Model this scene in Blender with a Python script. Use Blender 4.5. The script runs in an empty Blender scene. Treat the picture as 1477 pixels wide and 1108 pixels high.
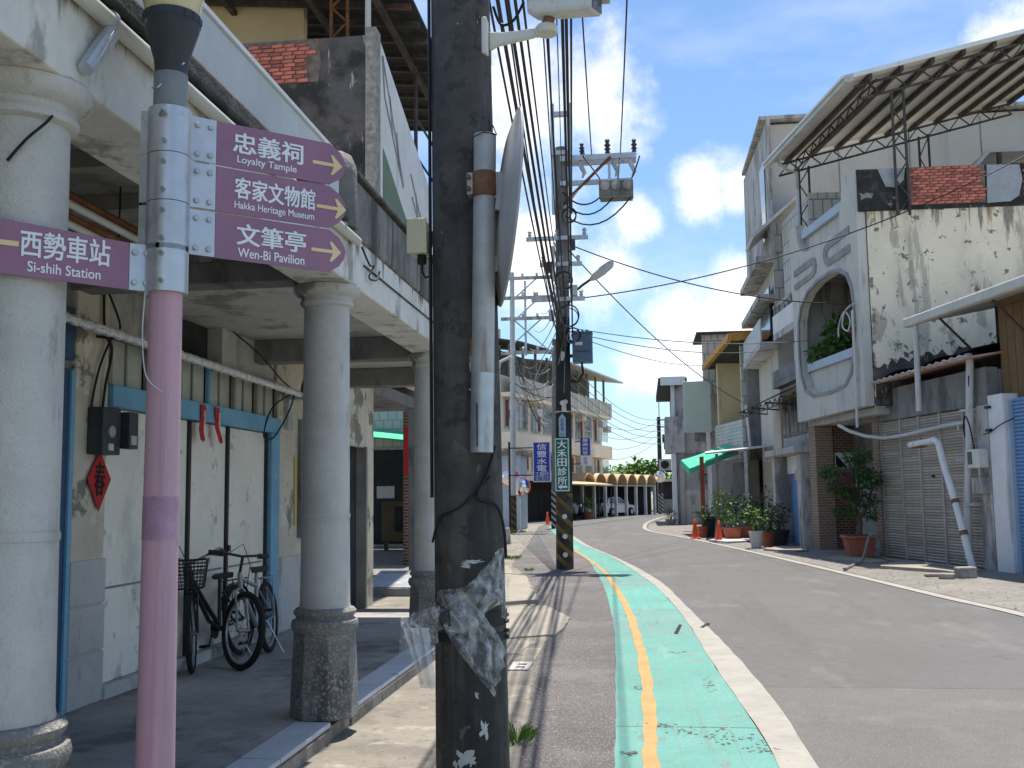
import bpy, bmesh, math, random
from mathutils import Vector, Matrix
random.seed(7)
scene = bpy.context.scene
COL = scene.collection
# ---------------------------------------------------------------- camera
cam_d = bpy.data.cameras.new('camera')
cam_d.sensor_width = 36.0
cam_d.lens = 36.0 * 1500.0 / 1477.0
cam_d.clip_start = 0.05
cam_d.clip_end = 2000.0
cam = bpy.data.objects.new('camera', cam_d)
COL.objects.link(cam)
cam.matrix_world = Matrix(((0.992036, 0.026241, 0.12319, 0), (0.125289, -0.105229, -0.986524, 0),
                           (-0.012924, 0.994102, -0.107679, 1.6), (0, 0, 0, 1)))
scene.camera = cam
# ---------------------------------------------------------------- light
SUN = Vector((0.035, 0.2, 1.0)).normalized()          # direction towards the sun
world = bpy.data.worlds.new('World'); scene.world = world; world.use_nodes = True
wn = world.node_tree.nodes; wl = world.node_tree.links
for n in list(wn): wn.remove(n)
w_out = wn.new('ShaderNodeOutputWorld'); w_bg = wn.new('ShaderNodeBackground')
sky = wn.new('ShaderNodeTexSky'); sky.sky_type = 'NISHITA'; sky.sun_disc = False
sky.sun_elevation = math.asin(SUN.z); sky.sun_rotation = math.atan2(SUN.x, SUN.y)
sky.air_density = 1.0; sky.dust_density = .5; sky.ozone_density = 2.0
w_bg.inputs['Strength'].default_value = 0.15
tc = wn.new('ShaderNodeTexCoord')
def wmath(op, a, b=None, c=None):
    n = wn.new('ShaderNodeMath'); n.operation = op
    for i, v in enumerate((a, b, c)):
        if v is None: continue
        if isinstance(v, (int, float)): n.inputs[i].default_value = v
        else: wl.new(v, n.inputs[i])
    return n.outputs[0]
def wnoise(scale, detail, rough=.55, stretch=(1, 1, 1)):
    mp = wn.new('ShaderNodeMapping'); mp.inputs['Scale'].default_value = stretch
    wl.new(tc.outputs['Generated'], mp.inputs['Vector'])
    n = wn.new('ShaderNodeTexNoise'); n.inputs['Scale'].default_value = scale
    n.inputs['Detail'].default_value = detail; n.inputs['Roughness'].default_value = rough
    wl.new(mp.outputs[0], n.inputs['Vector']); return n
warp = wnoise(9, 7, .6); fine = wnoise(22, 6, .62); big = wnoise(4.2, 5, .55, (1, 1, 2.6))
# cumulus puffs over the far end of the street (unit directions, angular radius)
PUFFS = [((-.098, .9246, .3681), .085), ((-.04, .9227, .372), .065), ((-.105, .938, .327), .085), ((-.02, .938, .347), .045),
         ((.06, .955, .275), .034), ((.095, .95, .278), .03), ((.0, .962, .255), .03), ((-.0327, .9743, .2227), .05), ((-.085, .9661, .235), .06),
         ((.099, .9759, .195), .035), ((.1, .9819, .15), .04), ((.0375, .9866, .15), .055), ((.02, .985, .12), .05),
         ((-.28, .93, .25), .1), ((.31, .88, .365), .04), ((.36, .92, .17), .09), ((-.5, .8, .35), .12), ((.6, .75, .3), .13),
         ((.8, -.2, .5), .2), ((-.8, -.3, .45), .2), ((.2, -.85, .4), .2), ((-.3, -.3, .9), .2), ((.75, .4, .5), .14), ((-.85, .35, .4), .16)]
mask = None
for d, r in PUFFS:
    vm = wn.new('ShaderNodeVectorMath'); vm.operation = 'DISTANCE'
    wl.new(tc.outputs['Generated'], vm.inputs[0]); vm.inputs[1].default_value = Vector(d).normalized()
    v = wmath('SUBTRACT', 1.0, wmath('DIVIDE', vm.outputs['Value'], r))
    mask = v if mask is None else wmath('MAXIMUM', mask, v)
mask = wmath('MAXIMUM', mask, -1.2)
m = wmath('ADD', wmath('MULTIPLY', mask, .8), wmath('MULTIPLY', wmath('SUBTRACT', warp.outputs['Fac'], .53), 2.3))
m = wmath('ADD', m, wmath('MULTIPLY', wmath('SUBTRACT', fine.outputs['Fac'], .5), 1.0))
mr = wn.new('ShaderNodeMapRange'); mr.interpolation_type = 'SMOOTHSTEP'
mr.inputs['From Min'].default_value = -.2; mr.inputs['From Max'].default_value = .85
wl.new(m, mr.inputs['Value'])
wis = wn.new('ShaderNodeMapRange'); wis.inputs['From Min'].default_value = .48; wis.inputs['From Max'].default_value = .8
wis.inputs['To Max'].default_value = .3
wl.new(big.outputs['Fac'], wis.inputs['Value'])
cm = wmath('MAXIMUM', wmath('MULTIPLY', mr.outputs[0], .93), wis.outputs[0])
mixc = wn.new('ShaderNodeMix'); mixc.data_type = 'RGBA'
wl.new(cm, mixc.inputs[0])
bright = wn.new('ShaderNodeMix'); bright.data_type = 'RGBA'; bright.blend_type = 'MULTIPLY'; bright.inputs[0].default_value = 1
wl.new(sky.outputs[0], bright.inputs[6]); bright.inputs[7].default_value = (.375, .43, .47, 1)
wl.new(bright.outputs[2], mixc.inputs[6])
mixc.inputs[7].default_value = (3.6, 3.5, 3.35, 1)
wl.new(mixc.outputs[2], w_bg.inputs['Color']); wl.new(w_bg.outputs[0], w_out.inputs['Surface'])
sun_d = bpy.data.lights.new('sun', 'SUN'); sun_d.energy = 2.8; sun_d.angle = math.radians(.53); sun_d.color = (1, .93, .83)
sun = bpy.data.objects.new('sun', sun_d); COL.objects.link(sun)
sun.rotation_euler = SUN.to_track_quat('Z', 'Y').to_euler()
scene.view_settings.view_transform = 'Standard'; scene.view_settings.look = 'None'
scene.view_settings.gamma = 1.0; scene.view_settings.use_curve_mapping = False
scene.view_settings.exposure = 1.47
scene.render.engine = 'CYCLES'
scene.cycles.use_denoising = True
scene.cycles.max_bounces = 8; scene.cycles.diffuse_bounces = 5; scene.cycles.transparent_max_bounces = 12
# ---------------------------------------------------------------- materials
MATS = {}
def mat(name, col, rough=.85, var=.12, scale=2.5, bump=.12, bscale=60, stains=(), metal=0.0, spec=.35, speck=None, alpha=1.0, stripes=None, bricks=None, trans=0.0, emit=None, grads=(), rand=None):
    """procedural surface: base colour, two noise octaves, shaped stains, speckles, fine relief"""
    if name in MATS: return MATS[name]
    m = bpy.data.materials.new(name); m.use_nodes = True
    N = m.node_tree.nodes; L = m.node_tree.links
    bs = N['Principled BSDF']
    bs.inputs['Roughness'].default_value = rough; bs.inputs['Metallic'].default_value = metal
    bs.inputs['Specular IOR Level'].default_value = spec
    t = N.new('ShaderNodeTexCoord'); co = t.outputs['Object']
    def noise(sc, det=6, stretch=None, rg=.6):
        n = N.new('ShaderNodeTexNoise'); n.inputs['Scale'].default_value = sc; n.inputs['Detail'].default_value = det
        n.inputs['Roughness'].default_value = rg
        if stretch:
            mp = N.new('ShaderNodeMapping'); mp.inputs['Scale'].default_value = stretch
            L.new(co, mp.inputs['Vector']); L.new(mp.outputs[0], n.inputs['Vector'])
        else: L.new(co, n.inputs['Vector'])
        return n.outputs['Fac']
    def ramp(fac, a, b, c0=0., c1=1.):
        r = N.new('ShaderNodeMapRange'); r.interpolation_type = 'SMOOTHSTEP'
        r.inputs['From Min'].default_value = a; r.inputs['From Max'].default_value = b
        r.inputs['To Min'].default_value = c0; r.inputs['To Max'].default_value = c1
        L.new(fac, r.inputs['Value']); return r.outputs[0]
    def mix(fac, a, b):
        x = N.new('ShaderNodeMix'); x.data_type = 'RGBA'
        if isinstance(fac, float): x.inputs[0].default_value = fac
        else: L.new(fac, x.inputs[0])
        for i, v in ((6, a), (7, b)):
            if isinstance(v, (tuple, list)): x.inputs[i].default_value = (v[0], v[1], v[2], 1)
            else: L.new(v, x.inputs[i])
        return x.outputs[2]
    dk = tuple(c * (1 - var) for c in col); lt = tuple(min(1, c * (1 + var)) for c in col)
    c = mix(ramp(noise(scale, 7), .3, .7), dk, lt)
    if bricks:
        bt = N.new('ShaderNodeTexBrick'); bt.inputs['Scale'].default_value = 1.0
        bt.inputs['Color1'].default_value = (*bricks[0], 1); bt.inputs['Color2'].default_value = (*bricks[1], 1); bt.inputs['Mortar'].default_value = (*bricks[2], 1)
        bt.inputs['Brick Width'].default_value = bricks[3]; bt.inputs['Row Height'].default_value = bricks[4]; bt.inputs['Mortar Size'].default_value = bricks[5]
        sp = N.new('ShaderNodeSeparateXYZ'); L.new(co, sp.inputs[0])
        ad = N.new('ShaderNodeMath'); ad.operation = 'ADD'; L.new(sp.outputs[0], ad.inputs[0]); L.new(sp.outputs[1], ad.inputs[1])
        cb = N.new('ShaderNodeCombineXYZ'); L.new(ad.outputs[0], cb.inputs[0]); L.new(sp.outputs[2], cb.inputs[1])
        L.new(cb.outputs[0], bt.inputs['Vector']); c = mix(.85, c, bt.outputs['Color'])
    if stripes:   # diagonal painted hazard bands: (colour, period, width, slope)
        sp = N.new('ShaderNodeSeparateXYZ'); L.new(co, sp.inputs[0])
        a1 = N.new('ShaderNodeMath'); a1.operation = 'MULTIPLY'; L.new(sp.outputs[0], a1.inputs[0]); a1.inputs[1].default_value = stripes[3]
        a2 = N.new('ShaderNodeMath'); a2.operation = 'ADD'; L.new(a1.outputs[0], a2.inputs[0]); L.new(sp.outputs[2], a2.inputs[1])
        a3 = N.new('ShaderNodeMath'); a3.operation = 'PINGPONG'; L.new(a2.outputs[0], a3.inputs[0]); a3.inputs[1].default_value = stripes[1]
        c = mix(ramp(a3.outputs[0], stripes[2] - .01, stripes[2] + .01), c, stripes[0])
    if rand:           # every object its own shade: (darkest colour, strength)
        oi = N.new('ShaderNodeObjectInfo'); c = mix(ramp(oi.outputs['Random'], 0., 1., 0., rand[1]), c, rand[0])
    K = lambda q: .5 + (q - .5) * .62
    for s in stains:   # (colour, scale, stretch, lo, hi, strength)
        c = mix(ramp(noise(s[1], 8, s[2], .65), K(s[3]), K(s[4]), 0., s[5]), c, s[0])
    for s in grads:    # dirt that thickens along one axis: (colour, axis, from, to, scale, stretch, lo, hi, strength)
        sp = N.new('ShaderNodeSeparateXYZ'); L.new(co, sp.inputs[0])
        r = N.new('ShaderNodeMapRange'); r.inputs['From Min'].default_value = s[2]; r.inputs['From Max'].default_value = s[3]
        r.inputs['To Min'].default_value = -.3; r.inputs['To Max'].default_value = 0.; L.new(sp.outputs[s[1]], r.inputs['Value'])
        ad = N.new('ShaderNodeMath'); ad.operation = 'ADD'; L.new(noise(s[4], 8, s[5], .65), ad.inputs[0]); L.new(r.outputs[0], ad.inputs[1])
        c = mix(ramp(ad.outputs[0], K(s[6]), K(s[7]), 0., s[8]), c, s[0])
    if speck:          # (colour, scale, lo, hi, strength)
        vo = noise(speck[1], 2, None, .5)
        c = mix(ramp(vo, K(speck[2]), K(speck[3]), 0., speck[4]), c, speck[0])
    hs = noise(11.3, 4)
    c2 = N.new('ShaderNodeMix'); c2.data_type = 'RGBA'; c2.blend_type = 'MULTIPLY'; c2.inputs[0].default_value = min(1., var * 2)
    L.new(c, c2.inputs[6]); g = N.new('ShaderNodeCombineColor')
    gv = ramp(hs, .25, .75, .72, 1.12)
    for i in range(3): L.new(gv, g.inputs[i])
    L.new(g.outputs[0], c2.inputs[7]); c = c2.outputs[2]
    L.new(c, bs.inputs['Base Color'])
    rr = ramp(noise(7., 4), .2, .8, max(.02, rough - .12), min(1, rough + .1)); L.new(rr, bs.inputs['Roughness'])
    if bump:
        b = N.new('ShaderNodeBump'); b.inputs['Strength'].default_value = bump; b.inputs['Distance'].default_value = .02
        L.new(noise(bscale, 5), b.inputs['Height']); L.new(b.outputs[0], bs.inputs['Normal'])
    if alpha < 1: bs.inputs['Alpha'].default_value = alpha
    if trans: bs.inputs['Transmission Weight'].default_value = trans
    if emit:
        bs.inputs['Emission Color'].default_value = (*emit[0], 1); bs.inputs['Emission Strength'].default_value = emit[1]
    MATS[name] = m; return m
V1 = (1, 1, .12)      # vertical streaks
BLK = (.02, .02, .02)
# ---------------------------------------------------------------- mesh helpers
class MB:
    def __init__(s, M=None): s.v = []; s.f = []; s.M = M
    def add(s, vs, fs):
        b = len(s.v)
        s.v += [s.M(*p) if s.M else tuple(p) for p in vs]; s.f += [tuple(b + i for i in f) for f in fs]
        return s
    def box(s, x0, x1, y0, y1, z0, z1):
        return s.add([(x, y, z) for z in (z0, z1) for y in (y0, y1) for x in (x0, x1)],
                     [(0, 2, 3, 1), (4, 5, 7, 6), (0, 1, 5, 4), (2, 6, 7, 3), (0, 4, 6, 2), (1, 3, 7, 5)])
    def quad(s, *p): return s.add(p, [tuple(range(len(p)))])
    def prism(s, pts, vec):
        n = len(pts); v = Vector(vec)
        vs = [tuple(p) for p in pts] + [tuple(Vector(p) + v) for p in pts]
        return s.add(vs, [tuple(range(n)), tuple(range(2 * n - 1, n - 1, -1))] + [(i, (i + 1) % n, n + (i + 1) % n, n + i) for i in range(n)])
    def tube(s, path, r, n=8, caps=True, sx=1.0):
        P = [Vector(p) for p in path]; k = len(P); rs = r if isinstance(r, (list, tuple)) else [r] * k
        vs = []; fs = []; up = None
        for i in range(k):
            t = (P[min(i + 1, k - 1)] - P[max(i - 1, 0)])
            t = t.normalized() if t.length > 1e-9 else Vector((0, 0, 1))
            if up is None: up = Vector((0, 0, 1)) if abs(t.z) < .9 else Vector((1, 0, 0))
            a = up - t * up.dot(t)
            if a.length < 1e-6: a = Vector((1, 0, 0)) - t * t.x
            a.normalize(); up = a; b = t.cross(a)
            for j in range(n):
                th = 2 * math.pi * j / n
                vs.append(tuple(P[i] + (a * math.cos(th) + b * math.sin(th) * sx) * rs[i]))
        for i in range(k - 1):
            for j in range(n): fs.append((i * n + j, i * n + (j + 1) % n, (i + 1) * n + (j + 1) % n, (i + 1) * n + j))
        if caps: fs += [tuple(range(n))[::-1], tuple((k - 1) * n + j for j in range(n))]
        return s.add(vs, fs)
    def lathe(s, prof, c=(0, 0, 0), n=24, axis='z', caps=True):
        vs = []; fs = []
        for r, z in prof:
            for j in range(n):
                th = 2 * math.pi * (j + .5) / n; p = (r * math.cos(th), r * math.sin(th), z)
                if axis == 'y': p = (p[0], p[2], p[1])
                if axis == 'x': p = (p[2], p[0], p[1])
                vs.append((c[0] + p[0], c[1] + p[1], c[2] + p[2]))
        k = len(prof)
        for i in range(k - 1):
            for j in range(n): fs.append((i * n + j, i * n + (j + 1) % n, (i + 1) * n + (j + 1) % n, (i + 1) * n + j))
        if caps: fs += [tuple(range(n))[::-1], tuple((k - 1) * n + j for j in range(n))]
        return s.add(vs, fs)
    def torus(s, c, R, r, ax=(0, 1, 0), n=32, m=8):
        A = Vector(ax).normalized(); e = A.orthogonal().normalized(); g = A.cross(e)
        return s.tube_closed([Vector(c) + (e * math.cos(2 * math.pi * i / n) + g * math.sin(2 * math.pi * i / n)) * R for i in range(n)], r, A, m)
    def tube_closed(s, P, r, A, m=8):
        n = len(P); vs = []; fs = []; c = sum(P, Vector()) / n
        for p in P:
            o = (p - c).normalized()
            for j in range(m):
                th = 2 * math.pi * j / m; vs.append(tuple(p + (o * math.cos(th) + A * math.sin(th)) * r))
        for i in range(n):
            for j in range(m): fs.append((i * m + j, i * m + (j + 1) % m, ((i + 1) % n) * m + (j + 1) % m, ((i + 1) % n) * m + j))
        return s.add(vs, fs)
    def sheet(s, f, nu, nv):
        vs = [f(i / nu, j / nv) for i in range(nu + 1) for j in range(nv + 1)]
        return s.add(vs, [(i * (nv + 1) + j, (i + 1) * (nv + 1) + j, (i + 1) * (nv + 1) + j + 1, i * (nv + 1) + j + 1) for i in range(nu) for j in range(nv)])
    def build(s, name, m, parent=None, smooth=False, bevel=0, off=None, solid=0):
        me = bpy.data.meshes.new(name)
        o3 = Vector(off) if off is not None else (ROOTLOC.get(parent.name, Vector()) if parent else Vector())
        me.from_pydata([tuple(Vector(p) - o3) for p in s.v], [], s.f)
        bm = bmesh.new(); bm.from_mesh(me); bmesh.ops.recalc_face_normals(bm, faces=bm.faces); bm.to_mesh(me); bm.free()
        o = bpy.data.objects.new(name, me); COL.objects.link(o)
        if m: me.materials.append(MATS[m] if isinstance(m, str) else m)
        if parent:
            o.parent = parent; ROOTLOC[o.name] = o3
        elif off is not None:
            o.location = o3; ROOTLOC[o.name] = o3
        if smooth:
            for p in me.polygons: p.use_smooth = True
            md = o.modifiers.new('edges', 'EDGE_SPLIT'); md.split_angle = math.radians(38)
        if bevel:
            md = o.modifiers.new('bevel', 'BEVEL'); md.width = bevel; md.segments = 2; md.limit_method = 'ANGLE'
        if solid:
            md = o.modifiers.new('solid', 'SOLIDIFY'); md.thickness = solid; md.offset = 0
        return o
ROOTLOC = {}
def tag(o, label=None, cat=None, group=None, kind=None):
    if label: o['label'] = label
    if cat: o['category'] = cat
    if group: o['group'] = group
    if kind: o['kind'] = kind
    return o
def thing(name, label, cat, loc=(0, 0, 0), group=None, rotz=0):
    o = bpy.data.objects.new(name, None); COL.objects.link(o); o.empty_display_size = .2
    o.location = loc; o.rotation_euler = (0, 0, rotz)
    ROOTLOC[o.name] = Vector(loc) if not rotz else Vector()
    return tag(o, label, cat, group)
def struct(name, mb, m, **k):
    o = mb.build(name, m, **k); o['kind'] = 'structure'; return o
def inst(src, name, parent, loc, rot=None, scale=None):
    o = bpy.data.objects.new(name, src.data); COL.objects.link(o); o.parent = parent; o.location = loc
    if rot: o.rotation_euler = rot
    if scale: o.scale = scale
    for md in src.modifiers:
        if md.type == 'BEVEL':
            q = o.modifiers.new('bevel', 'BEVEL'); q.width = md.width; q.segments = md.segments; q.limit_method = 'ANGLE'
    return o
def frame(O, ux, uy):
    O = Vector(O); ux = Vector(ux).normalized(); uy = Vector(uy).normalized()
    return lambda a, b, z: tuple(O + ux * a + uy * b + Vector((0, 0, z)))
def curve_mesh(c):
    o = bpy.data.objects.new('tmp', c); COL.objects.link(o)
    dg = bpy.context.evaluated_depsgraph_get(); me = bpy.data.meshes.new_from_object(o.evaluated_get(dg))
    bpy.data.objects.remove(o); return me
def plate(name, outer, holes, t, M, m, parent=None, closed=True, bevel=0):
    """flat plate with holes: outlines (a, z) in a frame M(a, b, z), thickness t going to +b"""
    c = bpy.data.curves.new('tmp', 'CURVE'); c.dimensions = '2D'; c.fill_mode = 'BOTH'; c.extrude = t / 2
    for poly in [outer] + list(holes):
        sp = c.splines.new('POLY'); sp.points.add(len(poly) - 1)
        for p, q in zip(sp.points, poly): p.co = (q[0], q[1], 0, 1)
        sp.use_cyclic_u = True
    me = curve_mesh(c); bpy.data.curves.remove(c)
    mb = MB(M); mb.add([(v.co.x, v.co.z + t / 2, v.co.y) for v in me.vertices], [tuple(p.vertices) for p in me.polygons])
    bpy.data.meshes.remove(me)
    o = mb.build(name, m, parent, bevel=bevel)
    bm = bmesh.new(); bm.from_mesh(o.data); bmesh.ops.remove_doubles(bm, verts=bm.verts, dist=1e-4); bmesh.ops.recalc_face_normals(bm, faces=bm.faces); bm.to_mesh(o.data); bm.free()
    return o
def lettering(txt, M, m, parent, w=None, h=None, bold=0.0, a0=0, z0=0, vertical=False, depth=.002, name='lettering', space=1.0):
    """text as a thin mesh, centred on (a0, z0) of frame M, fitted to width w and height h"""
    c = bpy.data.curves.new('tmp', 'FONT'); c.body = '\n'.join(txt) if vertical else txt
    c.align_x = 'CENTER'; c.size = 1; c.offset = 0; c.extrude = .001; c.space_character = space
    c.resolution_u = 4; c.space_line = .95
    me = curve_mesh(c); bpy.data.curves.remove(c)
    xs = [v.co.x for v in me.vertices]; ys = [v.co.y for v in me.vertices]
    if not xs: return None
    cx, cy = (min(xs) + max(xs)) / 2, (min(ys) + max(ys)) / 2; W = max(xs) - min(xs); H = max(ys) - min(ys)
    sx = w / W if w else h / H; sy = h / H if h else w / W
    mb = MB(M)
    for k, (ox, oy) in enumerate([(0, 0)] + ([(bold, bold * .6), (-bold, -bold * .6), (bold, -bold * .6), (-bold, bold * .6)] if bold else [])):   # heavier strokes: the outline laid five times
        mb.add([(a0 + (v.co.x - cx + ox) * sx, -depth - .00012 * k if v.co.z > 0 else 0, z0 + (v.co.y - cy + oy) * sy) for v in me.vertices], [tuple(p.vertices) for p in me.polygons])
    bpy.data.meshes.remove(me)
    return mb.build(name, m, parent)
def arc(cx, cy, r, a0, a1, n):
    return [(cx + r * math.cos(math.radians(a0 + (a1 - a0) * i / n)), cy + r * math.sin(math.radians(a0 + (a1 - a0) * i / n))) for i in range(n + 1)]
def lerp(a, b, t): return a + (b - a) * t
def sm(pts, k=6):
    P = [Vector(p) for p in pts]; out = []
    for i in range(len(P) - 1):
        p0, p1, p2, p3 = P[max(i - 1, 0)], P[i], P[i + 1], P[min(i + 2, len(P) - 1)]
        for j in range(k):
            t = j / k; out.append(tuple(.5 * ((2 * p1) + (p2 - p0) * t + (2 * p0 - 5 * p1 + 4 * p2 - p3) * t * t + (3 * p1 - p0 - 3 * p2 + p3) * t ** 3)))
    return out + [tuple(P[-1])]
def interp(tab, y):
    if y <= tab[0][0]: return tab[0][1]
    for (y0, x0), (y1, x1) in zip(tab, tab[1:]):
        if y <= y1: return lerp(x0, x1, (y - y0) / (y1 - y0))
    return tab[-1][1]
def smooth_tab(pts, ys):
    """catmull-rom through (y, x) points sampled at ys"""
    out = []
    for y in ys:
        i = 0
        while i < len(pts) - 2 and y > pts[i + 1][0]: i += 1
        p0 = pts[max(i - 1, 0)]; p1 = pts[i]; p2 = pts[i + 1]; p3 = pts[min(i + 2, len(pts) - 1)]
        t = max(0, min(1, (y - p1[0]) / (p2[0] - p1[0]))); d = p2[0] - p1[0]
        m1 = (p2[1] - p0[1]) / max(p2[0] - p0[0], 1e-6) * d; m2 = (p3[1] - p1[1]) / max(p3[0] - p1[0], 1e-6) * d
        out.append(((2 * t**3 - 3 * t**2 + 1) * p1[1] + (t**3 - 2 * t**2 + t) * m1 + (-2 * t**3 + 3 * t**2) * p2[1] + (t**3 - t**2) * m2))
    return out
ZW = lambda a, b, z: (a, b, z)
# ---------------------------------------------------------------- palette
GRIME = [((.03, .03, .028), 1.3, (1, 1, .35), .52, .72, .7)]
mat('asphalt', (0.118, 0.115, 0.112), .9, .06, .35, .35, 160, [((.1, .097, .094), .45, (1.6, .12, 1), .5, .68, .7), ((.085, .082, .08), 3.0, (1, .6, 1), .66, .74, .5), ((.2, .195, .19), .9, (1, .4, 1), .55, .8, .4)], speck=((.28, .27, .26), 95, .62, .8, .35))
mat('asphalt_coarse', (0.146, 0.140, 0.133), .93, .08, .5, .7, 95, [((.2, .192, .183), 1.1, None, .5, .75, .5), ((.14, .135, .13), .6, (1, .3, 1), .58, .7, .6)], speck=((.36, .35, .33), 60, .66, .8, .5))
mat('asphalt_shoulder', (0.115, 0.105, 0.104), .93, .12, .8, .8, 80, [((.18, .17, .165), .7, None, .5, .75, .6), ((.22, .205, .185), 6, None, .66, .75, .5)], speck=((.36, .34, .33), 70, .6, .75, .7))
mat('pavement', (0.218, 0.199, 0.166), .93, .15, .8, .5, 45, [((.15, .138, .12), 1.7, None, .52, .66, .8), ((.38, .35, .3), 3.1, None, .58, .75, .7), ((.12, .11, .1), 7, None, .64, .74, .6)], speck=((.25, .23, .2), 120, .58, .7, .5))
mat('pavement_slab', (0.292, 0.263, 0.216), .92, .1, 1.2, .35, 60, [((.26, .24, .21), 2.2, None, .56, .7, .6)], speck=((.3, .28, .25), 90, .6, .72, .5))
mat('verge', (.215, .2, .18), .93, .15, .7, .45, 45, [((.13, .122, .11), 1.4, None, .5, .7, .7), ((.29, .27, .24), 2.6, None, .56, .75, .6), ((.08, .075, .07), 6, None, .64, .74, .6)], speck=((.14, .13, .12), 110, .6, .72, .5))
mat('earth', (.2, .19, .13), 1, .25, .2, .4, 8)
mat('arcade_floor', (0.300, 0.285, 0.265), .8, .2, .9, .25, 30, [((.1, .1, .105), 1.3, None, .5, .7, .7), ((.3, .3, .3), 4, None, .6, .72, .5)])
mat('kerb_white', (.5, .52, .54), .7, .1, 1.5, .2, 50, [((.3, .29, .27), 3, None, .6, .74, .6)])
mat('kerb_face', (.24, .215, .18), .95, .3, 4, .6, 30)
for i, c in enumerate([(0.115, 0.282, 0.245), (0.103, 0.286, 0.245), (0.133, 0.263, 0.237), (0.106, 0.310, 0.265), (0.140, 0.246, 0.230), (0.112, 0.278, 0.241)]):
    mat('lane_green_%d' % i, c, .85, .07, .9, .3, 120, [((.2, .215, .205), 1.9, (.8, 2.2, 1), .66, .72, .8), ((.17, .19, .18), 5.5, (1, .4, 1), .66, .74, .7), ((.13, .22, .2), .8, (4, .12, 1), .55, .75, .6), ((.14, .28, .25), 3.4, (1, .2, 1), .56, .8, .5), ((.26, .4, .365), 1.3, (1.5, .2, 1), .56, .75, .4)], speck=((.28, .36, .33), 70, .68, .78, .6))
mat('line_yellow', (0.400, 0.252, 0.100), .8, .1, 3, .3, 120, [((.3, .25, .15), 9, None, .64, .74, .8)])
mat('line_white', (0.315, 0.297, 0.263), .8, .1, 3, .3, 120, [((.3, .285, .265), 6, None, .6, .72, .8), ((.25, .24, .23), 18, None, .66, .74, .7)])
# plaster, concrete and stone of the houses
mat('column_stone', (0.585, 0.566, 0.534), .9, .1, 2, .5, 110, [((.3, .285, .26), 1.6, (1, 1, .3), .55, .75, .6), ((.18, .17, .16), 3.5, (1, 1, .35), .64, .76, .6), ((.72, .72, .71), 1.5, (1, 1, .6), .55, .8, .5)], speck=((.42, .41, .39), 95, .64, .78, .4), grads=[((.14, .133, .122), 2, 1.7, .7, 3.2, (1, 1, .6), .48, .66, .75), ((.11, .105, .1), 2, 2.2, 3.0, 3, (1.6, 1.6, .22), .46, .64, .75)])
mat('column_base', (.24, .235, .22), .95, .25, 3, .9, 60, [((.05, .05, .045), 2.5, (1, 1, .5), .5, .7, .7)], speck=((.42, .4, .36), 55, .58, .68, .7))
mat('beam_white', (0.702, 0.682, 0.635), .85, .12, 1.4, .25, 35, [((.22, .2, .175), 2.4, (1, 1, .5), .55, .72, .7), ((.1, .095, .09), 5, V1, .62, .76, .5)], grads=[((.07, .065, .06), 2, 3.12, 3.5, 4, (2.2, 2.2, .2), .42, .6, .85)])
mat('soffit', (.5, .385, .35), .9, .15, 1.1, .25, 25, [((.2, .18, .15), 1.6, None, .54, .74, .6)])
mat('cornice_dark', (.07, .068, .065), .95, .4, 5, .7, 40, [((.22, .21, .2), 7, None, .6, .75, .5)])
mat('parapet_pale', (0.607, 0.627, 0.638), .8, .08, 1.5, .1, 60, [((.48, .52, .56), 3, None, .58, .8, .4)], grads=[((.3, .31, .31), 2, 3.75, 3.57, 5, None, .52, .7, .5)])
mat('parapet_grime', (.2, .195, .185), .95, .3, 2, .6, 30, [((.05, .05, .045), 2, V1, .46, .66, .85), ((.4, .39, .36), 4, V1, .62, .75, .6)])
mat('blackened', (0.110, 0.097, 0.094), .95, .3, 1.6, .5, 25, [((.03, .028, .027), 1.2, None, .48, .66, .8), ((.45, .44, .42), 3.4, (2, 2, .35), .66, .72, .85), ((.17, .13, .12), 2.2, None, .55, .75, .6)])
mat('plaster_light', (0.748, 0.726, 0.693), .88, .07, 1.3, .2, 40, [((.5, .5, .48), 2.5, V1, .58, .8, .5)])
mat('pebble', (.36, .33, .29), .95, .3, 9, 1, 45)
mat('brick_red', (0.648, 0.211, 0.154), .9, .35, 5, .5, 40, [((.16, .06, .05), 3, None, .55, .75, .6), ((.5, .3, .25), 5, None, .62, .8, .5)], rand=((.2, .075, .06), .75))
mat('mortar', (.2, .15, .13), .95, .3, 8, .5, 60)
mat('plaster_cream', (0.568, 0.510, 0.408), .9, .1, 1.2, .3, 30, [((.16, .14, .12), 1.9, None, .6, .66, .85), ((.38, .31, .2), 1.1, None, .5, .75, .6), ((.62, .6, .56), 4, None, .64, .68, .8)])
mat('plaster_peel', (0.850, 0.746, 0.571), .92, .06, .9, .35, 20, [((.5, .43, .33), 1.1, (1, 1, .4), .5, .8, .6), ((.3, .26, .2), 1.35, (1.2, 1.2, .5), .62, .7, .6), ((.1, .095, .085), 4.2, None, .665, .7, .85), ((.33, .3, .25), 2.3, V1, .62, .72, .6)], grads=[((.17, .14, .105), 0, .8, -.75, 3.2, (1, 1, .6), .46, .56, .85), ((.09, .08, .07), 2, 6.2, 8.4, 3.0, (1.6, 1.6, .13), .5, .62, .75), ((.06, .055, .05), 2, 6.0, 4.5, 2.6, None, .5, .56, .9), ((.35, .2, .08), 2, 6.5, 8.4, 2.1, (2.4, 2.4, .08), .6, .7, .7)])
mat('concrete_grey', (0.476, 0.455, 0.435), .92, .12, 1, .35, 30, [((.12, .12, .12), 1.6, (1, 1, .35), .52, .72, .7), ((.36, .36, .36), 2.5, None, .6, .78, .5)], grads=[((.1, .098, .092), 2, 5, 7.6, 2.2, (1.4, 1.4, .15), .5, .66, .6)])
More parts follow.
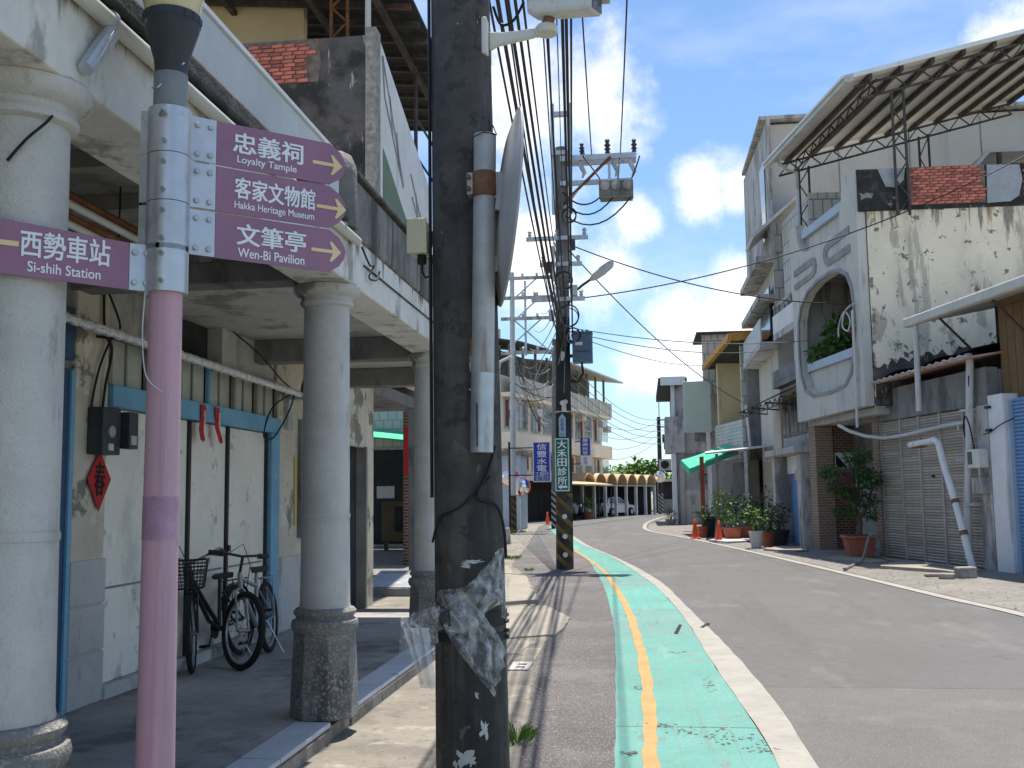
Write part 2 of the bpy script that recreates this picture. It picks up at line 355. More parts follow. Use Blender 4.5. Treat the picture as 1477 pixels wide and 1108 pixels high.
mat('concrete_dark', (0.220, 0.220, 0.215), .92, .2, 1, .35, 30, [((.07, .07, .07), 1.6, (1, 1, .35), .5, .72, .7), ((.3, .3, .3), 2.5, V1, .62, .78, .6)])
mat('facade_grey', (0.581, 0.552, 0.492), .85, .06, .8, .15, 40, [((.36, .355, .34), 1.5, V1, .52, .8, .5), ((.2, .195, .185), 3.5, (1.5, 1.5, .2), .62, .76, .5)], grads=[((.2, .195, .18), 2, 4.6, 3.5, 2.5, (1, 1, .4), .5, .7, .6), ((.22, .215, .2), 2, 8.4, 9.5, 3, (1.5, 1.5, .2), .48, .68, .6)])
mat('facade_recess', (.3, .295, .295), .9, .15, 2, .2, 40)
mat('band_black', (.035, .034, .033), .95, .3, 2, .6, 25, [((.35, .36, .37), 1.7, None, .66, .69, .8), ((.1, .095, .09), 3, None, .55, .75, .6)])
mat('grey_patch', (.36, .38, .4), .9, .1, 3, .4, 30)
mat('tall_grey', (0.504, 0.468, 0.411), .9, .05, .5, .12, 20, [((.32, .31, .3), .8, V1, .55, .8, .5)])
mat('tile_cream', (.5, .47, .41), .6, .08, 2, .1, 30, bricks=((.52, .49, .43), (.47, .44, .39), (.2, .19, .17), .3, .6, .025))
mat('wall_beige', (0.686, 0.541, 0.343), .88, .08, 1, .15, 30, [((.35, .27, .17), 2, V1, .58, .8, .5)])
mat('brick_brown', (.13, .055, .038), .9, .2, 3, .5, 40, bricks=((.17, .07, .045), (.1, .042, .03), (.3, .25, .21), .21, .075, .011))
mat('brick_tan', (0.312, 0.192, 0.120), .9, .2, 3, .4, 40, bricks=((.3, .19, .125), (.22, .135, .09), (.36, .32, .27), .21, .075, .012))
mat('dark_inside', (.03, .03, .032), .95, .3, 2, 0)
mat('mid_inside', (.13, .125, .12), .95, .3, 2, .2, 20)
# paint, wood, metal
mat('door_white', (0.785, 0.729, 0.640), .7, .07, 1.2, .12, 40, [((.45, .45, .45), 1.8, (1, 1, .5), .6, .76, .5), ((.2, .19, .18), 5, None, .68, .76, .5)], grads=[((.22, .2, .18), 2, 1.1, .2, 3, (1, 1, .5), .5, .72, .65)])
mat('blue_paint', (.16, .36, .52), .6, .1, 2, .15, 40, [((.28, .36, .42), 4, None, .6, .75, .5)])
mat('blue_dark', (.03, .075, .15), .55, .2, 2, .15, 40)
mat('dark_steel', (.035, .033, .033), .5, .2, 4, .1, 40, metal=.4)
mat('wood_grey', (.25, .235, .2), .85, .15, 2, .2, 30, [((.12, .11, .1), 2, V1, .55, .75, .6)])
mat('glass_dim', (.08, .09, .095), .12, .2, 2, 0, spec=.6)
mat('glass_frost', (.42, .41, .36), .4, .12, 3, .1, 20)
mat('pvc_white', (.58, .58, .57), .5, .06, 3, .03, 40, [((.35, .33, .3), 4, (1, 1, .4), .62, .78, .5)])
mat('pvc_cream', (.55, .53, .47), .5, .08, 3, .03, 40)
mat('rust_brown', (.2, .085, .035), .85, .3, 6, .3, 40)
mat('foil', (.75, .75, .76), .35, .2, 25, .9, 55, metal=.35)
mat('galv', (0.504, 0.528, 0.552), .42, .12, 6, .1, 60, [((.25, .25, .25), 5, (1, 1, .3), .58, .76, .6)], metal=.55)
mat('galv_rust', (0.456, 0.456, 0.456), .6, .15, 5, .15, 50, [((.26, .15, .07), 3, V1, .5, .68, .8), ((.2, .2, .2), 6, V1, .6, .72, .5)], metal=.35)
mat('steel_plate', (0.510, 0.520, 0.541), .36, .08, 5, .05, 70, [((.3, .29, .28), 6, None, .62, .78, .4)], metal=.6)
mat('bolt', (.42, .42, .43), .35, .1, 9, 0, metal=.7)
mat('rusty_clamp', (.24, .13, .075), .8, .3, 8, .3, 60, metal=.3)
mat('pole_tar', (0.085, 0.079, 0.074), .8, .3, 2.5, .18, 70, [((.028, .026, .025), 2.2, (1.6, 1.6, .16), .44, .62, .8), ((.15, .14, .13), 3.2, (2, 2, .25), .62, .78, .5), ((.03, .029, .028), 9, None, .56, .7, .6), ((.2, .19, .18), 14, (1, 1, .6), .7, .78, .5)], grads=[((.13, .12, .105), 2, .9, .0, 3, None, .5, .75, .6)])
mat('pole_conc', (.2, .195, .185), .9, .15, 3, .4, 60, [((.08, .078, .075), 2.5, V1, .52, .7, .7)])
mat('pole_tar2', (.035, .034, .034), .8, .3, 3, .3, 50)
mat('pole_yb', (.03, .03, .03), .75, .2, 4, .2, 50, [((.07, .055, .035), 4, None, .44, .66, .8)], stripes=((.2, .115, .03), .16, .1, .9))
mat('pole_bw', (.03, .03, .03), .75, .2, 4, .2, 50, stripes=((.4, .4, .38), .16, .09, .9))
mat('pink_paint', (0.542, 0.330, 0.386), .55, .05, 1.5, .12, 70, [((.27, .14, .19), 2, (6, 6, .12), .55, .8, .5), ((.42, .3, .34), 3, (8, 8, .1), .6, .85, .4)], grads=[((.2, .13, .13), 2, .5, .0, 6, None, .5, .65, .6)])
mat('pink_patch', (0.420, 0.250, 0.340), .65, .2, 6, .3, 70, [((.42, .32, .37), 9, None, .58, .7, .8)])
mat('sign_purple', (0.304, 0.153, 0.235), .5, .06, 4, .04, 60, [((.24, .13, .2), 5, None, .55, .8, .4)])
mat('sign_letter', (0.800, 0.830, 0.860), .55, .03, 4, 0)
mat('sign_arrow', (0.780, 0.600, 0.330), .55, .05, 4, 0)
mat('lamp_neck', (.045, .048, .055), .5, .2, 4, .1, 50)
mat('lamp_collar', (.22, .23, .24), .5, .15, 4, .1, 50)
mat('lamp_globe', (.62, .53, .28), .25, .08, 3, 0, spec=.5)
mat('black_rubber', (.018, .018, .019), .6, .2, 4, .05, 60)
mat('black_cable', (.012, .012, .013), .6, .2, 4, 0)
mat('grey_cable', (.2, .2, .2), .6, .2, 4, 0)
mat('box_cream', (0.660, 0.594, 0.396), .5, .04, 3, .03, 40)
mat('cam_white', (.66, .64, .58), .45, .06, 3, .02, 40, [((.4, .37, .32), 7, None, .62, .78, .5)])
mat('blue_box', (.095, .14, .2), .5, .08, 3, .05, 40)
mat('red_paper', (.44, .02, .022), .75, .12, 5, .1, 60)
mat('ink', (.012, .01, .01), .8, .1, 5, 0)
mat('pink_paper', (.55, .03, .25), .7, .1, 5, 0)
mat('white_paint', (0.726, 0.732, 0.737), .6, .05, 2, .05, 40, [((.42, .4, .37), 3, V1, .6, .78, .5)])
mat('shutter_grey', (0.547, 0.490, 0.414), .6, .12, 1.5, .08, 60, [((.3, .265, .23), 1.4, (1, 1, .4), .5, .72, .6), ((.42, .41, .4), 2, V1, .6, .8, .4)], metal=.25, rand=((.33, .29, .24), .6))
mat('shutter_rail', (.45, .41, .36), .6, .12, 2, .08, 60, metal=.25)
mat('shutter_blue', (.17, .32, .56), .55, .08, 2, .05, 60)
mat('wood_brown', (0.210, 0.135, 0.068), .85, .15, 1, .2, 30, [((.16, .1, .05), 2, V1, .5, .75, .6)])
mat('sheet_grey', (0.540, 0.535, 0.517), .6, .1, 1.5, .08, 40, [((.26, .25, .23), 2, None, .58, .76, .5)], metal=.2)
mat('sheet_under', (.66, .64, .59), .75, .08, .6, .05, 40)
mat('sheet_red', (.5, .28, .22), .7, .12, 2, .1, 40, [((.55, .5, .45), 2, None, .5, .7, .7)])
mat('truss_steel', (.075, .062, .058), .75, .3, 4, .1, 40, [((.2, .09, .05), 4, None, .6, .75, .5)])
mat('tarp_black', (.02, .02, .021), .7, .3, 3, .5, 12)
mat('roof_dark', (.045, .045, .048), .8, .3, 2, .2, 20)
mat('orange_trim', (.6, .29, .06), .6, .1, 2, .05, 40)
mat('green_awning', (0.054, 0.480, 0.288), .6, .1, 2, .1, 30, [((.5, .6, .52), 3, (4, .5, 1), .64, .72, .6)])
mat('red_post', (.34, .08, .04), .75, .15, 3, .1, 40)
mat('cone_orange', (.72, .1, .035), .55, .06, 3, .03, 40)
mat('terracotta', (0.354, 0.114, 0.068), .8, .15, 4, .15, 40)
mat('pot_dark', (.045, .05, .05), .7, .2, 4, .1, 40)
mat('pot_white', (.58, .58, .56), .7, .1, 4, .1, 40)
mat('soil', (.06, .045, .03), 1, .3, 12, .5, 40)
mat('bark', (.12, .09, .06), .95, .25, 6, .6, 30)
for k, c in dict(leaf=(.075, .16, .032), leaf_dark=(.035, .085, .024), leaf_bright=(.15, .27, .045), leaf_far=(.11, .22, .05)).items():
    mat(k, c, .6, .3, 6, 0, spec=.3)
mat('petal', (.6, .12, .28), .7, .15, 8, 0)
mat('grass', (.14, .25, .04), .8, .3, 8, 0)
mat('car_white', (.66, .66, .66), .3, .03, 2, 0, spec=.6)
mat('tyre', (.016, .016, .016), .85, .2, 6, .2, 60)
mat('rim', (.38, .38, .39), .4, .1, 6, 0, metal=.6)
mat('chrome', (.22, .22, .23), .35, .1, 6, 0, metal=.85)
mat('bike_black', (.02, .021, .024), .4, .2, 6, 0)
mat('bike_silver', (.3, .3, .3), .4, .1, 6, 0, metal=.5)
mat('lamp_red', (.5, .02, .02), .3, .1, 3, 0)
mat('mirror_glass', (.75, .75, .75), .04, .02, 2, 0, metal=1.0)
mat('mirror_orange', (.7, .2, .12), .5, .1, 3, 0)
mat('sign_green', (.012, .13, .085), .5, .08, 3, 0)
mat('sign_green_line', (.6, .72, .64), .5, .05, 3, 0)
mat('sign_blue', (.02, .045, .36), .5, .08, 3, 0)
mat('sign_white', (.66, .66, .68), .5, .05, 3, 0)
mat('sign_pale', (.36, .52, .58), .5, .08, 3, 0)
mat('sign_blank', (.53, .57, .5), .6, .05, 2, 0)
mat('vault_orange', (.5, .36, .22), .8, .1, 1, .1, 20, [((.66, .5, .3), 1.5, None, .5, .7, .7)])
mat('vault_end', (.42, .28, .12), .8, .1, 1, .1, 20)
mat('apt_wall', (0.835, 0.721, 0.557), .85, .08, .6, .1, 10, [((.45, .38, .3), 1.2, V1, .55, .8, .6)])
mat('apt_grey', (0.528, 0.480, 0.420), .85, .08, .6, .1, 10, [((.2, .19, .18), 1.2, V1, .55, .8, .5)])
mat('curtain_red', (.19, .04, .035), .8, .2, 2, 0)
mat('kiosk_blue', (.42, .5, .58), .6, .06, 2, .05, 20)
mat('fence_dark', (.06, .06, .062), .7, .2, 2, .1, 20)
mat('yellow_tape', (.5, .4, .14), .6, .08, 4, 0)
mat('paint_rust', (.42, .22, .04), .8, .2, 9, .2, 60)
mat('paper_scrap', (.5, .49, .47), .85, .1, 9, .1, 60)
mat('stone', (.3, .28, .25), .95, .2, 4, .5, 25)
p = mat('plastic_wrap', (.85, .86, .87), .14, .03, 8, 0, spec=.7)
bsdf = p.node_tree.nodes['Principled BSDF']
nz = p.node_tree.nodes.new('ShaderNodeTexNoise'); nz.inputs['Scale'].default_value = 7; nz.inputs['Detail'].default_value = 4
mrg = p.node_tree.nodes.new('ShaderNodeMapRange'); mrg.inputs['From Min'].default_value = .4; mrg.inputs['From Max'].default_value = .75
mrg.inputs['To Min'].default_value = .08; mrg.inputs['To Max'].default_value = .55
p.node_tree.links.new(nz.outputs['Fac'], mrg.inputs['Value']); p.node_tree.links.new(mrg.outputs[0], bsdf.inputs['Alpha'])
# ---------------------------------------------------------------- ground, road, lanes
struct('ground', MB().quad((-400, -120, -.02), (400, -120, -.02), (400, 600, -.02), (-400, 600, -.02)), 'earth')
GREEN_L = [(-8, -.05), (0, -.12), (6.37, -.217), (10.1, -.309), (13.3, -.421), (18.2, -.715), (22.1, -1.034), (28, -1.62), (34, -2.5), (44.7, -3.85), (50, -4.5), (56, -5.1)]
WHITE_I = [(-8, .72), (0, .74), (6.44, .747), (10.1, .61), (14.1, .464), (19.3, .095), (27.75, -.928), (34.5, -2.049), (44, -3.3), (50, -4.05), (56, -4.75)]
WHITE_O = [(-8, .94), (0, .955), (6.46, .967), (8.5, .95), (10.8, .857), (14.5, .617), (19.9, .228), (26.2, -.6), (34, -1.84), (44, -3.1), (50, -3.86), (56, -4.58)]
YEL = [(-8, .03), (0, .0), (6.38, -.006), (8.4, -.01), (10.76, -.07), (14.9, -.274), (18.9, -.581), (22.9, -.951), (27.2, -1.535), (31, -2.1)]
RLINE = [(-8, 5.4), (0, 5.3), (8, 5.08), (14.28, 4.79), (16.2, 4.52), (20.2, 4.05), (28.3, 3.05), (38.1, 1.70), (45.4, .43), (48.5, .1), (51.1, -.01), (55, 0), (59.8, .1), (68, .6), (78.3, 1.6), (86, 3.3), (94, 7), (104, 14)]
SHOULD = [(-8, -.7), (0, -.74), (6.3, -.793), (6.95, -.837), (8.7, -.965), (11, -1.138), (13.5, -1.06), (15.6, -1.465), (18, -1.75), (22.1, -2.456), (24.6, -3.0), (32, -3.6), (44, -4.6), (56, -5.6)]
def ribbon(lt, rt, ys, z, wob=0, seed=0, nx=1):
    rnd = random.Random(seed); mb = MB(); L = smooth_tab(lt, ys); R = smooth_tab(rt, ys)
    rows = []
    for l, r, y in zip(L, R, ys):
        l += rnd.uniform(-wob, wob); r += rnd.uniform(-wob, wob)
        rows.append([(lerp(l, r, i / nx), y, z) for i in range(nx + 1)])
    mb.add([p for row in rows for p in row], [(i * (nx + 1) + j, i * (nx + 1) + j + 1, (i + 1) * (nx + 1) + j + 1, (i + 1) * (nx + 1) + j) for i in range(len(rows) - 1) for j in range(nx)])
    return mb
def yr(a, b, step):
    n = max(1, round((b - a) / step)); return [a + (b - a) * i / n for i in range(n + 1)]
LEFT0 = [(-8, -2.6), (13, -2.6), (22, -3.2), (44, -6.5), (60, -8), (80, -8), (104, -8)]
RIGHT0 = [(y, x + .35) for y, x in RLINE]
struct('road', ribbon(LEFT0, RIGHT0, yr(-8, 9.06, 1), 0), 'asphalt_coarse')
far = ribbon(LEFT0, RIGHT0, yr(9.06, 62, 1), .001)
far.quad((-8, 62, .001), (.56, 62, .001), (1, 68, .001), (2, 78.3, .001), (3.7, 86, .001), (7.4, 94, .001), (14.4, 104, .001), (40, 122, .001), (30, 140, .001), (-8, 100, .001))
struct('road', far, 'asphalt')
struct('road_shoulder', ribbon([(y, x - .5) for y, x in SHOULD], [(y, x + .02) for y, x in GREEN_L], yr(-8, 30, .5), .003, .008, 3), 'asphalt_shoulder')
lane = struct('bike_lane', ribbon(GREEN_L, WHITE_I, yr(30, 56, 1), .0072, 0), 'lane_green_5')
def ragged(cx, cy, rx, ry, z, seed, n=26):
    rj = random.Random(seed); P = []
    for i in range(n):
        a = 2 * math.pi * i / n; k = rj.uniform(.45, 1.1); P.append((cx + rx * k * math.cos(a), cy + ry * k * math.sin(a), z))
    return MB().add([(cx, cy, z)] + P, [(0, i + 1, (i + 1) % n + 1) for i in range(n)])
CH = MB()
for i, (cx, cy, rx, ry) in enumerate([(.2, 7.35, .2, .13), (.42, 7.25, .17, .12), (.6, 7.1, .2, .12), (.05, 7.5, .1, .06), (.72, 6.85, .1, .1), (.3, 10.9, .12, .1), (-.1, 8.9, .06, .12), (.1, 13.4, .25, .25), (-.25, 14.3, .12, .2), (.35, 16.2, .1, .5), (-.14, 6.7, .05, .05), (.5, 9.2, .06, .3)]):
    rj = random.Random(90 + i)
    for k in range(60):
        r = .003 + .018 * rj.random() ** 3; q = ragged(rj.gauss(cx, rx * .6), rj.gauss(cy, ry * .6), r, r * rj.uniform(.5, 1.1), .0088 + .00005 * k, rj.random(), 9); CH.add(q.v, q.f)
tag(CH.build('worn_chips', 'asphalt', lane), kind='stuff')
for f in (.42, .63, .8): ribbon([(y, lerp(interp(GREEN_L, y), interp(WHITE_I, y), f)) for y, x in GREEN_L], [(y, lerp(interp(GREEN_L, y), interp(WHITE_I, y), f) + .014) for y, x in GREEN_L], yr(4, 30, .5), .0083, .002, 8).build('seam', 'lane_green_2', lane)
for i, (a, b, k) in enumerate([(-8, 7.46, 0), (7.47, 12.05, 5), (12.06, 14.9, 2), (14.91, 18.7, 3), (18.71, 20.75, 4), (20.76, 30, 1)]):
    ribbon(GREEN_L, WHITE_I, yr(a, b, .35), .007 + .0003 * (i % 2), .006, 10 + i).build('painted_section', 'lane_green_%d' % k, lane)
struct('lane_marking', ribbon([(y, x - .045) for y, x in YEL], [(y, x + .05) for y, x in YEL], yr(-8, 31, .3), .0115, .012, 5), 'line_yellow')
struct('edge_line', ribbon(WHITE_I, WHITE_O, yr(-8, 56, .4), .0112, .008, 6), 'line_white')
struct('edge_line', ribbon([(y, x - .095) for y, x in RLINE], [(y, x + .095) for y, x in RLINE], yr(-8, 94, .4), .0112, .006, 7), 'line_white')
# left pavement in front of the arcade, cast in uneven slabs
pv = MB(); ys = yr(-8, 60, .4); rnd = random.Random(2); rows = []
for x, y in zip(smooth_tab(SHOULD, ys), ys):
    rows.append([(lerp((-2.2 if y < 13.4 else -12), x + rnd.uniform(-.07, .04), t), y, .012 + rnd.uniform(-.002, .004)) for t in (0, .35, .7, .96)] + [(x + .05, y, -.004)])
pv.add([p for r in rows for p in r], [(i * 5 + j, i * 5 + j + 1, i * 5 + j + 6, i * 5 + j + 5) for i in range(len(rows) - 1) for j in range(4)])
pavement = struct('pavement', pv, 'pavement')
def slab(pts, z0, z1, m='pavement_slab', parent=pavement, name='slab'):
    rj = random.Random(len(pts) * 7 + int(pts[0][1] * 10)); q = []
    for (xa, ya), (xb, yb) in zip(pts, pts[1:] + pts[:1]):
        for i in range(7): q.append((lerp(xa, xb, i / 7) + rj.uniform(-.022, .022), lerp(ya, yb, i / 7) + rj.uniform(-.03, .03)))
    mb = MB(); mb.prism([(x, y, z0) for x, y in q], (0, 0, z1 - z0)); return mb.build(name, m, parent, bevel=.008)
slab([(-2.1, 11.75), (-1.53, 11.8), (-1.02, 12.1), (-1.0, 13.75), (-1.45, 15.2), (-1.95, 15.0), (-2.12, 14.0)], 0, .035)
slab([(-2.15, 15.3), (-1.6, 15.75), (-1.9, 17.6), (-2.4, 18.2), (-2.6, 16.6)], 0, .07)
slab([(-2.1, 10.6), (-1.32, 10.7), (-1.2, 11.6), (-1.5, 11.74), (-2.1, 11.7)], 0, .022)
slab([(-2.5, 18.4), (-1.95, 17.8), (-2.3, 20.5), (-2.9, 21.3), (-3.2, 19.2)], 0, .05)
slab([(-3.0, 21.8), (-2.7, 21.4), (-3.1, 23.9), (-3.9, 24.4), (-3.9, 22.2)], 0, .03)
dg = struct('drain_cover', MB().box(-1.29, -1.1, 9.68, 10.14, .0, .024), 'concrete_grey')
for yy in (9.83, 9.99): MB().box(-1.22, -1.14, yy - .035, yy + .035, .02, .0255).build('drain_slot', 'dark_inside', dg)
# right-hand verge between the road edge line and the shops
pv = MB(); ys = yr(-8, 58, .5); rows = []
for x, y in zip(smooth_tab(RLINE, ys), ys):
    rows.append([(x + .16 + rnd.uniform(-.04, .06), y, -.004), (x + .28 + rnd.uniform(-.04, .1), y, .014 + rnd.uniform(0, .01)), (x + 1.0, y, .03 + rnd.uniform(-.008, .012)), (x + 2, y, .04), (x + 12, y, .04)])
pv.add([p for r in rows for p in r], [(i * 5 + j, i * 5 + j + 1, i * 5 + j + 6, i * 5 + j + 5) for i in range(len(rows) - 1) for j in range(4)])
verge = struct('pavement', pv, 'verge')
slab([(4.75, 22.4), (5.6, 21.2), (5.75, 20.5), (6.4, 21.2), (6.1, 22.9), (5.3, 23.6)], 0, .1, 'pavement_slab', verge)
slab([(4.2, 25.4), (4.9, 23.9), (5.35, 24.2), (5.2, 25.4), (4.6, 26.4)], 0, .075, 'pavement_slab', verge)
slab([(3.25, 29.8), (3.9, 28.4), (4.3, 28.9), (4.55, 30.6), (3.9, 31.2)], 0, .08, 'pavement_slab', verge)
slab([(2.1, 35.6), (2.6, 34.2), (3.4, 34.8), (3.5, 36.4), (2.7, 37.4)], 0, .09, 'concrete_grey', verge)
for i, (x, y, sx, sy, sz, r) in enumerate([(5.72, 19.9, .34, .22, .2, .3), (5.35, 19.75, .26, .2, .1, -.5), (5.3, 20.3, .4, .14, .06, .2)]):
    t = MB().box(-sx / 2, sx / 2, -sy / 2, sy / 2, 0, sz).build('rubble_block', 'stone', bevel=.025)
    t.location = (x, y, .035); t.rotation_euler = (0, 0, r)
    tag(t, ['chunky broken concrete block on the right verge', 'low broken concrete lump beside the bigger block on the verge', 'flat pale slab fragment lying at the verge edge'][i], 'concrete block')
def tuft(x, y, n, h, spread, label, seed):
    rnd = random.Random(seed); mb = MB()
    for i in range(n):
        a = rnd.uniform(0, 6.28); r = rnd.uniform(0, spread) ** 1; l = h * rnd.uniform(.5, 1); bx, by = r * math.cos(a) * .5, r * math.sin(a) * .5
        dx, dy = math.cos(a) * l * rnd.uniform(.2, .9), math.sin(a) * l * rnd.uniform(.2, .9); w = .0035
        mb.add([(bx - w * dy / l, by + w * dx / l, 0), (bx + w * dy / l, by - w * dx / l, 0), (bx + dx * .5 + w * .5, by + dy * .5, l * .7), (bx + dx, by + dy, l * .85)], [(0, 1, 2), (0, 2, 3)])
    o = mb.build('grass_tuft', 'grass'); o.location = (x, y, .012); return tag(o, label, 'grass', kind='stuff')
tuft(-.86, 6.9, 90, .14, .18, 'grass tuft at the foot of the near pole', 1)
tuft(-3.4, 26.6, 160, .13, .5, 'weeds by the striped posts', 2); tuft(-2.5, 22.4, 70, .09, .22, 'weeds by the second pole', 3); tuft(-5.9, 45, 160, .22, .7, 'weeds at the mirror post', 4)
# ---------------------------------------------------------------- left side: arcade houses
af = struct('arcade_floor', MB().box(-4.1, -2.24, -4, 13.4, -.01, .13), 'arcade_floor')
kerb = struct('arcade_kerb', MB().box(-2.24, -2.1, -4, 13.4, -.012, .1), 'kerb_face')
y = -2.0; k = 0
for y0, y1 in [(-2, -.9), (-.89, .3), (.31, 1.5), (1.51, 2.6), (2.61, 3.18), (3.66, 4.9), (4.91, 5.9), (5.91, 6.86), (7.34, 8.2), (8.21, 9.3), (9.31, 10.46), (10.94, 12), (12.01, 13.39)]:
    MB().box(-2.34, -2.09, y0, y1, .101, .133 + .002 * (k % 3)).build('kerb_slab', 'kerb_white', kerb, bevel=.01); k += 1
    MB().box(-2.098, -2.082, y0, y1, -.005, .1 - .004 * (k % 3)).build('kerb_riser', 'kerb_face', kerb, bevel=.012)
def column(root, y, grimes=False):
    c = thing('column', None, None, (-2.21, y, .13)); c.parent = root; rl = ROOTLOC[root.name]
    c.location = Vector((-2.21, y, .13)) - rl; ROOTLOC[c.name] = Vector((-2.21, y, .13))
    MB().lathe([(.182, .7), (.172, .76), (.166, 1.4), (.163, 2.2), (.158, 2.9)], (-2.21, y, .13), 40, caps=False).build('shaft', 'column_stone', c, smooth=True)
    MB().lathe([(.17, 1.338), (.1715, 1.345), (.1715, 1.36), (.169, 1.37)], (-2.21, y, .13), 40, caps=False).build('joint_ring', 'column_stone', c, smooth=True)
    MB().lathe([(.16, 2.82), (.184, 2.832), (.19, 2.852), (.178, 2.872), (.182, 2.89), (.215, 2.905), (.235, 2.93), (.238, 2.965), (.22, 2.985), (.2, 2.99)], (-2.21, y, .13), 40).build('capital', 'column_stone', c, smooth=True)
    MB().lathe([(.236, 0), (.225, .3), (.213, .56), (.205, .57)], (-2.21, y, .13), 8).build('plinth', 'column_base', c, bevel=.012)
    MB().lathe([(.2, .56), (.222, .58), (.232, .61), (.224, .645), (.2, .655), (.196, .67), (.212, .685), (.216, .705), (.2, .725), (.175, .73)], (-2.21, y, .13), 40).build('base_ring', 'column_base', c, smooth=True)
    return c
# --- nearest house: only its arcade and its terrace parapet show
h1 = thing('arcade_house', 'arcade house nearest the camera with a pale blue-grey terrace parapet', 'house', (-3.2, 3, 0))
MB().box(-9, -4.1, -3, 7.02, 0, 3.4).build('wall', 'concrete_dark', h1)
MB().box(-9, -2.36, -3, 7.02, 3.402, 3.5).build('ceiling', 'wood_grey', h1)
for yy in yr(.3, 6.4, .75): MB().box(-4.09, -2.37, yy, yy + .09, 3.31, 3.4).build('ceiling_joist', 'wood_grey', h1)
MB().box(-2.36, -2.0, -3, 7.02, 3.1, 3.46).build('beam', 'beam_white', h1, bevel=.012)
MB().box(-2.38, -1.93, -3, 6.7, 3.462, 3.57).build('cornice', 'cornice_dark', h1, bevel=.02)
MB().box(-2.1, -2.0, -3, 6.68, 3.572, 3.9).build('parapet', 'parapet_pale', h1, bevel=.01)
MB().box(-2.11, -1.985, -3, 6.69, 3.901, 3.925).build('parapet_cap', 'white_paint', h1)
MB().lathe([(.13, 0), (.125, .38), (.12, .44), (.085, .52), (.03, .55)], (-2.06, 6.88, 3.47), 18).build('parapet_post', 'parapet_grime', h1, smooth=True)
pp = MB(); pp.tube([(-1.96, -3, 3.42), (-1.96, 7.0, 3.405)], .033, 12).build('drain_pipe', 'pvc_cream', h1, smooth=True)
for yy in (1.2, 2.6, 3.55, 5.3, 6.6): MB().lathe([(.038, -.012), (.038, .012)], (-1.96, yy, 3.415), 12, 'y').build('pipe_clip', 'galv', h1)
MB().tube([(-1.955, 3.55, 3.36), (-1.965, 3.4, 3.16)], [.034, .028], 12).build('spout', 'galv', h1)
column(h1, 3.42)
bd = MB().box(-4.098, -4.05, 6.15, 7.0, .13, 2.55).build('blue_door', 'blue_dark', h1)
for yy in (6.17, 6.55, 6.93): MB().box(-4.049, -4.03, yy, yy + .05, .14, 2.54).build('door_stile', 'blue_paint', bd)
MB().box(-4.099, -4.04, 4.2, 6.1, .13, 2.6).build('shop_front', 'blue_dark', h1)
MB().box(-4.098, -4.06, 4.2, 7.0, 2.62, 3.0).build('transom_panel', 'blue_dark', h1)
cable([(-2.07, 3.33, 2.98), (-2.06, 3.3, 2.94), (-2.1, 3.26, 2.86), (-2.17, 3.245, 2.78)], .006, 'black_cable', 'short black cable end hanging on the nearest column') if False else None
# bundle of pipes slung below the ceiling
for i, (dx, dz, r, m, lab) in enumerate([(0, .1, .028, 'rust_brown', 'rust brown pipe, upper of two, slung under the arcade ceiling'), (.03, .045, .022, 'pvc_white', 'white pipe, upper of two, slung under the arcade ceiling'),
                               (.0, -.01, .026, 'rust_brown', 'rust brown pipe, lower of two, slung under the arcade ceiling'), (.03, -.06, .02, 'pvc_white', 'white pipe, lowest of the bundle under the arcade ceiling')]):
    o = MB().tube([(-2.9 + dx, 3.2, 3.09 + dz), (-2.9 + dx, 5.75 - .05 * i, 3.06 + dz)], r, 10).build('stored_pipe', m, smooth=True, off=(-2.9, 3.2, 3.0)); tag(o, lab, 'pipe', 'pipes slung under the arcade ceiling')
for yy in (3.4, 5.5):
    o = MB().tube([(-2.94, yy, 3.4), (-2.945, yy, 2.97), (-2.8, yy, 2.97), (-2.82, yy, 3.4)], .006, 6).build('pipe_hanger', 'dark_steel', off=(-2.9, yy, 3.0)); tag(o, 'wire hanger at the %s end of the pipe bundle' % ('near' if yy < 4 else 'far'), 'hanger')
# --- second house with white folding doors
h2 = thing('arcade_house', 'arcade house with white folding doors in a blue frame and a blackened parapet', 'house', (-3.2, 9, 0))
MB().box(-9, -4.3, 7.03, 15.5, 0, 3.3).build('inner_wall', 'concrete_dark', h2)
MB().box(-9, -2.36, 7.03, 13.4, 3.302, 3.44).build('ceiling', 'concrete_grey', h2)
MB().box(-2.36, -2.0, 7.03, 13.4, 3.1, 3.46).build('beam', 'beam_white', h2, bevel=.012)
MB().box(-1.999, -1.99, 7.3, 13.4, 3.29, 3.305).build('beam_groove', 'cornice_dark', h2)
MB().box(-2.2, -1.98, 7.03, 13.4, 3.462, 3.88).build('parapet', 'parapet_grime', h2, bevel=.03)
MB().box(-2.22, -1.95, 7.03, 13.4, 3.881, 3.92).build('parapet_cap', 'cornice_dark', h2, bevel=.01)
column(h2, 7.1); column(h2, 10.7)
for yy, z0 in ((6.98, 3.14), (10.6, 3.06), (13.2, 3.06)):
    MB().box(-4.29, -2.362, yy, yy + .24, z0, 3.3).build('cross_beam', 'concrete_dark', h2, bevel=.01)
MB().box(-4.3, -4.06, 7.03, 7.5, .13, 3.299).build('pilaster', 'plaster_cream', h2, bevel=.015)
for z0, z1 in ((.131, .5), (.51, .84), (.85, 1.18)): MB().box(-4.2, -4.045, 7.02, 7.515, z0, z1).build('pilaster_stone', 'concrete_grey', h2, bevel=.012)
MB().box(-4.3, -4.02, 7.5, 11.25, .13, .23).build('door_sill', 'concrete_grey', h2, bevel=.01)
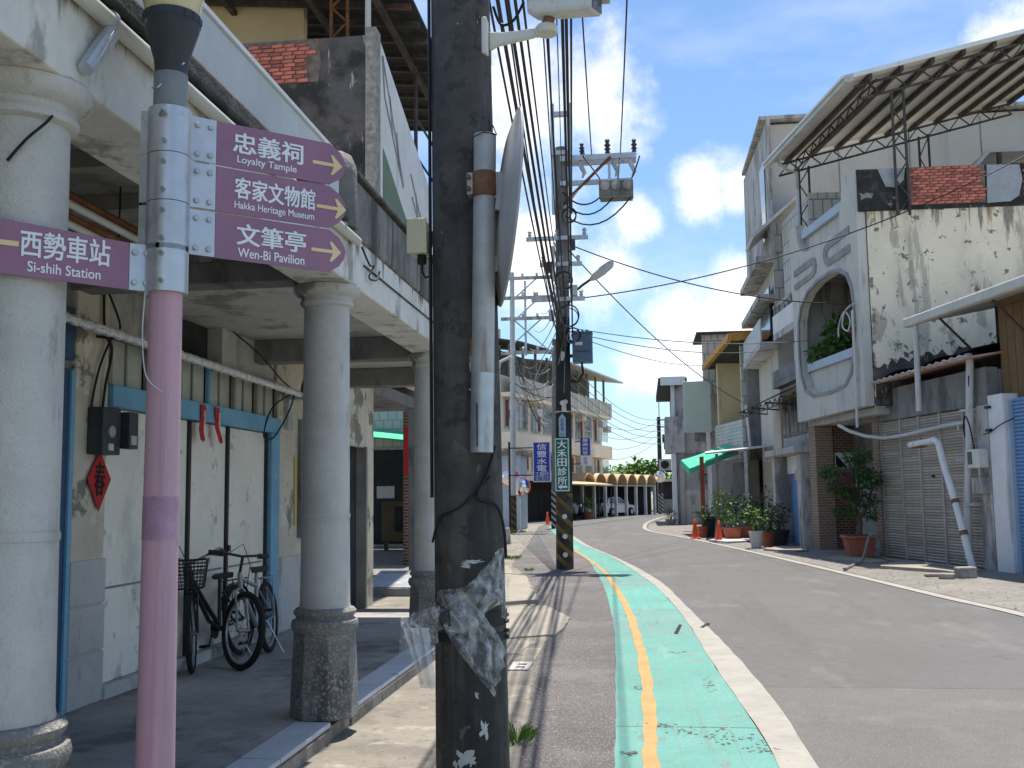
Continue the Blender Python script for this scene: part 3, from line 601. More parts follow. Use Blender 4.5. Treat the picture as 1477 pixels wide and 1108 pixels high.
for y0, y1 in ((7.52, 8.99), (9.03, 9.87), (9.93, 10.94)):
    d = MB().box(-4.16, -4.1, y0, y1, .235, 2.325).build('door_panel', 'door_white', h2, bevel=.006)
    MB().box(-4.0995, -4.09, y0 + .06, y1 - .06, .94, .955).build('panel_seam', 'wood_grey', d)
for y0 in (9.0, 9.885, 10.945): MB().box(-4.17, -4.075, y0 - .01, y0 + .035, .232, 2.325).build('door_stile', 'dark_steel', h2)
MB().box(-4.09, -4.06, 9.9, 9.95, 1.1, 1.16).build('door_latch', 'dark_steel', h2)
MB().box(-4.2, -4.03, 10.985, 11.24, .232, 2.33).build('door_jamb', 'blue_paint', h2, bevel=.006)
MB().box(-4.2, -4.02, 7.505, 11.24, 2.332, 2.5).build('lintel', 'blue_paint', h2, bevel=.006)
MB().box(-4.28, -4.2, 7.505, 11.24, 2.502, 2.95).build('transom_back', 'dark_inside', h2)
for y0 in yr(7.51, 11.2, .615): MB().box(-4.14, -4.05, y0 - .025, y0 + .025, 2.502, 2.86).build('transom_bar', 'blue_paint' if abs(y0 - 9.355) < .3 else 'wood_grey', h2)
MB().box(-4.14, -4.06, 7.51, 11.22, 2.861, 2.92).build('transom_head', 'wood_grey', h2)
for i, y0 in enumerate(yr(7.51, 11.2, .615)[:-1]):
    for j in range(2):
        w = MB().box(-4.11, -4.1, y0 + .03 + j * .29, y0 + .3 + j * .29, 2.505, 2.86).build('transom_pane', 'glass_frost', h2)
        MB().box(-4.112, -4.085, y0 + .3 + j * .29, y0 + .325 + j * .29, 2.504, 2.858).build('glazing_bar', 'wood_grey', w)
MB().box(-4.29, -4.1, 7.505, 8.6, 2.921, 3.298).build('upper_wall', 'concrete_grey', h2); MB().box(-4.29, -4.1, 9.75, 11.2, 2.921, 3.298).build('upper_wall', 'concrete_grey', h2)
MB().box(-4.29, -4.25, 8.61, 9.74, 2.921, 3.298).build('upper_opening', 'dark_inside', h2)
MB().box(-4.3, -4.08, 11.25, 13.75, .13, 3.299).build('plaster_wall', 'plaster_cream', h2)
MB().box(-4.3, -4.08, 15.05, 15.5, 0, 3.299).build('plaster_wall', 'plaster_cream', h2); MB().box(-4.3, -4.08, 13.76, 15.04, 2.35, 3.299).build('plaster_wall', 'plaster_cream', h2)
MB().box(-4.085, -4.06, 11.26, 13.74, .131, .95).build('dado', 'concrete_grey', h2)
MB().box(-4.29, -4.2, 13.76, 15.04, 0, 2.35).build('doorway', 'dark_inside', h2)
MB().box(-4.24, -4.05, 13.75, 13.83, 0, 2.36).build('door_frame', 'wood_grey', h2); MB().box(-4.24, -4.05, 14.97, 15.05, 0, 2.36).build('door_frame', 'wood_grey', h2)
wf = MB().box(-4.079, -4.03, 11.98, 12.75, 1.15, 2.55).build('window', 'concrete_dark', h2)
for i in range(6): MB().tube([(-4.005, 12.06 + .12 * i, 1.18), (-4.005, 12.06 + .12 * i, 2.52)], .011, 6).build('window_bar', 'galv', wf)
MB().box(-4.02, -3.99, 11.98, 12.75, 1.15, 1.19).build('window_rail', 'galv', wf)
MB().box(-4.079, -4.065, 11.85, 11.93, 1.3, 2.1).build('yellow_strip', 'yellow_tape', h2)
# loose fittings of the arcade
t = thing('foil_pipe', 'foil wrapped silver pipe running along above the folding doors', 'pipe', (-3.88, 6.4, 2.85))
pts = [(-3.88, 6.2 + .05 * i, 2.86 - .0006 * i) for i in range(106)]
MB().tube(pts, [.036 + .007 * math.sin(i * 2.1) + random.uniform(-.003, .003) for i in range(106)], 10).build('wrapped_tube', 'foil', t)
for yy in (7.3, 9.4, 11.35): MB().tube([(-4.06, yy, 2.84), (-3.88, yy, 2.82)], .012, 6).build('bracket', 'dark_steel', t)
t = thing('wall_lamp', 'small grey lamp bracket at the end of the foil wrapped pipe', 'lamp', (-4.0, 11.6, 2.7))
MB().box(-4.08, -3.8, 11.5, 11.62, 2.74, 2.79).build('lamp_arm', 'galv', t); MB().box(-4.08, -4.02, 11.48, 11.64, 2.4, 2.8).build('back_plate', 'galv', t)
MB().tube([(-3.86, 11.5, 2.82), (-3.83, 11.46, 2.9), (-3.8, 11.42, 3.0)], [.03, .035, .02], 8).build('lamp_head', 'dark_steel', t)
def cable(pts, r, m, label, name='cable', cat='cable', group=None, n=6):
    P = [Vector(p) for p in pts]; out = []
    for i in range(len(P) - 1):
        p0, p1, p2, p3 = P[max(i - 1, 0)], P[i], P[i + 1], P[min(i + 2, len(P) - 1)]
        for k in range(6):
            t = k / 6; out.append(.5 * ((2 * p1) + (p2 - p0) * t + (2 * p0 - 5 * p1 + 4 * p2 - p3) * t * t + (3 * p1 - p0 - 3 * p2 + p3) * t ** 3))
    out.append(P[-1])
    o = MB().tube(out, r, n).build(name, m, off=tuple(P[0]), smooth=True); return tag(o, label, cat, group)
cable([(-4.05, 9.9, 3.28), (-3.9, 10.2, 3.1), (-3.85, 10.7, 2.9), (-3.9, 11.3, 2.75), (-4.0, 11.0, 2.3), (-4.02, 10.7, 2.28), (-4.0, 10.9, 2.6), (-3.95, 11.4, 2.8)], .009, 'black_cable', 'black cable looping down beside the wall lamp')
cable([(-4.04, 7.35, 3.25), (-4.03, 7.36, 2.9), (-4.0, 7.42, 2.75), (-4.03, 7.4, 2.5), (-4.04, 7.38, 2.3)], .012, 'black_cable', 'thin black cable dropping into the meter box')
cable([(-4.04, 7.42, 3.2), (-3.98, 7.5, 2.95), (-4.02, 7.45, 2.85), (-4.03, 7.3, 2.6), (-4.04, 7.22, 2.3), (-4.04, 7.24, 2.05)], .01, 'black_cable', 'black cable curving left around the meter box')
t = thing('meter_box', 'dark grey electricity meter box on the pilaster left of the folding doors', 'meter box', (-4.05, 7.4, 1.95))
MB().box(-4.058, -3.93, 7.2, 7.46, 1.95, 2.3).build('housing', 'lamp_neck', t, bevel=.01); MB().box(-3.95, -3.87, 7.48, 7.62, 2.0, 2.28).build('breaker', 'lamp_neck', t, bevel=.008)
MB().lathe([(.045, 0), (.045, .02)], (-3.93, 7.3, 2.12), 16, 'x').build('dial', 'galv', t); MB().box(-3.932, -3.92, 7.27, 7.34, 1.98, 2.03).build('label_plate', 'paper_scrap', t); MB().box(-3.87, -3.862, 7.5, 7.58, 2.03, 2.1).build('label_plate', 'paper_scrap', t)
MB().box(-4.06, -3.94, 7.462, 7.53, 2.02, 2.26).build('link_piece', 'lamp_neck', t)
FY = lambda X: (lambda a, b, z: (X + b * -1, a, z))      # street-facing frame: a runs away from the camera, b outwards is negative
t = thing('spring_paper', 'red diamond spring festival paper with a black character on the pilaster', 'paper', (-4.05, 7.36, 1.78))
plate('paper', [(7.36, 1.98), (7.53, 1.77), (7.36, 1.53), (7.19, 1.77)], [], .004, lambda a, b, z: (-4.04 + b, a, z), 'red_paper', t)
lettering('春', lambda a, b, z: (-4.033 - b, a, z), 'ink', t, w=.14, h=.24, bold=.02, a0=7.36, z0=1.77)
for i, (yy, sk) in enumerate(((9.12, .0), (9.42, .1))):
    t = thing('red_ribbon', ['straight red paper streamer hanging on the blue lintel, nearer one', 'slanted red paper streamer hanging on the blue lintel, farther one'][i], 'streamer', (-4.0, yy, 2.48), 'paper streamers on the blue lintel')
    mb = MB(); n = 8
    mb.sheet(lambda u, v: (-4.012 + .012 * math.sin(u * 7 + i), yy + sk * u + (v - .5) * .1, 2.48 - .33 * u - (.02 if (u == 1 and abs(v - .5) < .2) else 0)), n, 4); mb.build('streamer_strip', 'red_paper', t, solid=.002)
    lettering('福春', lambda a, b, z: (-3.993 - b, a, z), 'sign_arrow', t, w=.05, h=.14, vertical=True, a0=yy + sk * .4, z0=2.36)
# --- third house: upper storey above an open ground floor
h3 = thing('balcony_house', 'house with a blackened side wall, exposed red brick patch and sloping balcony front', 'house', (-6, 17, 0))
MB().box(-10, -4.12, 15.6, 15.8, 3.62, 9.0).build('side_wall', 'blackened', h3)
MB().box(-4.24, -4.06, 15.55, 15.86, 3.62, 9.12).build('wall_corner', 'pebble', h3, bevel=.02)
MB().prism([(-4.3, 15.87, 3.62), (-4.3, 15.87, 9.1), (-4.3, 19.9, 7.75), (-4.3, 19.9, 3.62)], (.2, 0, 0)).build('front_wall', 'plaster_light', h3)
MB().prism([(-4.099, 16.15, 7.3), (-4.099, 18.9, 6.05), (-4.099, 18.9, 5.2), (-4.099, 16.15, 5.0)], (.012, 0, 0)).build('green_opening', 'grass' if False else mat('green_dim', (.17, .22, .14), .8, .1, 2, .1, 20), h3)
for (y0, z0), (y1, z1) in [((16.1, 8.85), (17.6, 7.1)), ((16.25, 8.2), (17.6, 7.05)), ((16.1, 8.85), (16.25, 8.2)), ((16.6, 8.35), (16.8, 7.75)), ((17.1, 7.9), (17.25, 7.35)), ((18.2, 7.5), (19.4, 6.6)), ((18.3, 7.1), (19.4, 6.4)), ((18.6, 7.25), (18.8, 6.75)), ((19.0, 6.95), (19.15, 6.5))]:
    MB().prism([(-4.099, y0 - .03, z0), (-4.099, y0 + .03, z0 + .02), (-4.099, y1 + .03, z1 + .02), (-4.099, y1 - .03, z1)], (.012, 0, 0)).build('facade_groove', 'facade_recess', h3)
MB().box(-10, -4.08, 15.45, 15.79, 3.3, 3.6).build('lintel', 'concrete_dark', h3); MB().box(-4.3, -2.4, 15.2, 15.44, 3.45, 4.0).build('cross_wall', 'plaster_cream', h3)
MB().box(-4.3, -2.4, 15.44, 15.6, 3.3, 3.449).build('cross_beam', 'concrete_dark', h3)
MB().box(-10, -4.31, 15.81, 19.9, 3.3, 3.5).build('floor_slab', 'concrete_dark', h3); MB().box(-10, -4.31, 19.7, 19.9, 3.51, 7.7).build('rear_wall', 'concrete_grey', h3)
MB().box(-9, -5.85, 17.3, 17.5, 3.51, 13).build('stair_tower_wall', 'wall_beige', h3); MB().box(-9, -5.86, 17.51, 19.69, 3.51, 9).build('stair_tower', 'wall_beige', h3)
MB().box(-4.4, -4.12, 19.3, 19.6, 0, 3.3).build('pillar', 'concrete_dark', h3); MB().box(-10, -9.7, 15.6, 19.9, 0, 3.3).build('rear_wall', 'concrete_dark', h3)
# bricks laid bare on the blackened wall
def brick_patch(root, M, w0, w1, z0, z1, bw, bh, seed, ragged=.1, m='brick_red', depth=.03):
    """individual bricks sharing one mesh, laid in running bond on a wall frame M(a, b, z)"""
    rnd = random.Random(seed); src = None; rows = int((z1 - z0) / bh); n = 0
    rot = math.atan2(Vector(M(1, 0, 0)).y - Vector(M(0, 0, 0)).y, M(1, 0, 0)[0] - M(0, 0, 0)[0])
    for r in range(rows):
        a = w0 + (bw / 2 if r % 2 else 0) + rnd.uniform(0, ragged)
        while a + bw <= w1 + rnd.uniform(-ragged * .5, ragged * .5):
            c = Vector(M(a + bw / 2, -rnd.uniform(.004, depth * .5), z0 + (r + .5) * bh)) - ROOTLOC[root.name]
            if src is None:
                src = MB().box(-bw / 2 + .005, bw / 2 - .005, -depth / 2, depth / 2, -bh / 2 + .0045, bh / 2 - .0045).build('brick', m, root, off=(0, 0, 0)); src.location = c; src.rotation_euler = (0, 0, rot); o = src
                md = src.modifiers.new('bevel', 'BEVEL'); md.width = .006; md.segments = 1
            else: o = inst(src, 'brick', root, c, (0, 0, rot + rnd.uniform(-.01, .01)), (rnd.uniform(.93, 1.0), 1, rnd.uniform(.9, 1)))
            a += bw; n += 1
    return n
plate('mortar_bed', [(-6.6, 8.28), (-5.02, 8.28), (-4.98, 8.6), (-5.03, 9.0), (-6.6, 9.0)], [], .006, lambda a, b, z: (a, 15.594 + b * .5, z), 'mortar', h3)
brick_patch(h3, lambda a, b, z: (a, 15.592 + b, z), -6.6, -5.05, 8.28, 9.0, .2, .066, 4)
# roof of the third house: dark sheet on steel, seen from below
MB().quad((-10, 14.6, 10.9), (-3.8, 14.6, 10.3), (-3.8, 23.6, 10.3), (-10, 23.6, 10.9)).build('roof_sheet', 'roof_dark', h3, solid=.04)
for yy in yr(15, 23.4, .7): MB().prism([(-10, yy, 10.84), (-3.85, yy, 10.24), (-3.85, yy, 10.14), (-10, yy, 10.74)], (0, .07, 0)).build('purlin', 'truss_steel', h3)
for xx in (-4.4, -5.6, -7.2): MB().box(xx, xx + .1, 14.7, 23.5, 10.22 - (xx + 3.85) * .0976 - .2, 10.12 - (xx + 3.85) * .0976).build('rafter', 'truss_steel', h3)
MB().box(-3.8, -3.62, 14.6, 16.6, 10.2, 10.4).build('gutter', 'sheet_grey', h3)
MB().prism([(-3.78, 13.9, 9.5), (-3.78, 13.9, 10.6), (-3.78, 16.6, 10.6), (-3.78, 16.6, 8.9)], (.05, 0, 0)).build('eave_sheet', 'sheet_grey', h3) if False else None
tr = MB()
for xx in (-5.0, -4.72): tr.tube([(xx, 16.2, 9.0), (xx, 16.2, 10.4)], .03, 6)
for i in range(5): tr.tube([(-5.0 if i % 2 else -4.72, 16.2, 9.0 + .27 * i), (-4.72 if i % 2 else -5.0, 16.2, 9.27 + .27 * i)], .02, 5)
tr.build('lattice_post', 'rust_brown', h3); MB().tube([(-4.3, 15.95, 9.05), (-4.3, 15.95, 10.4)], .05, 8).build('roof_post', 'pvc_white', h3)
MB().tube([(-4.35, 19.8, 7.7), (-4.35, 19.8, 10.3)], .04, 8).build('roof_post', 'truss_steel', h3)
for z in (8.4, 9.2): MB().tube([(-4.35, 19.8, z), (-4.35, 23.4, z)], .025, 6).build('roof_rail', 'truss_steel', h3)
MB().tube([(-4.35, 23.4, 0), (-4.35, 23.4, 10.3)], .04, 8).build('roof_post', 'truss_steel', h3)
# --- what shows through the open ground floor
h4 = thing('brick_house', 'dark brown brick house corner behind the open passage with a red couplet', 'house', (-5.6, 25, 0))
MB().box(-5.72, -5.34, 24.5, 25.0, 0, 4.6).build('brick_pillar', 'brick_brown', h4, bevel=.01)
MB().box(-5.7, -5.36, 25.0, 33, 0, 4.4).build('side_wall', 'brick_brown', h4); MB().box(-10, -5.3, 24.3, 33, 4.6, 4.75).build('roof', 'roof_dark', h4)
t = thing('door_couplet', 'tall red paper couplet with black characters on the brick pillar', 'couplet', (-5.5, 24.48, 1.9))
MB().box(-5.69, -5.38, 24.48, 24.49, 2.15, 3.3).build('paper', 'red_paper', t)
lettering('福壽安康', lambda a, b, z: (a, 24.478 + b, z), 'ink', t, w=.13, h=.9, vertical=True, a0=-5.5, z0=2.72, bold=.01)
bh = thing('yard_house', 'pale tiled house front with a dark door at the end of the passage', 'house', (-8, 34, 0))
MB().box(-14, -6.6, 34, 38, 0, 5.5).build('wall', mat('tile_pale', (.55, .55, .54), .6, .05, 2, .05, 20, bricks=((.55, .55, .54), (.5, .5, .5), (.3, .3, .3), .3, .3, .02)), bh)
MB().box(-9.3, -7.75, 33.9, 33.99, .1, 3.2).build('door', 'dark_inside', bh); MB().box(-8.8, -8.2, 33.87, 33.899, 1.6, 2.0).build('notice', 'paper_scrap', bh)
MB().prism([(-11, 34, 4.1), (-6.5, 34, 3.6), (-6.5, 33.0, 3.3), (-11, 33.0, 3.8)], (0, 0, .05)).build('awning', 'green_awning', bh); MB().box(-7.6, -7.5, 33.1, 33.2, 0, 3.4).build('awning_post', 'wood_grey', bh)
t = thing('yellow_cabinet', 'low brown-yellow cabinet standing in the yard beyond the passage', 'cabinet', (-7.4, 31, 0))
MB().box(-7.9, -6.75, 31, 31.5, .3, 1.5).build('cabinet_body', mat('cabinet_brown', (.11, .075, .035), .8, .15, 2, .1, 30), t, bevel=.02); MB().box(-7.5, -7.15, 30.985, 30.999, .6, 1.35).build('emblem', 'dark_inside', t)
for xx in (-7.85, -6.85): MB().box(xx, xx + .06, 31.1, 31.4, 0.01, .3).build('leg', 'dark_steel', t)
t = thing('ramp_plate', 'grey steel ramp plate on the floor beyond the third column', 'ramp', (-3.9, 17.5, 0))
MB().prism([(-4.6, 16.9, .14), (-3.4, 16.7, .14), (-3.5, 18.2, .3), (-4.7, 18.4, .3)], (0, 0, .02)).build('plate', 'galv', t); MB().box(-4.6, -3.5, 18.1, 18.2, .012, .3).build('support', 'concrete_dark', t)
MB().box(-4.5, -3.4, 16.75, 16.9, .012, .14).build('support', 'concrete_dark', t)
cable([(-2.05, 3.36, 2.99), (-2.055, 3.31, 2.93), (-2.1, 3.27, 2.86), (-2.16, 3.255, 2.78)], .006, 'black_cable', 'short black cable end hanging on the nearest column')
cable([(-1.97, 7.15, 3.4), (-1.95, 7.3, 3.3), (-1.96, 7.45, 3.33), (-1.97, 7.35, 3.22), (-1.965, 7.55, 3.24), (-1.98, 7.7, 3.34)], .007, 'black_cable', 'knotted black cable below the end of the terrace drain pipe')
# ---------------------------------------------------------------- pink direction post
sp = thing('sign_post', 'pink lamp post with stacked purple direction boards and a cream lantern', 'sign post', (-1.735, 3.6, 0))
C0 = (-1.735, 3.6)
def cyl(z0, z1, r0, r1=None, n=36, c=C0): return MB().lathe([(r0, z0), (r1 or r0, z1)], (c[0], c[1], 0), n)
cyl(.012, 1.462, .0705, .0625).build('pole', 'pink_paint', sp, smooth=True)
cyl(1.462, 1.617, .0645, .0635).build('worn_band', 'pink_patch', sp, smooth=True)
cyl(1.617, 2.4, .0618, .0585).build('pole', 'pink_paint', sp, smooth=True)
cyl(3.07, 3.2, .062).build('collar', 'lamp_collar', sp, smooth=True)
MB().lathe([(.058, 3.2), (.064, 3.26), (.082, 3.32), (.1, 3.38), (.103, 3.4)], (*C0, 0), 36).build('lamp_neck', 'lamp_neck', sp, smooth=True)
rim = MB().lathe([(.104, 3.4), (.107, 3.405), (.107, 3.43), (.104, 3.435)], (*C0, 0), 36).build('lamp_rim', 'lamp_neck', sp)
for i in range(18):
    a = i * math.pi / 9; MB().tube([(C0[0] + .107 * math.cos(a), C0[1] + .107 * math.sin(a), 3.405), (C0[0] + .107 * math.cos(a), C0[1] + .107 * math.sin(a), 3.43)], .003, 4).build('rim_rib', 'lamp_neck', rim)
MB().lathe([(.098, 3.436), (.112, 3.5), (.135, 3.62), (.165, 3.76), (.175, 3.82), (.15, 3.9), (.08, 3.95), (.02, 3.96)], (*C0, 0), 36).build('lamp_globe', 'lamp_globe', sp, smooth=True)
DR = Vector((.737, .676, 0)).normalized(); BK = Vector((-.676, .737, 0)).normalized()
SM = frame((-1.735, 3.6, 0), DR, BK)
def bolt(a, z, par, b=-.004, r=.0115):
    mb = MB(SM); n = 6; vs = [(a + r * math.cos(i * math.pi / 3 + .3), b, z + r * math.sin(i * math.pi / 3 + .3)) for i in range(6)]
    mb.prism(vs, (0, -.009, 0)); return mb.build('bolt', 'bolt', par, bevel=.0015)
def clamp(z0, z1, side):
    c = cyl(z0, z1, .078).build('clamp_sleeve', 'steel_plate', sp, smooth=True, bevel=.002)
    mb = MB(SM); mb.box(side * .06, side * .178, -.0035, .0035, z0 + .004, z1 - .002) if side > 0 else mb.box(-.135, -.05, -.0035, .0035, z0 + .002, z1 - .002)
    p = mb.build('mount_plate', 'steel_plate', c)
    for az in ((.105, .155) if side > 0 else (-.117, -.075)):
        for zz in (z0 + .03, z1 - .035): bolt(az, zz, c)
    for zz in (z0 + .035, z1 - .04):
        mb = MB(); a = -1.35; x, y = C0[0] + .078 * math.cos(a), C0[1] + .078 * math.sin(a)
        mb.lathe([(.009, -.012), (.009, .004)], (x, y, zz), 8, 'y').build('bolt', 'bolt', c)
    MB().box(C0[0] - .1, C0[0] - .072, C0[1] - .03, C0[1] - .024, z0 + .005, z1 - .005).build('clamp_flange', 'steel_plate', c)
    return c
BL = [(2.885, 3.062, '忠義祠', 'Loyalty Tample', .39, .29, .385, .247, .645), (2.702, 2.882, '客家文物館', 'Hakka Heritage Museum', .422, .335, .42, .333, .664), (2.519, 2.699, '文筆亭', 'Wen-Bi Pavilion', .408, .285, .408, .275, .642)]
for z0, z1, zh, en, cz, wz, ce, we, ar in BL:
    clamp(z0, z1, 1); h = z1 - z0
    out = [(.18, z0 + .002), (.655, z0 + .002), (.7, z0 + .03), (.722, z0 + .062), (.728, z0 + h * .5), (.722, z1 - .062), (.7, z1 - .03), (.655, z1 - .002), (.18, z1 - .002)]
    b = plate('sign_board', out, [], .006, lambda a, b, z: SM(a, b - .003, z), 'sign_purple', sp)
    FR = lambda a, b, z: SM(a, b - .0035, z)
    lettering(zh, FR, 'sign_letter', b, w=wz, h=.083, bold=.02, a0=cz, z0=z1 - .073)
    lettering(en, FR, 'sign_letter', b, w=we, h=.036, bold=.012, a0=ce, z0=z0 + .034)
    az = z0 + h * .48
    plate('arrow', [(ar - .066, az - .007), (ar + .028, az - .007), (ar + .014, az - .04), (ar + .024, az - .042), (ar + .066, az), (ar + .024, az + .042), (ar + .014, az + .04), (ar + .028, az + .007), (ar - .066, az + .007)], [], .0015, lambda a, b, z: SM(a, b - .0055, z), 'sign_arrow', b)
clamp(2.362, 2.538, -1)
b = plate('sign_board', [(-.137, 2.364), (-.137, 2.536), (-.66, 2.573), (-.72, 2.54), (-.75, 2.475), (-.72, 2.41), (-.655, 2.378)], [], .006, lambda a, b, z: SM(a, b - .003, z), 'sign_purple', sp)
FR = lambda a, b, z: SM(a, b - .0035, z - (a + .35) * .015)
lettering('西勢車站', FR, 'sign_letter', b, w=.295, h=.093, bold=.018, a0=-.352, z0=2.488)
lettering('Si-shih Station', FR, 'sign_letter', b, w=.24, h=.036, bold=.012, a0=-.355, z0=2.408)
plate('arrow', [(-.505, 2.474), (-.505, 2.492), (-.62, 2.492), (-.605, 2.525), (-.616, 2.527), (-.66, 2.483), (-.616, 2.44), (-.605, 2.442), (-.62, 2.474)], [], .0015, lambda a, b, z: SM(a, b - .0055, z), 'sign_arrow', b)
MB().tube(sm([(C0[0] - .05, C0[1] - .062, 2.36), (C0[0] - .045, C0[1] - .085, 2.2), (C0[0] - .03, C0[1] - .08, 2.05), (C0[0] + .03, C0[1] - .075, 1.99)]), .0025, 5).build('loose_wire', 'pvc_white', sp)
MB().tube([(C0[0] + .06, C0[1] - .02, 3.24), (C0[0] - .02, C0[1] - .066, 3.13), (C0[0] - .065, C0[1] - .02, 3.15), (C0[0], C0[1] + .066, 3.2), (C0[0] + .06, C0[1] - .02, 3.24)], .0035, 5).build('tie_wire', 'galv', sp)
MB().tube([(C0[0] + .0, C0[1] - .075, 3.02), (C0[0] + .03, C0[1] - .11, 3.03)], .009, 8).build('clamp_screw', 'bolt', sp)
# ---------------------------------------------------------------- near utility pole and what hangs on it
def ppole(z): return Vector((-.864 - .0084 * z, 5.2, z)), .183 - .0066 * z
np_ = thing('utility_pole', 'tar-blackened utility pole in the foreground with flaking paint', 'utility pole', (-.866, 5.2, 0))
MB().tube([tuple(ppole(z)[0]) for z in (-.1, .5, 1.2, 2, 3, 4.2, 6, 9.6)], [ppole(z)[1] for z in (-.1, .5, 1.2, 2, 3, 4.2, 6, 9.6)], 40).build('pole_shaft', 'pole_tar', np_, smooth=True)
def on_pole(th, z, r=0.0):
    c, R = ppole(z); return (c.x + (R + r) * math.sin(th), c.y - (R + r) * math.cos(th), z)
def scrap(th, z, w, h, m, seed, n=18, name='paper_scrap', par=np_):
    rnd = random.Random(seed); pts = []
    for i in range(n):
        a = 2 * math.pi * i / n; k = rnd.uniform(.3, 1.1); pts.append((th + w * k * math.cos(a) / .17, z + h * k * math.sin(a)))
    mb = MB(); c = len(pts); mb.add([on_pole(th, z, .0025)] + [on_pole(a, b, .002) for a, b in pts], [(0, i + 1, (i + 1) % c + 1) for i in range(c)]); mb.build(name, m, par)
for i, a in enumerate([(.35, 2.34, .022, .05, 'paint_rust'), (.37, 2.25, .018, .07, 'paint_rust'), (.3, 2.26, .012, .05, 'paper_scrap'), (.33, 2.13, .018, .022, 'paper_scrap'), (.35, 2.05, .02, .025, 'paper_scrap'), (.32, 1.97, .012, .03, 'paint_rust'), (.38, 1.93, .022, .018, 'paper_scrap'),
                       (-.02, .37, .05, .055, 'paper_scrap'), (.14, .36, .02, .03, 'paper_scrap'), (-.3, .34, .02, .02, 'paper_scrap'), (.2, 1.29, .07, .014, 'paper_scrap'), (.05, 1.27, .03, .016, 'paper_scrap'), (-.1, .905, .05, .006, 'paper_scrap'), (.3, .66, .012, .02, 'paper_scrap'), (.5, .5, .03, .05, 'paper_scrap')]): scrap(*a, 100 + i)
for i in range(20): scrap(random.uniform(-1.2, 1.2), random.uniform(.3, 4.1), random.uniform(.0015, .005), random.uniform(.003, .011), 'paper_scrap', 300 + i, 6)
for z0, z1, r in ((.975, 1.05, .006), (.9, .945, .005)):
    mb = MB(); c0, R0 = ppole((z0 + z1) / 2); mb.lathe([(R0 + .001, z0), (R0 + r, z0 + .003), (R0 + r, z1 - .003), (R0 + .001, z1)], (c0.x, c0.y, 0), 40); mb.build('steel_band', 'black_rubber', np_)
    for k in range(2): MB().box(c0.x + R0 - .004, c0.x + R0 + .018, 5.16, 5.2, z0 + .01 + k * .03, z0 + .024 + k * .03).build('band_buckle', 'dark_steel', np_)
MB().tube([on_pole(-1.25, z, .012) for z in (1.6, 2.4, 3.2, 4.6, 7)], .009, 6).build('pole_cable', 'black_cable', np_); MB().tube([on_pole(-1.4, z, .014) for z in (2.9, 3.4, 4.6, 7)], .006, 6).build('pole_cable', 'black_cable', np_)
MB().tube(sm([on_pole(.95, 1.85, .02), on_pole(.7, 1.72, .016), on_pole(.4, 1.6, .014), on_pole(.95, 1.56, .016), on_pole(1.25, 1.45, .02), on_pole(1.35, 1.3, .02)]), .008, 6).build('pole_cable', 'black_cable', np_)
MB().tube(sm([on_pole(-1.3, 1.38, .01), on_pole(-.7, 1.5, .01), on_pole(.0, 1.56, .01), on_pole(.8, 1.7, .012)]), .006, 6).build('pole_cable', 'black_cable', np_)
cp = thing('bracket_pipe', 'galvanised rusty bracket pipe strapped to the front of the near pole', 'pipe', (-.76, 5.0, 1.8))
MB().lathe([(.056, 1.815), (.056, 3.4)], (0, 0, 0), 24, caps=False).add([], []).build('tmp', None) if False else None
MB().tube([(-.775, 4.985, 1.815), (-.765, 4.985, 2.2)], .057, 24).build('pipe_end', 'galv', cp, smooth=True)
MB().tube([(-.765, 4.985, 2.2), (-.742, 4.985, 3.4)], .056, 24).build('pipe_body', 'galv_rust', cp, smooth=True)
MB().box(-.79, -.785, 4.925, 4.93, 1.84, 2.05).build('slot', 'dark_inside', cp)
MB().lathe([(.062, 3.08), (.066, 3.085), (.066, 3.2), (.062, 3.205)], (-.747, 4.985, 0), 24).build('pipe_strap', 'rusty_clamp', cp)
MB().box(-.83, -.79, 4.95, 5.03, 3.09, 3.2).build('strap_plate', 'galv_rust', cp); MB().box(-.7, -.655, 4.96, 5.02, 3.07, 3.2).build('strap_plate', 'galv_rust', cp)
for z in (3.115, 3.175): MB().lathe([(.012, -.05), (.012, .055)], (-.82, 4.975, z), 8, 'y').build('bolt', 'rusty_clamp', cp)
MB().tube([(-.8, 4.93, 3.37), (-.74, 4.92, 3.395), (-.68, 4.96, 3.39), (-.7, 4.96, 3.44)], .0035, 5).build('tie_wire', 'black_cable', cp)
rs = thing('round_mirror', 'grey back of a round road mirror seen edge-on beside the near pole', 'mirror', (-.655, 5.12, 3.06)); rs.rotation_euler = (0, .09, .235)
ROOTLOC[rs.name] = Vector()
MB().lathe([(.02, .075), (.2, .068), (.36, .045), (.47, .005), (.5, -.012), (.5, -.028), (.48, -.03)], (0, 0, 0), 48, 'x', caps=False).build('mirror_back', 'tall_grey', rs, smooth=True) if False else None
MB().lathe([(.02, -.05), (.2, -.046), (.36, -.03), (.47, -.002), (.5, .006), (.505, .016), (.48, .02), (.02, .05)], (0, 0, 0), 48, 'x').build('mirror_back', 'sheet_grey', rs, smooth=True)
MB().box(-.07, -.04, -.16, -.1, -.06, .12).build('mount_bracket', 'galv_rust', rs); MB().box(-.06, -.03, -.12, -.04, -.36, -.28).build('mount_bracket', 'galv_rust', rs)
jb = thing('junction_box', 'cream plastic junction box on the left of the near pole', 'junction box', (-1.12, 5.2, 2.85))
MB().box(-1.17, -1.075, 5.13, 5.26, 2.85, 3.025).build('box_body', 'box_cream', jb, bevel=.012); MB().box(-1.175, -1.07, 5.115, 5.128, 2.845, 3.03).build('box_lid', 'box_cream', jb, bevel=.006)
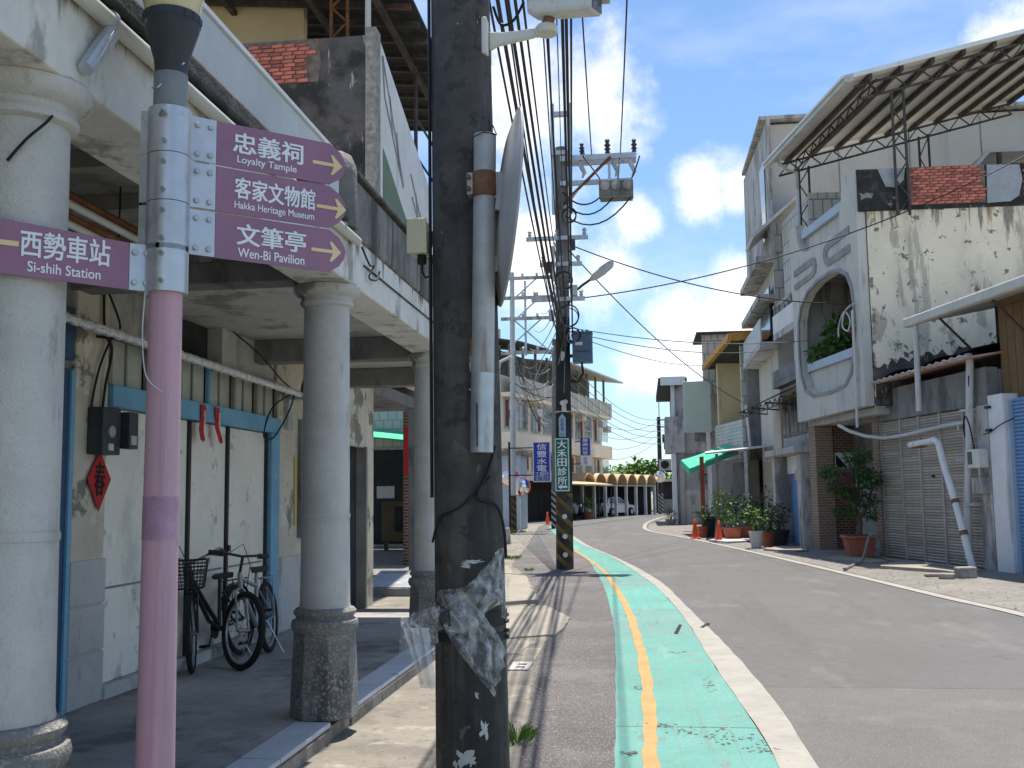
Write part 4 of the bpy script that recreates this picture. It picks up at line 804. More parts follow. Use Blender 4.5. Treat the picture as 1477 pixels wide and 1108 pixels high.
MB().lathe([(.02, 2.8), (.024, 2.81), (.024, 2.85)], (-1.11, 5.19, 0), 12).build('cable_gland', 'black_rubber', jb); MB().box(-1.075, -1.04, 5.17, 5.23, 2.9, 2.97).build('mount', 'galv', jb)
MB().tube([(-1.11, 5.19, 2.8), (-1.108, 5.19, 2.76), (-1.09, 5.185, 2.73), (-1.06, 5.19, 2.74)], .006, 6).build('cable_tail', 'black_cable', jb)
cc = thing('cctv_camera', 'white cctv camera on an arm at the top of the near pole', 'camera', (-.74, 5.2, 4.05))
MB().box(-.775, -.745, 5.1, 5.28, 3.88, 4.08).build('wall_plate', 'cam_white', cc, bevel=.008)
MB().prism([(-.745, 5.17, 4.03), (-.745, 5.17, 3.93), (-.7, 5.17, 3.955), (-.5, 5.17, 3.99), (-.5, 5.17, 4.03), (-.68, 5.17, 4.02)], (0, .045, 0)).build('arm', 'cam_white', cc, bevel=.008)
MB().lathe([(.055, 4.0), (.058, 4.01), (.058, 4.035), (.05, 4.045)], (-.44, 5.19, 0), 24).build('swivel', 'cam_white', cc, smooth=True); MB().box(-.5, -.44, 5.165, 5.215, 3.995, 4.03).build('arm_tip', 'cam_white', cc)
MB().tube([(-.44, 5.19, 4.03), (-.42, 5.15, 4.08)], .03, 10).build('tilt_joint', 'rusty_clamp', cc)
CM = frame((-.34, 5.1, 4.105), (.88, -.46, 0), (.46, .88, 0)); cmx = lambda a, b, z: CM(a, b, z - a * .22)
MB(cmx).box(-.2, .19, -.062, .062, -.055, .06).build('housing', 'cam_white', cc, bevel=.022)
MB(cmx).box(-.22, .26, -.074, .074, .064, .082).build('sun_shield', 'cam_white', cc, bevel=.008); MB(cmx).box(.188, .194, -.045, .045, -.04, .045).build('lens_window', 'glass_dim', cc)
for sy in (-.069, .064): MB(cmx).box(-.21, .23, sy, sy + .005, .02, .066).build('shield_side', 'cam_white', cc)
MB().tube(sm([(-.56, 5.2, 4.19), (-.62, 5.22, 4.1), (-.69, 5.25, 4.1), (-.73, 5.25, 4.2)]), .008, 6).build('cable', 'black_cable', cc)
# torn transparent wrap knotted round the pole
wr = thing('plastic_wrap', 'torn transparent plastic wrap knotted around the near pole', 'plastic wrap', (-.87, 5.0, .9))
def crumple(f, nu, nv, amp, seed, m='plastic_wrap', name='wrap_fold'):
    rnd = random.Random(seed); N = {}
    def g(u, v):
        p = Vector(f(u, v)); e = 1.0
        k = amp * .9; w = math.sin(v * 17 + 2.2 * math.sin(u * 5 + seed)) + .6 * math.sin(u * 13 + v * 8 + seed)
        return tuple(p + Vector((rnd.uniform(-k, k) * .2 + k * .3 * w, -k * .55 * (w + 1.6) - abs(rnd.uniform(0, k * .35)), rnd.uniform(-k, k) * .25)))
    MB().sheet(g, nu, nv).build(name, m, wr, smooth=True)
crumple(lambda u, v: on_pole(lerp(-1.2, 1.3, u), lerp(.985, 1.205, u) + (v - .5) * (.16 + .11 * u) + .03 * math.sin(u * 9), .012 + .012 * math.sin(u * 23 + v * 9)), 34, 10, .014, 1)
crumple(lambda u, v: on_pole(lerp(-.3, 1.0, u) + (v - .5) * .5, lerp(1.07, .75, u) + (v - .5) * .2, .016 + .01 * math.sin(v * 21)), 26, 10, .013, 2)
crumple(lambda u, v: tuple(Vector(on_pole(-.55, lerp(1.09, .9, u), .03)) + Vector((-.19 * v - .03 * u + .0, -.02 * math.sin(u * 5 + v * 7), -.06 * v))), 16, 12, .02, 3)
crumple(lambda u, v: (-1.105 + .06 * u + (v - .5) * .12 * (1 - .4 * u), 5.0 + .015 * math.sin(v * 14), lerp(.98, .70, u)), 18, 9, .012, 4, mat('wrap_white', (.7, .71, .72), .3, .1, 9, .1, 30, alpha=.6), 'wrap_tail')
crumple(lambda u, v: tuple(Vector(on_pole(1.15, lerp(1.24, 1.02, u), .01)) + Vector((.045 * v * (1 - u * .3), .01 * math.sin(u * 9), -.03 * v))), 12, 5, .01, 5)
MB().tube([on_pole(-.9, 1.1, .02), on_pole(-.5, 1.07, .03), on_pole(-.35, 1.06, .035), on_pole(-.33, 1.0, .035), on_pole(-.4, .96, .03)], .003, 5).build('tie', 'black_cable', wr)
# ---------------------------------------------------------------- bicycles
def bicycle(label, loc, rz, lean, steer, frame_mat, city):
    t = thing('bicycle', label, 'bicycle', (0, 0, 0), 'bicycles leaning on the folding doors'); t.location = loc; t.rotation_euler = (lean, 0, rz); ROOTLOC[t.name] = Vector()
    R = .335; hub_r = (-.53, 0, R); hub_f = Vector((.53, 0, R)); head = Vector((.36, 0, .82)) if not city else Vector((.38, 0, .86))
    ax = (hub_f + Vector((-.05, 0, 0)) - head).normalized(); rot = Matrix.Translation(head) @ Matrix.Rotation(steer, 4, -ax) @ Matrix.Translation(-head)
    S = lambda p: tuple(rot @ Vector(p))
    def wheel(c, front):
        axv = Vector((0, 1, 0)); cc_ = Vector(c)
        if front: axv = (rot.to_3x3() @ axv); cc_ = Vector(S(c))
        w = thing('wheel', None, None); w.parent = t
        MB().torus(cc_, R - .024, .024 if city else .029, axv, 40, 8).build('tyre', 'tyre', w, smooth=True)
        MB().torus(cc_, R - .05, .012, axv, 36, 6).build('rim', 'rim', w)
        e = axv.orthogonal().normalized(); g = axv.cross(e); mb = MB()
        for i in range(20):
            a = math.pi * i / 10; d = e * math.cos(a) + g * math.sin(a)
            mb.tube([tuple(cc_ + axv * (.025 if i % 2 else -.025) + d * .02), tuple(cc_ + d * (R - .05))], .0017, 3, False)
        mb.build('spokes', 'chrome', w); MB().tube([tuple(cc_ - axv * .05), tuple(cc_ + axv * .05)], .018, 10).build('hub', 'chrome', w)
    wheel(hub_r, False); wheel(tuple(hub_f), True)
    bb = (-.08, 0, .3); seat = (-.23, 0, .78) if not city else (-.2, 0, .74)
    fr = MB(); top = (.37, 0, .78)
    if city: fr.tube([top, (.1, 0, .5), (-.06, 0, .36), bb], .022, 10); fr.tube([(.375, 0, .72), (.12, 0, .4), bb], .02, 10)
    else: fr.tube([top, (-.2, 0, .66)], .02, 10); fr.tube([(.39, 0, .7), bb], .024, 10)
    fr.tube([bb, seat], .018, 10)
    for s in (-1, 1):
        fr.tube([(bb[0], .02 * s, bb[2]), (hub_r[0], .055 * s, R)], .011, 8); fr.tube([(-.19, .02 * s, .62), (hub_r[0], .055 * s, R)], .01, 8)
    fr.build('frame', frame_mat, t, smooth=True)
    fk = MB(); fk.tube([S(tuple(head)), S((.4, 0, .7))], .022, 10)
    for s in (-1, 1): fk.tube([S((.4, .0, .7)), S((.41, .05 * s, .66)), S((.53, .055 * s, R))], .012, 8)
    fk.build('fork', frame_mat, t, smooth=True)
    hb = MB()
    if city: bar = [S((.16, s * .27, 1.0)) for s in (-1,)] + [S((.3, -.24, 1.04)), S((.39, -.12, .98)), S((.385, 0, .93)), S((.39, .12, .98)), S((.3, .24, 1.04)), S((.16, .27, 1.0))]
    else: bar = [S((.3, -.3, .99)), S((.36, -.14, .985)), S((.37, 0, .97)), S((.36, .14, .985)), S((.3, .3, .99))]
    hb.tube(bar, .012, 8); hb.tube([S(tuple(head)), S((.375, 0, .96))], .014, 8); h = hb.build('handlebar', 'bike_black' if not city else 'bike_silver', t, smooth=True)
    for s in (0, -1):
        a, b = (bar[0], bar[1]) if s == 0 else (bar[-1], bar[-2]); MB().tube([a, tuple(Vector(a).lerp(Vector(b), .75))], .019, 8).build('grip', 'black_rubber', h)
        m_ = Vector(a).lerp(Vector(b), .8); MB().tube([tuple(m_), tuple(m_ + Vector((.05, 0, -.02))), tuple(Vector(a) + Vector((.07, 0, -.02)))], .005, 5).build('brake_lever', 'dark_steel', h)
    MB().tube([bar[1], S((.5, -.08, 1.08)), S((.52, 0, .9)), S((.45, .03, .6))], .004, 5).build('brake_cable', 'black_cable', h)
    sd = MB(); sd.add([(seat[0] + x, y, seat[2] + z) for x, y, z in [(-.13, -.09, .05), (-.13, .09, .05), (-.04, .075, .06), (.06, .03, .055), (.15, .018, .04), (.15, -.018, .04), (.06, -.03, .055), (-.04, -.075, .06), (-.13, -.08, .0), (-.13, .08, .0), (.15, .0, .01)]],
                     [(0, 1, 2, 7), (7, 2, 3, 6), (6, 3, 4, 5), (0, 8, 9, 1), (8, 0, 7, 6, 5, 10), (9, 10, 4, 3, 2, 1), (8, 10, 9), (10, 5, 4)]); sd.build('saddle', 'black_rubber', t, bevel=.008)
    cr = MB(); cr.tube([(bb[0], -.06, bb[2]), (bb[0], .06, bb[2])], .02, 10); cr.tube([(bb[0], -.06, bb[2]), (bb[0] + .1, -.065, bb[2] - .13)], .009, 6); cr.tube([(bb[0], .06, bb[2]), (bb[0] - .1, .065, bb[2] + .13)], .009, 6); c = cr.build('crank', 'dark_steel', t)
    MB().lathe([(.085, -.045), (.085, -.04)], (bb[0], 0, bb[2]), 24, 'y').build('chain_ring', 'dark_steel', c)
    for s in (-1, 1): MB().box(bb[0] - .1 * s - .04, bb[0] - .1 * s + .04, s * .11 - .035, s * .11 + .035, bb[2] + .13 * s - .012, bb[2] + .13 * s + .012).build('pedal', 'black_rubber', c)
    MB().tube([(-.3, .05, .32), (-.36, .17, .0)], .008, 6).build('kick_stand', 'galv', t)
    fd = MB()
    for cx, c0, c1, st in ((-.53, 20, 200, False), (.53, 20, 150, True)):
        P = [(cx + (R + .015) * math.cos(math.radians(a)), 0, R + (R + .015) * math.sin(math.radians(a))) for a in range(c0, c1, 12)]
        for (p, q) in zip(P, P[1:]):
            Q = [(p[0], -.028, p[2]), (p[0], .028, p[2]), (q[0], .028, q[2]), (q[0], -.028, q[2])]; fd.add([S(x) for x in Q] if st else Q, [(0, 1, 2, 3)])
        if city: fd.build('mudguard', 'bike_black', t, solid=.003)
        fd = MB()
    if city:
        bk = MB(); x0, x1, w0, w1, z0, z1 = .47, .72, .12, .16, .72, .96
        for k in range(9):
            z = lerp(z0, z1, k / 8); w = lerp(w0, w1, k / 8); e = .02 * k / 8
            bk.tube([S(p) for p in ((x0 - e, -w, z), (x1 + e, -w, z), (x1 + e, w, z), (x0 - e, w, z), (x0 - e, -w, z))], .0035 if k < 8 else .006, 4)
        for k in range(11):
            u = k / 10
            for xx, ee in ((x0, -.02), (x1, .02)): bk.tube([S((xx, lerp(-w0, w0, u), z0)), S((xx + ee, lerp(-w1, w1, u), z1))], .003, 4)
            for s in (-1, 1): bk.tube([S((lerp(x0, x1, u), s * w0, z0)), S((lerp(x0 - .02, x1 + .02, u), s * w1, z1))], .003, 4)
            bk.tube([S((lerp(x0, x1, u), -w0, z0)), S((lerp(x0, x1, u), w0, z0))], .003, 4)
        bk.build('basket', 'dark_steel', t); MB().tube([S((.47, 0, .8)), S((.39, 0, .9))], .01, 6).build('basket_stay', 'dark_steel', t)
    rk = MB()
    for s in (-1, 1): rk.tube([(-.3, .05 * s, .72), (-.72, .055 * s, .71)], .006, 6); rk.tube([(-.62, .055 * s, .71), (-.53, .07 * s, R)], .006, 6)
    for i in range(4): rk.tube([(-.36 - .11 * i, -.055, .715), (-.36 - .11 * i, .055, .715)], .005, 5)
    rk.build('rear_rack', 'dark_steel' if city else 'bike_silver', t)
    return t
bicycle('black city bicycle with a wire basket standing against the folding doors', (-3.86, 9.22, .132), math.radians(-90 - 1), math.radians(7), math.radians(21), 'bike_black', True)
bicycle('mountain bicycle with its front wheel turned outwards, in front of the basket bicycle', (-3.58, 9.42, .132), math.radians(-90 + 7), math.radians(5), math.radians(46), 'bike_silver', False)
# ---------------------------------------------------------------- right side
UO = Vector((-.177, .984, 0)).normalized(); IO = Vector((UO.y, -UO.x, 0))
FO = frame((5.28, 25.5, 0), UO, IO)            # oval-window house: a runs away along the street, b into the plot
WS = Vector((1, .03, 0)).normalized(); WN = Vector((-.03, 1, 0)).normalized()
FW = frame((5.28, 25.5, 0), WS, WN)            # its side wall facing the camera
UB = Vector((.2138, -.9769, 0)).normalized(); IB = Vector((.9769, .2138, 0))
FB = frame((5.746, 26.378, 0), UB, IB)         # shutter shop: a runs towards the camera
# --- house with the rounded balcony opening
ov = thing('balcony_house', 'grey house with a large rounded balcony opening and a peeling cream side wall', 'house', (6, 28, 0))
def rrect(a0, a1, z0, z1, r, n=8):
    return arc(a1 - r, z1 - r, r, 0, 90, n) + arc(a0 + r, z1 - r, r, 90, 180, n) + arc(a0 + r, z0 + r, r, 180, 270, n) + arc(a1 - r, z0 + r, r, 270, 360, n)
oval = arc(3.2, 6.0, 1.3, 0, 70, 6)
oval = [(4.5, 5.9), (4.44, 6.4), (4.2, 6.78), (3.6, 7.08), (2.8, 7.22), (1.9, 7.24), (1.25, 7.15), (.8, 6.95), (.55, 6.6), (.46, 6.2), (.5, 5.5), (.6, 4.95), (.8, 4.55), (1.2, 4.3), (2.2, 4.22), (3.5, 4.25), (4.1, 4.45), (4.42, 4.9), (4.5, 5.4)]
outer = [(0, 3.64), (4.95, 3.6), (5.0, 9.2), (4.45, 9.2), (4.35, 8.75), (4.15, 8.42), (3.8, 8.25), (2.6, 8.17), (1.55, 8.27), (1.15, 8.5), (.95, 8.85), (.85, 9.42), (0, 9.42)]
plate('front_wall', outer, [oval], .22, FO, 'facade_grey', ov)
def ringp(poly, k, cx, cz): return [(cx + (a - cx) * k, cz + (z - cz) * k) for a, z in poly]
plate('opening_rim', ringp(oval, 1.055, 2.48, 5.73), [ringp(oval, 1.0, 2.48, 5.73)], .05, lambda a, b, z: FO(a, b - .03, z), 'facade_recess', ov)
for pts in ([(4.68, 7.92), (3.15, 7.97), (2.93, 7.9), (2.85, 7.7), (2.93, 7.5), (3.2, 7.42), (4.68, 7.36), (4.68, 7.52), (3.35, 7.56), (3.12, 7.62), (3.08, 7.7), (3.15, 7.78), (4.68, 7.74)],
            [(.47, 8.14), (2.0, 8.08), (2.22, 7.98), (2.3, 7.78), (2.2, 7.55), (2.0, 7.46), (.47, 7.48), (.47, 7.68), (1.85, 7.64), (2.02, 7.7), (2.06, 7.78), (2.0, 7.86), (1.85, 7.9), (.47, 7.96)]):
    plate('wall_relief', pts, [], .04, lambda a, b, z: FO(a, b - .035, z), 'facade_recess', ov)
MB(FO).box(.55, 4.4, .225, .3, 4.3, 4.95).build('balcony_parapet', 'facade_grey', ov); MB(FO).box(.6, 4.3, .12, .42, 4.96, 5.18).build('balcony_rail', 'kiosk_blue', ov)
MB(FO).box(.95, 4.3, .1, .4, 8.75, 8.98).build('roof_rail', 'kiosk_blue', ov); MB(FO).box(.9, 4.4, .225, .3, 8.2, 8.74).build('roof_parapet', 'facade_grey', ov)
MB(FO).box(.1, 4.95, .3, 6.5, 3.45, 3.63).build('floor_slab', 'concrete_grey', ov); MB(FO).box(.1, 4.95, .3, 6.5, 7.6, 7.8).build('floor_slab', 'concrete_grey', ov)
MB(FO).box(.1, 4.95, 1.7, 1.85, 3.64, 7.59).build('inner_wall', 'mid_inside', ov); MB(FO).box(4.75, 4.95, .31, 6.5, 0, 9.1).build('party_wall', 'concrete_grey', ov)
MB(FO).box(1.2, 2.2, 1.66, 1.69, 3.7, 6.0).build('inner_door', 'glass_dim', ov); MB(FO).box(2.7, 4.2, 1.66, 1.69, 4.6, 6.4).build('inner_window', 'glass_dim', ov)
MB(FW).box(.24, 9, 0, .2, 3.6, 8.36).build('side_wall', 'plaster_peel', ov)
MB(FW).box(.24, 9, -.005, .2, 3.6, 4.12).build('damp_band', 'concrete_dark', ov) if False else None
MB(FW).box(.05, 9, -.03, .2, 8.362, 9.4).build('roof_parapet', 'band_black', ov)
plate('grey_patch', [(3.06, 8.45), (3.1, 9.39), (3.85, 9.36), (3.9, 9.0), (3.8, 8.6), (3.6, 8.47)], [], .03, lambda a, b, z: FW(a, b - .058, z), 'grey_patch', ov)
plate('grey_patch', [(.55, 9.39), (1.2, 9.4), (1.15, 9.1), (.95, 8.92), (.72, 8.95), (.62, 9.2)], [], .02, lambda a, b, z: FW(a, b - .048, z), 'grey_patch', ov)
plate('mortar_bed', [(1.25, 8.47), (3.04, 8.47), (3.04, 9.4), (1.3, 9.4), (1.22, 9.2)], [], .004, lambda a, b, z: FW(a, b - .036, z), 'mortar', ov)
brick_patch(ov, lambda a, b, z: FW(a, b - .04, z), 1.24, 3.06, 8.47, 9.41, .2, .071, 9); brick_patch(ov, lambda a, b, z: FW(a, b - .04, z), 3.88, 4.6, 8.47, 9.3, .2, .071, 10, .05)
plate('render_loss', [(.25, 3.62), (9, 3.62), (9, 5.75)] + [(9 - 8.72 * i / 90, 4.62 + .165 * (8.72 - 8.72 * i / 90) ** .85 + random.Random(i).uniform(-.12, .13)) for i in range(91)], [], .008, lambda a, b, z: FW(a, b - .01, z), 'blackened', ov)
# recessed entry below
MB(FO).box(4.3, 4.85, .25, .75, 0, 3.44).build('brick_pillar', 'brick_tan', ov, bevel=.01); MB(FO).box(4.35, 4.5, .76, 1.35, 0, 3.44).build('brick_wall', 'brick_brown', ov); MB(FO).box(4.38, 4.5, 1.36, 4, 1.95, 3.44).build('entry_wall', 'concrete_grey', ov); MB(FO).box(4.36, 4.5, 1.36, 4, 0, 1.949).build('entry_panel', 'white_paint', ov)
MB(FO).box(-.05, .35, .72, 1.2, 0, 3.44).build('brick_pillar', 'brick_tan', ov); MB(FO).box(.36, 4.34, 2.8, 2.95, 0, 3.44).build('entry_wall', 'mid_inside', ov)
MB(FO).box(2.6, 4.2, 2.74, 2.79, .1, 2.2).build('entry_panel', 'white_paint', ov); MB(FO).box(.4, 1.4, 2.72, 2.78, 2.4, 3.3).build('entry_grille', 'blue_dark', ov)
for i in range(5): MB(FO).box(.45 + .22 * i, .49 + .22 * i, 2.7, 2.719, 2.4, 3.3).build('grille_bar', 'galv', ov)
t = thing('pink_notice', 'pink and white paper notice on the brown brick entry wall', 'notice', FO(4.3, 1.4, 1.8))
MB(FO).box(4.33, 4.345, .82, 1.28, 1.75, 2.25).build('notice_sheet', 'pink_paper', t); MB(FO).box(4.328, 4.344, .8, 1.34, 2.26, 2.7).build('notice_sheet', 'sign_white', t)
MB().prism([FO(4.326, .82, 2.28), FO(4.326, 1.15, 2.28), FO(4.326, .82, 2.66)], tuple(UO * -.003)).build('dark_print', 'ink', t)
lettering('吉安', lambda a, b, z: FO(4.329 + b, a, z), 'ink', t, w=.16, h=.36, vertical=True, a0=1.05, z0=2.0)
MB(FO).box(.0, .16, -.05, -.01, 4.6, 6.3).build('tmp', 'pvc_white', ov) if False else None
t = thing('service_pipe', 'thin white service pipe hanging down the front of the oval-window house', 'pipe', FO(.35, -.08, 3.2))
MB(FO).tube([(.35, -.07, 6.0), (.36, -.07, 4.2), (.4, -.07, 3.15)], .035, 8).build('tube', 'pvc_white', t); MB(FO).tube(sm([(.2, -.04, 6.15), (.35, -.12, 6.12), (.75, -.12, 6.0), (.95, -.1, 5.7), (.6, -.1, 5.55), (.45, -.1, 5.8), (.8, -.1, 6.05), (1.2, -.1, 5.75), (1.3, -.08, 5.5)]), .022, 6).build('cable_loop', 'sheet_grey', t)
for zz in (4.3, 5.6): MB(FO).box(.3, .4, -.08, -.001, zz, zz + .04).build('pipe_clip', 'galv', t)
# steel roof frame over the roof terrace
rf = thing('roof_canopy', 'large steel truss canopy with pale sheets above the oval-window house', 'canopy', FO(2, 2, 9.4))
RM = lambda a, b, z: FO(a, b, z + 11.55 + b * .27)
a0, a1, b0, b1 = -.6, 6.0, -.15, 7.5
MB(RM).box(a0, a1, b0, b1, 0, .05).build('roof_sheet', 'sheet_under', rf)
for k in range(1): pass
MB(RM).box(a0 - .04, a0, b0, b1, -.02, .09).build('edge_trim', 'white_paint', rf); MB(RM).box(a0 - .04, a1, b0 - .22, b0 - .001, -.1, .09).build('gutter', 'sheet_grey', rf); MB(RM).box(a0 - .04, a1, b0 - .28, b0 - .221, .03, .09).build('gutter_lip', 'white_paint', rf)
for b in yr(.25, 7.3, .78): MB(RM).box(a0 + .03, a1 - .05, b, b + .09, -.15, -.001).build('purlin', 'truss_steel', rf)
def truss(a_from, b_from, a_to, b_to, h, n, nm, top=-.155):
    mb = MB(RM); P = lambda t, z: (lerp(a_from, a_to, t), lerp(b_from, b_to, t), z)
    mb.tube([P(0, top), P(1, top)], .035, 6); mb.tube([P(0, top - h), P(1, top - h)], .035, 6)
    for i in range(n): mb.tube([P(i / n, top if i % 2 else top - h), P((i + 1) / n, top - h if i % 2 else top)], .02, 5)
    mb.build(nm, 'truss_steel', rf)
for a in (-.3, 5.7): truss(a, 0, a, 7.3, .34, 22, 'rafter_truss')
truss(-.4, .5, 5.8, .5, .3, 18, 'eave_truss')
def latpost(a, b, z0=9.2, w=.3):
    mb = MB(FO); zt = 11.55 + b * .27 - .5
    for d in (0, w): mb.tube([(a, b + d, z0), (a, b + d, zt + d * .27)], .035, 6)
    n = 7
    for i in range(n): mb.tube([(a, b + (w if i % 2 else 0), lerp(z0, zt, i / n)), (a, b + (0 if i % 2 else w), lerp(z0, zt, (i + 1) / n))], .018, 5)
    mb.build('lattice_post', 'truss_steel', rf)
for a, b in ((-.3, .9), (-.3, 5.0), (5.4, .5), (5.4, 4.2)): latpost(a, b, 7.8 if a > 1 else 8.2)
MB(FO).tube([(5.3, -.2, 11.4), (5.3, .1, 11.1), (5.3, .4, 11.05), (5.3, .4, 7.9)], .05, 8).build('downpipe', 'sheet_grey', rf)
# lower lean-to roof to the right of the terrace
lr = thing('terrace_roof', 'small corrugated lean-to roof on the terrace behind the brick parapet', 'roof', FW(4, 2, 8.2))
MB(FW).prism([(2.9, 1.6, 9.35), (3.75, 1.6, 10.3), (6.5, 1.6, 10.3), (6.5, 1.6, 10.22), (3.8, 1.6, 10.22), (2.98, 1.6, 9.3)], (0, 3, 0)).build('roof_sheet', 'sheet_grey', lr)
for k in range(3): MB(FW).box(4 + k, 4.1 + k, 1.65, 1.75, 8.2, 10.21).build('post', 'truss_steel', lr)
# --- tall grey house behind
tg = thing('tall_house', 'tall plain grey building rising behind the steel canopy', 'building', (8, 37, 0))
MB().box(4.55, 14, 35.2, 41, 0, 14.1).build('main_block', 'tall_grey', tg)
MB().prism([(4.56, 34.9, 9.4), (4.56, 34.9, 14.2), (4.56, 36, 14.15), (4.4, 41.2, 14.0), (4.4, 41.2, 9.4)], (-.14, 0, 0)).build('front_wall', 'concrete_grey', tg)
MB().box(4.2, 14.1, 34.9, 41.2, 14.2, 14.32).build('roof_slab', 'concrete_grey', tg)
for z0, z1 in ((10.3, 13.0), (6.9, 8.6)): MB().box(4.38, 4.43, 35.6, 40.6, z0, z1).build('window_opening', 'glass_dim', tg)
for z in (9.3, 8.0, 6.4): MB().box(3.95, 4.55, 35.0, 41, z, z + .22).build('balcony_slab', 'concrete_grey', tg)
MB().box(3.98, 4.02, 35.0, 40.9, 6.62, 7.4).build('balcony_front', 'sheet_grey', tg)
MB().box(4.5, 5.4, 34.95, 35.19, 7.2, 10.6).build('tiled_wall', 'tile_cream', tg)
MB().prism([(3.75, 34.4, 10.1), (5.3, 34.4, 11.4), (5.3, 34.4, 11.32), (3.8, 34.4, 10.0)], (0, 2.2, 0)).build('awning_sheet', 'sheet_grey', tg)
for xx in (6.8, 9.1, 11.4): MB().box(xx, xx + .03, 35.18, 35.199, 8, 14).build('wall_joint', 'concrete_dark', tg)
for xx, z in ((7.3, 11.0), (9.6, 10.9)): MB().box(xx, xx + .35, 35.15, 35.199, z, z + .4).build('vent', 'sign_white', tg)
# --- narrow two-storey house between the oval-window house and the tiled one
nh = thing('narrow_house', 'narrow grey house with paired wooden windows, small canopy and a blue shutter', 'house', (4.6, 33, 0))
FN = frame((4.36, 30.65, 0), (-.1, 1, 0), (1, .1, 0))
MB(FN).box(0, 3.6, .5, 5, 2.95, 4.95).build('upper_wall', 'concrete_grey', nh); MB(FN).box(.05, 3.5, .95, 5, 4.96, 6.7).build('top_storey', 'wall_beige', nh); MB(FN).box(.05, 3.5, .7, 5, 7.7, 10.4).build('tiled_storey', 'tile_cream', nh)
MB(FN).box(0, 3.7, .25, 1.1, 4.95, 5.12).build('balcony_slab', 'concrete_dark', nh); MB(FN).box(0, 3.7, .25, .33, 5.13, 5.5).build('balcony_wall', 'concrete_dark', nh)
MB(FN).box(0, 3.6, .3, 1.4, 6.5, 6.7).build('balcony_slab', 'concrete_grey', nh); MB(FN).box(0, 3.6, .3, .4, 6.71, 7.3).build('balcony_wall', 'plaster_light', nh); MB(FN).box(0, 3.6, .32, .4, 7.55, 7.65).build('balcony_rail', 'concrete_grey', nh)
for i in range(7): MB(FN).box(.05 + .57 * i, .13 + .57 * i, .33, .39, 7.3, 7.56).build('baluster', 'concrete_grey', nh)
MB(FN).box(.4, 1.3, .91, .949, 5.3, 6.5).build('upper_window', 'glass_dim', nh); MB(FN).box(1.7, 3.0, .8, .94, 5.5, 6.3).build('air_conditioner', 'pvc_cream', nh)
MB(FN).box(-.1, 3.75, -.1, 1.0, 2.75, 2.94).build('canopy_slab', 'concrete_grey', nh, bevel=.02)
for a in (.35, 1.4, 2.45):
    w = MB(FN).box(a, a + .95, .44, .499, 3.35, 4.6).build('window', 'wood_grey', nh)
    for k in range(2): MB(FN).box(a + .08 + .42 * k, a + .44 + .42 * k, .425, .439, 3.45, 4.5).build('pane', 'glass_dim', w)
MB(FN).box(0, .45, .1, 1.2, 0, 2.74).build('pillar', 'concrete_grey', nh, bevel=.02); MB(FN).box(3.3, 3.6, .1, 1.2, 0, 2.74).build('pillar', 'concrete_grey', nh)
MB(FN).box(.46, 3.29, .5, .7, 2.2, 2.74).build('lintel', 'white_paint', nh); MB(FN).box(.46, 1.7, 1.0, 1.1, 0, 2.2).build('doorway', 'dark_inside', nh)
bs = MB(FN).box(1.75, 3.29, .62, .68, 0, 2.2).build('shutter', 'shutter_blue', nh)
for i in range(20): MB(FN).box(1.76, 3.28, .59, .619, .06 + .107 * i, .13 + .107 * i).build('slat', 'shutter_blue', bs)
MB(FN).box(1.5, 1.74, .55, .6, .9, 2.1).build('door_notice', mat('notice_pink', (.6, .42, .46), .8, .1, 4, 0), nh); MB(FN).box(1.4, 2.0, .42, .47, 2.0, 2.3).build('door_notice', mat('notice_tan', (.55, .4, .28), .8, .1, 4, 0), nh)
MB(FN).prism([(-.2, -.45, 4.42), (6.0, -.45, 4.35), (6.0, .45, 4.75), (-.2, .45, 4.8)], (0, 0, .04)).build('awning_sheet', 'roof_dark', nh)
for a in (0, 2.0, 4.0, 5.8): MB(FN).tube([(a, -.4, 4.38), (a, .5, 4.3), (a, .5, 4.7)], .025, 6).build('awning_bracket', 'truss_steel', nh)
for i in range(9): MB(FN).tube([(.65 * i, -.4, 4.38), (.65 * i + .33, -.4, 4.16), (.65 * i + .65, -.4, 4.38)], .015, 5).build('awning_lattice', 'truss_steel', nh)
MB(FN).tube([(0, -.4, 4.16), (5.8, -.4, 4.16)], .02, 5).build('awning_rail', 'truss_steel', nh)
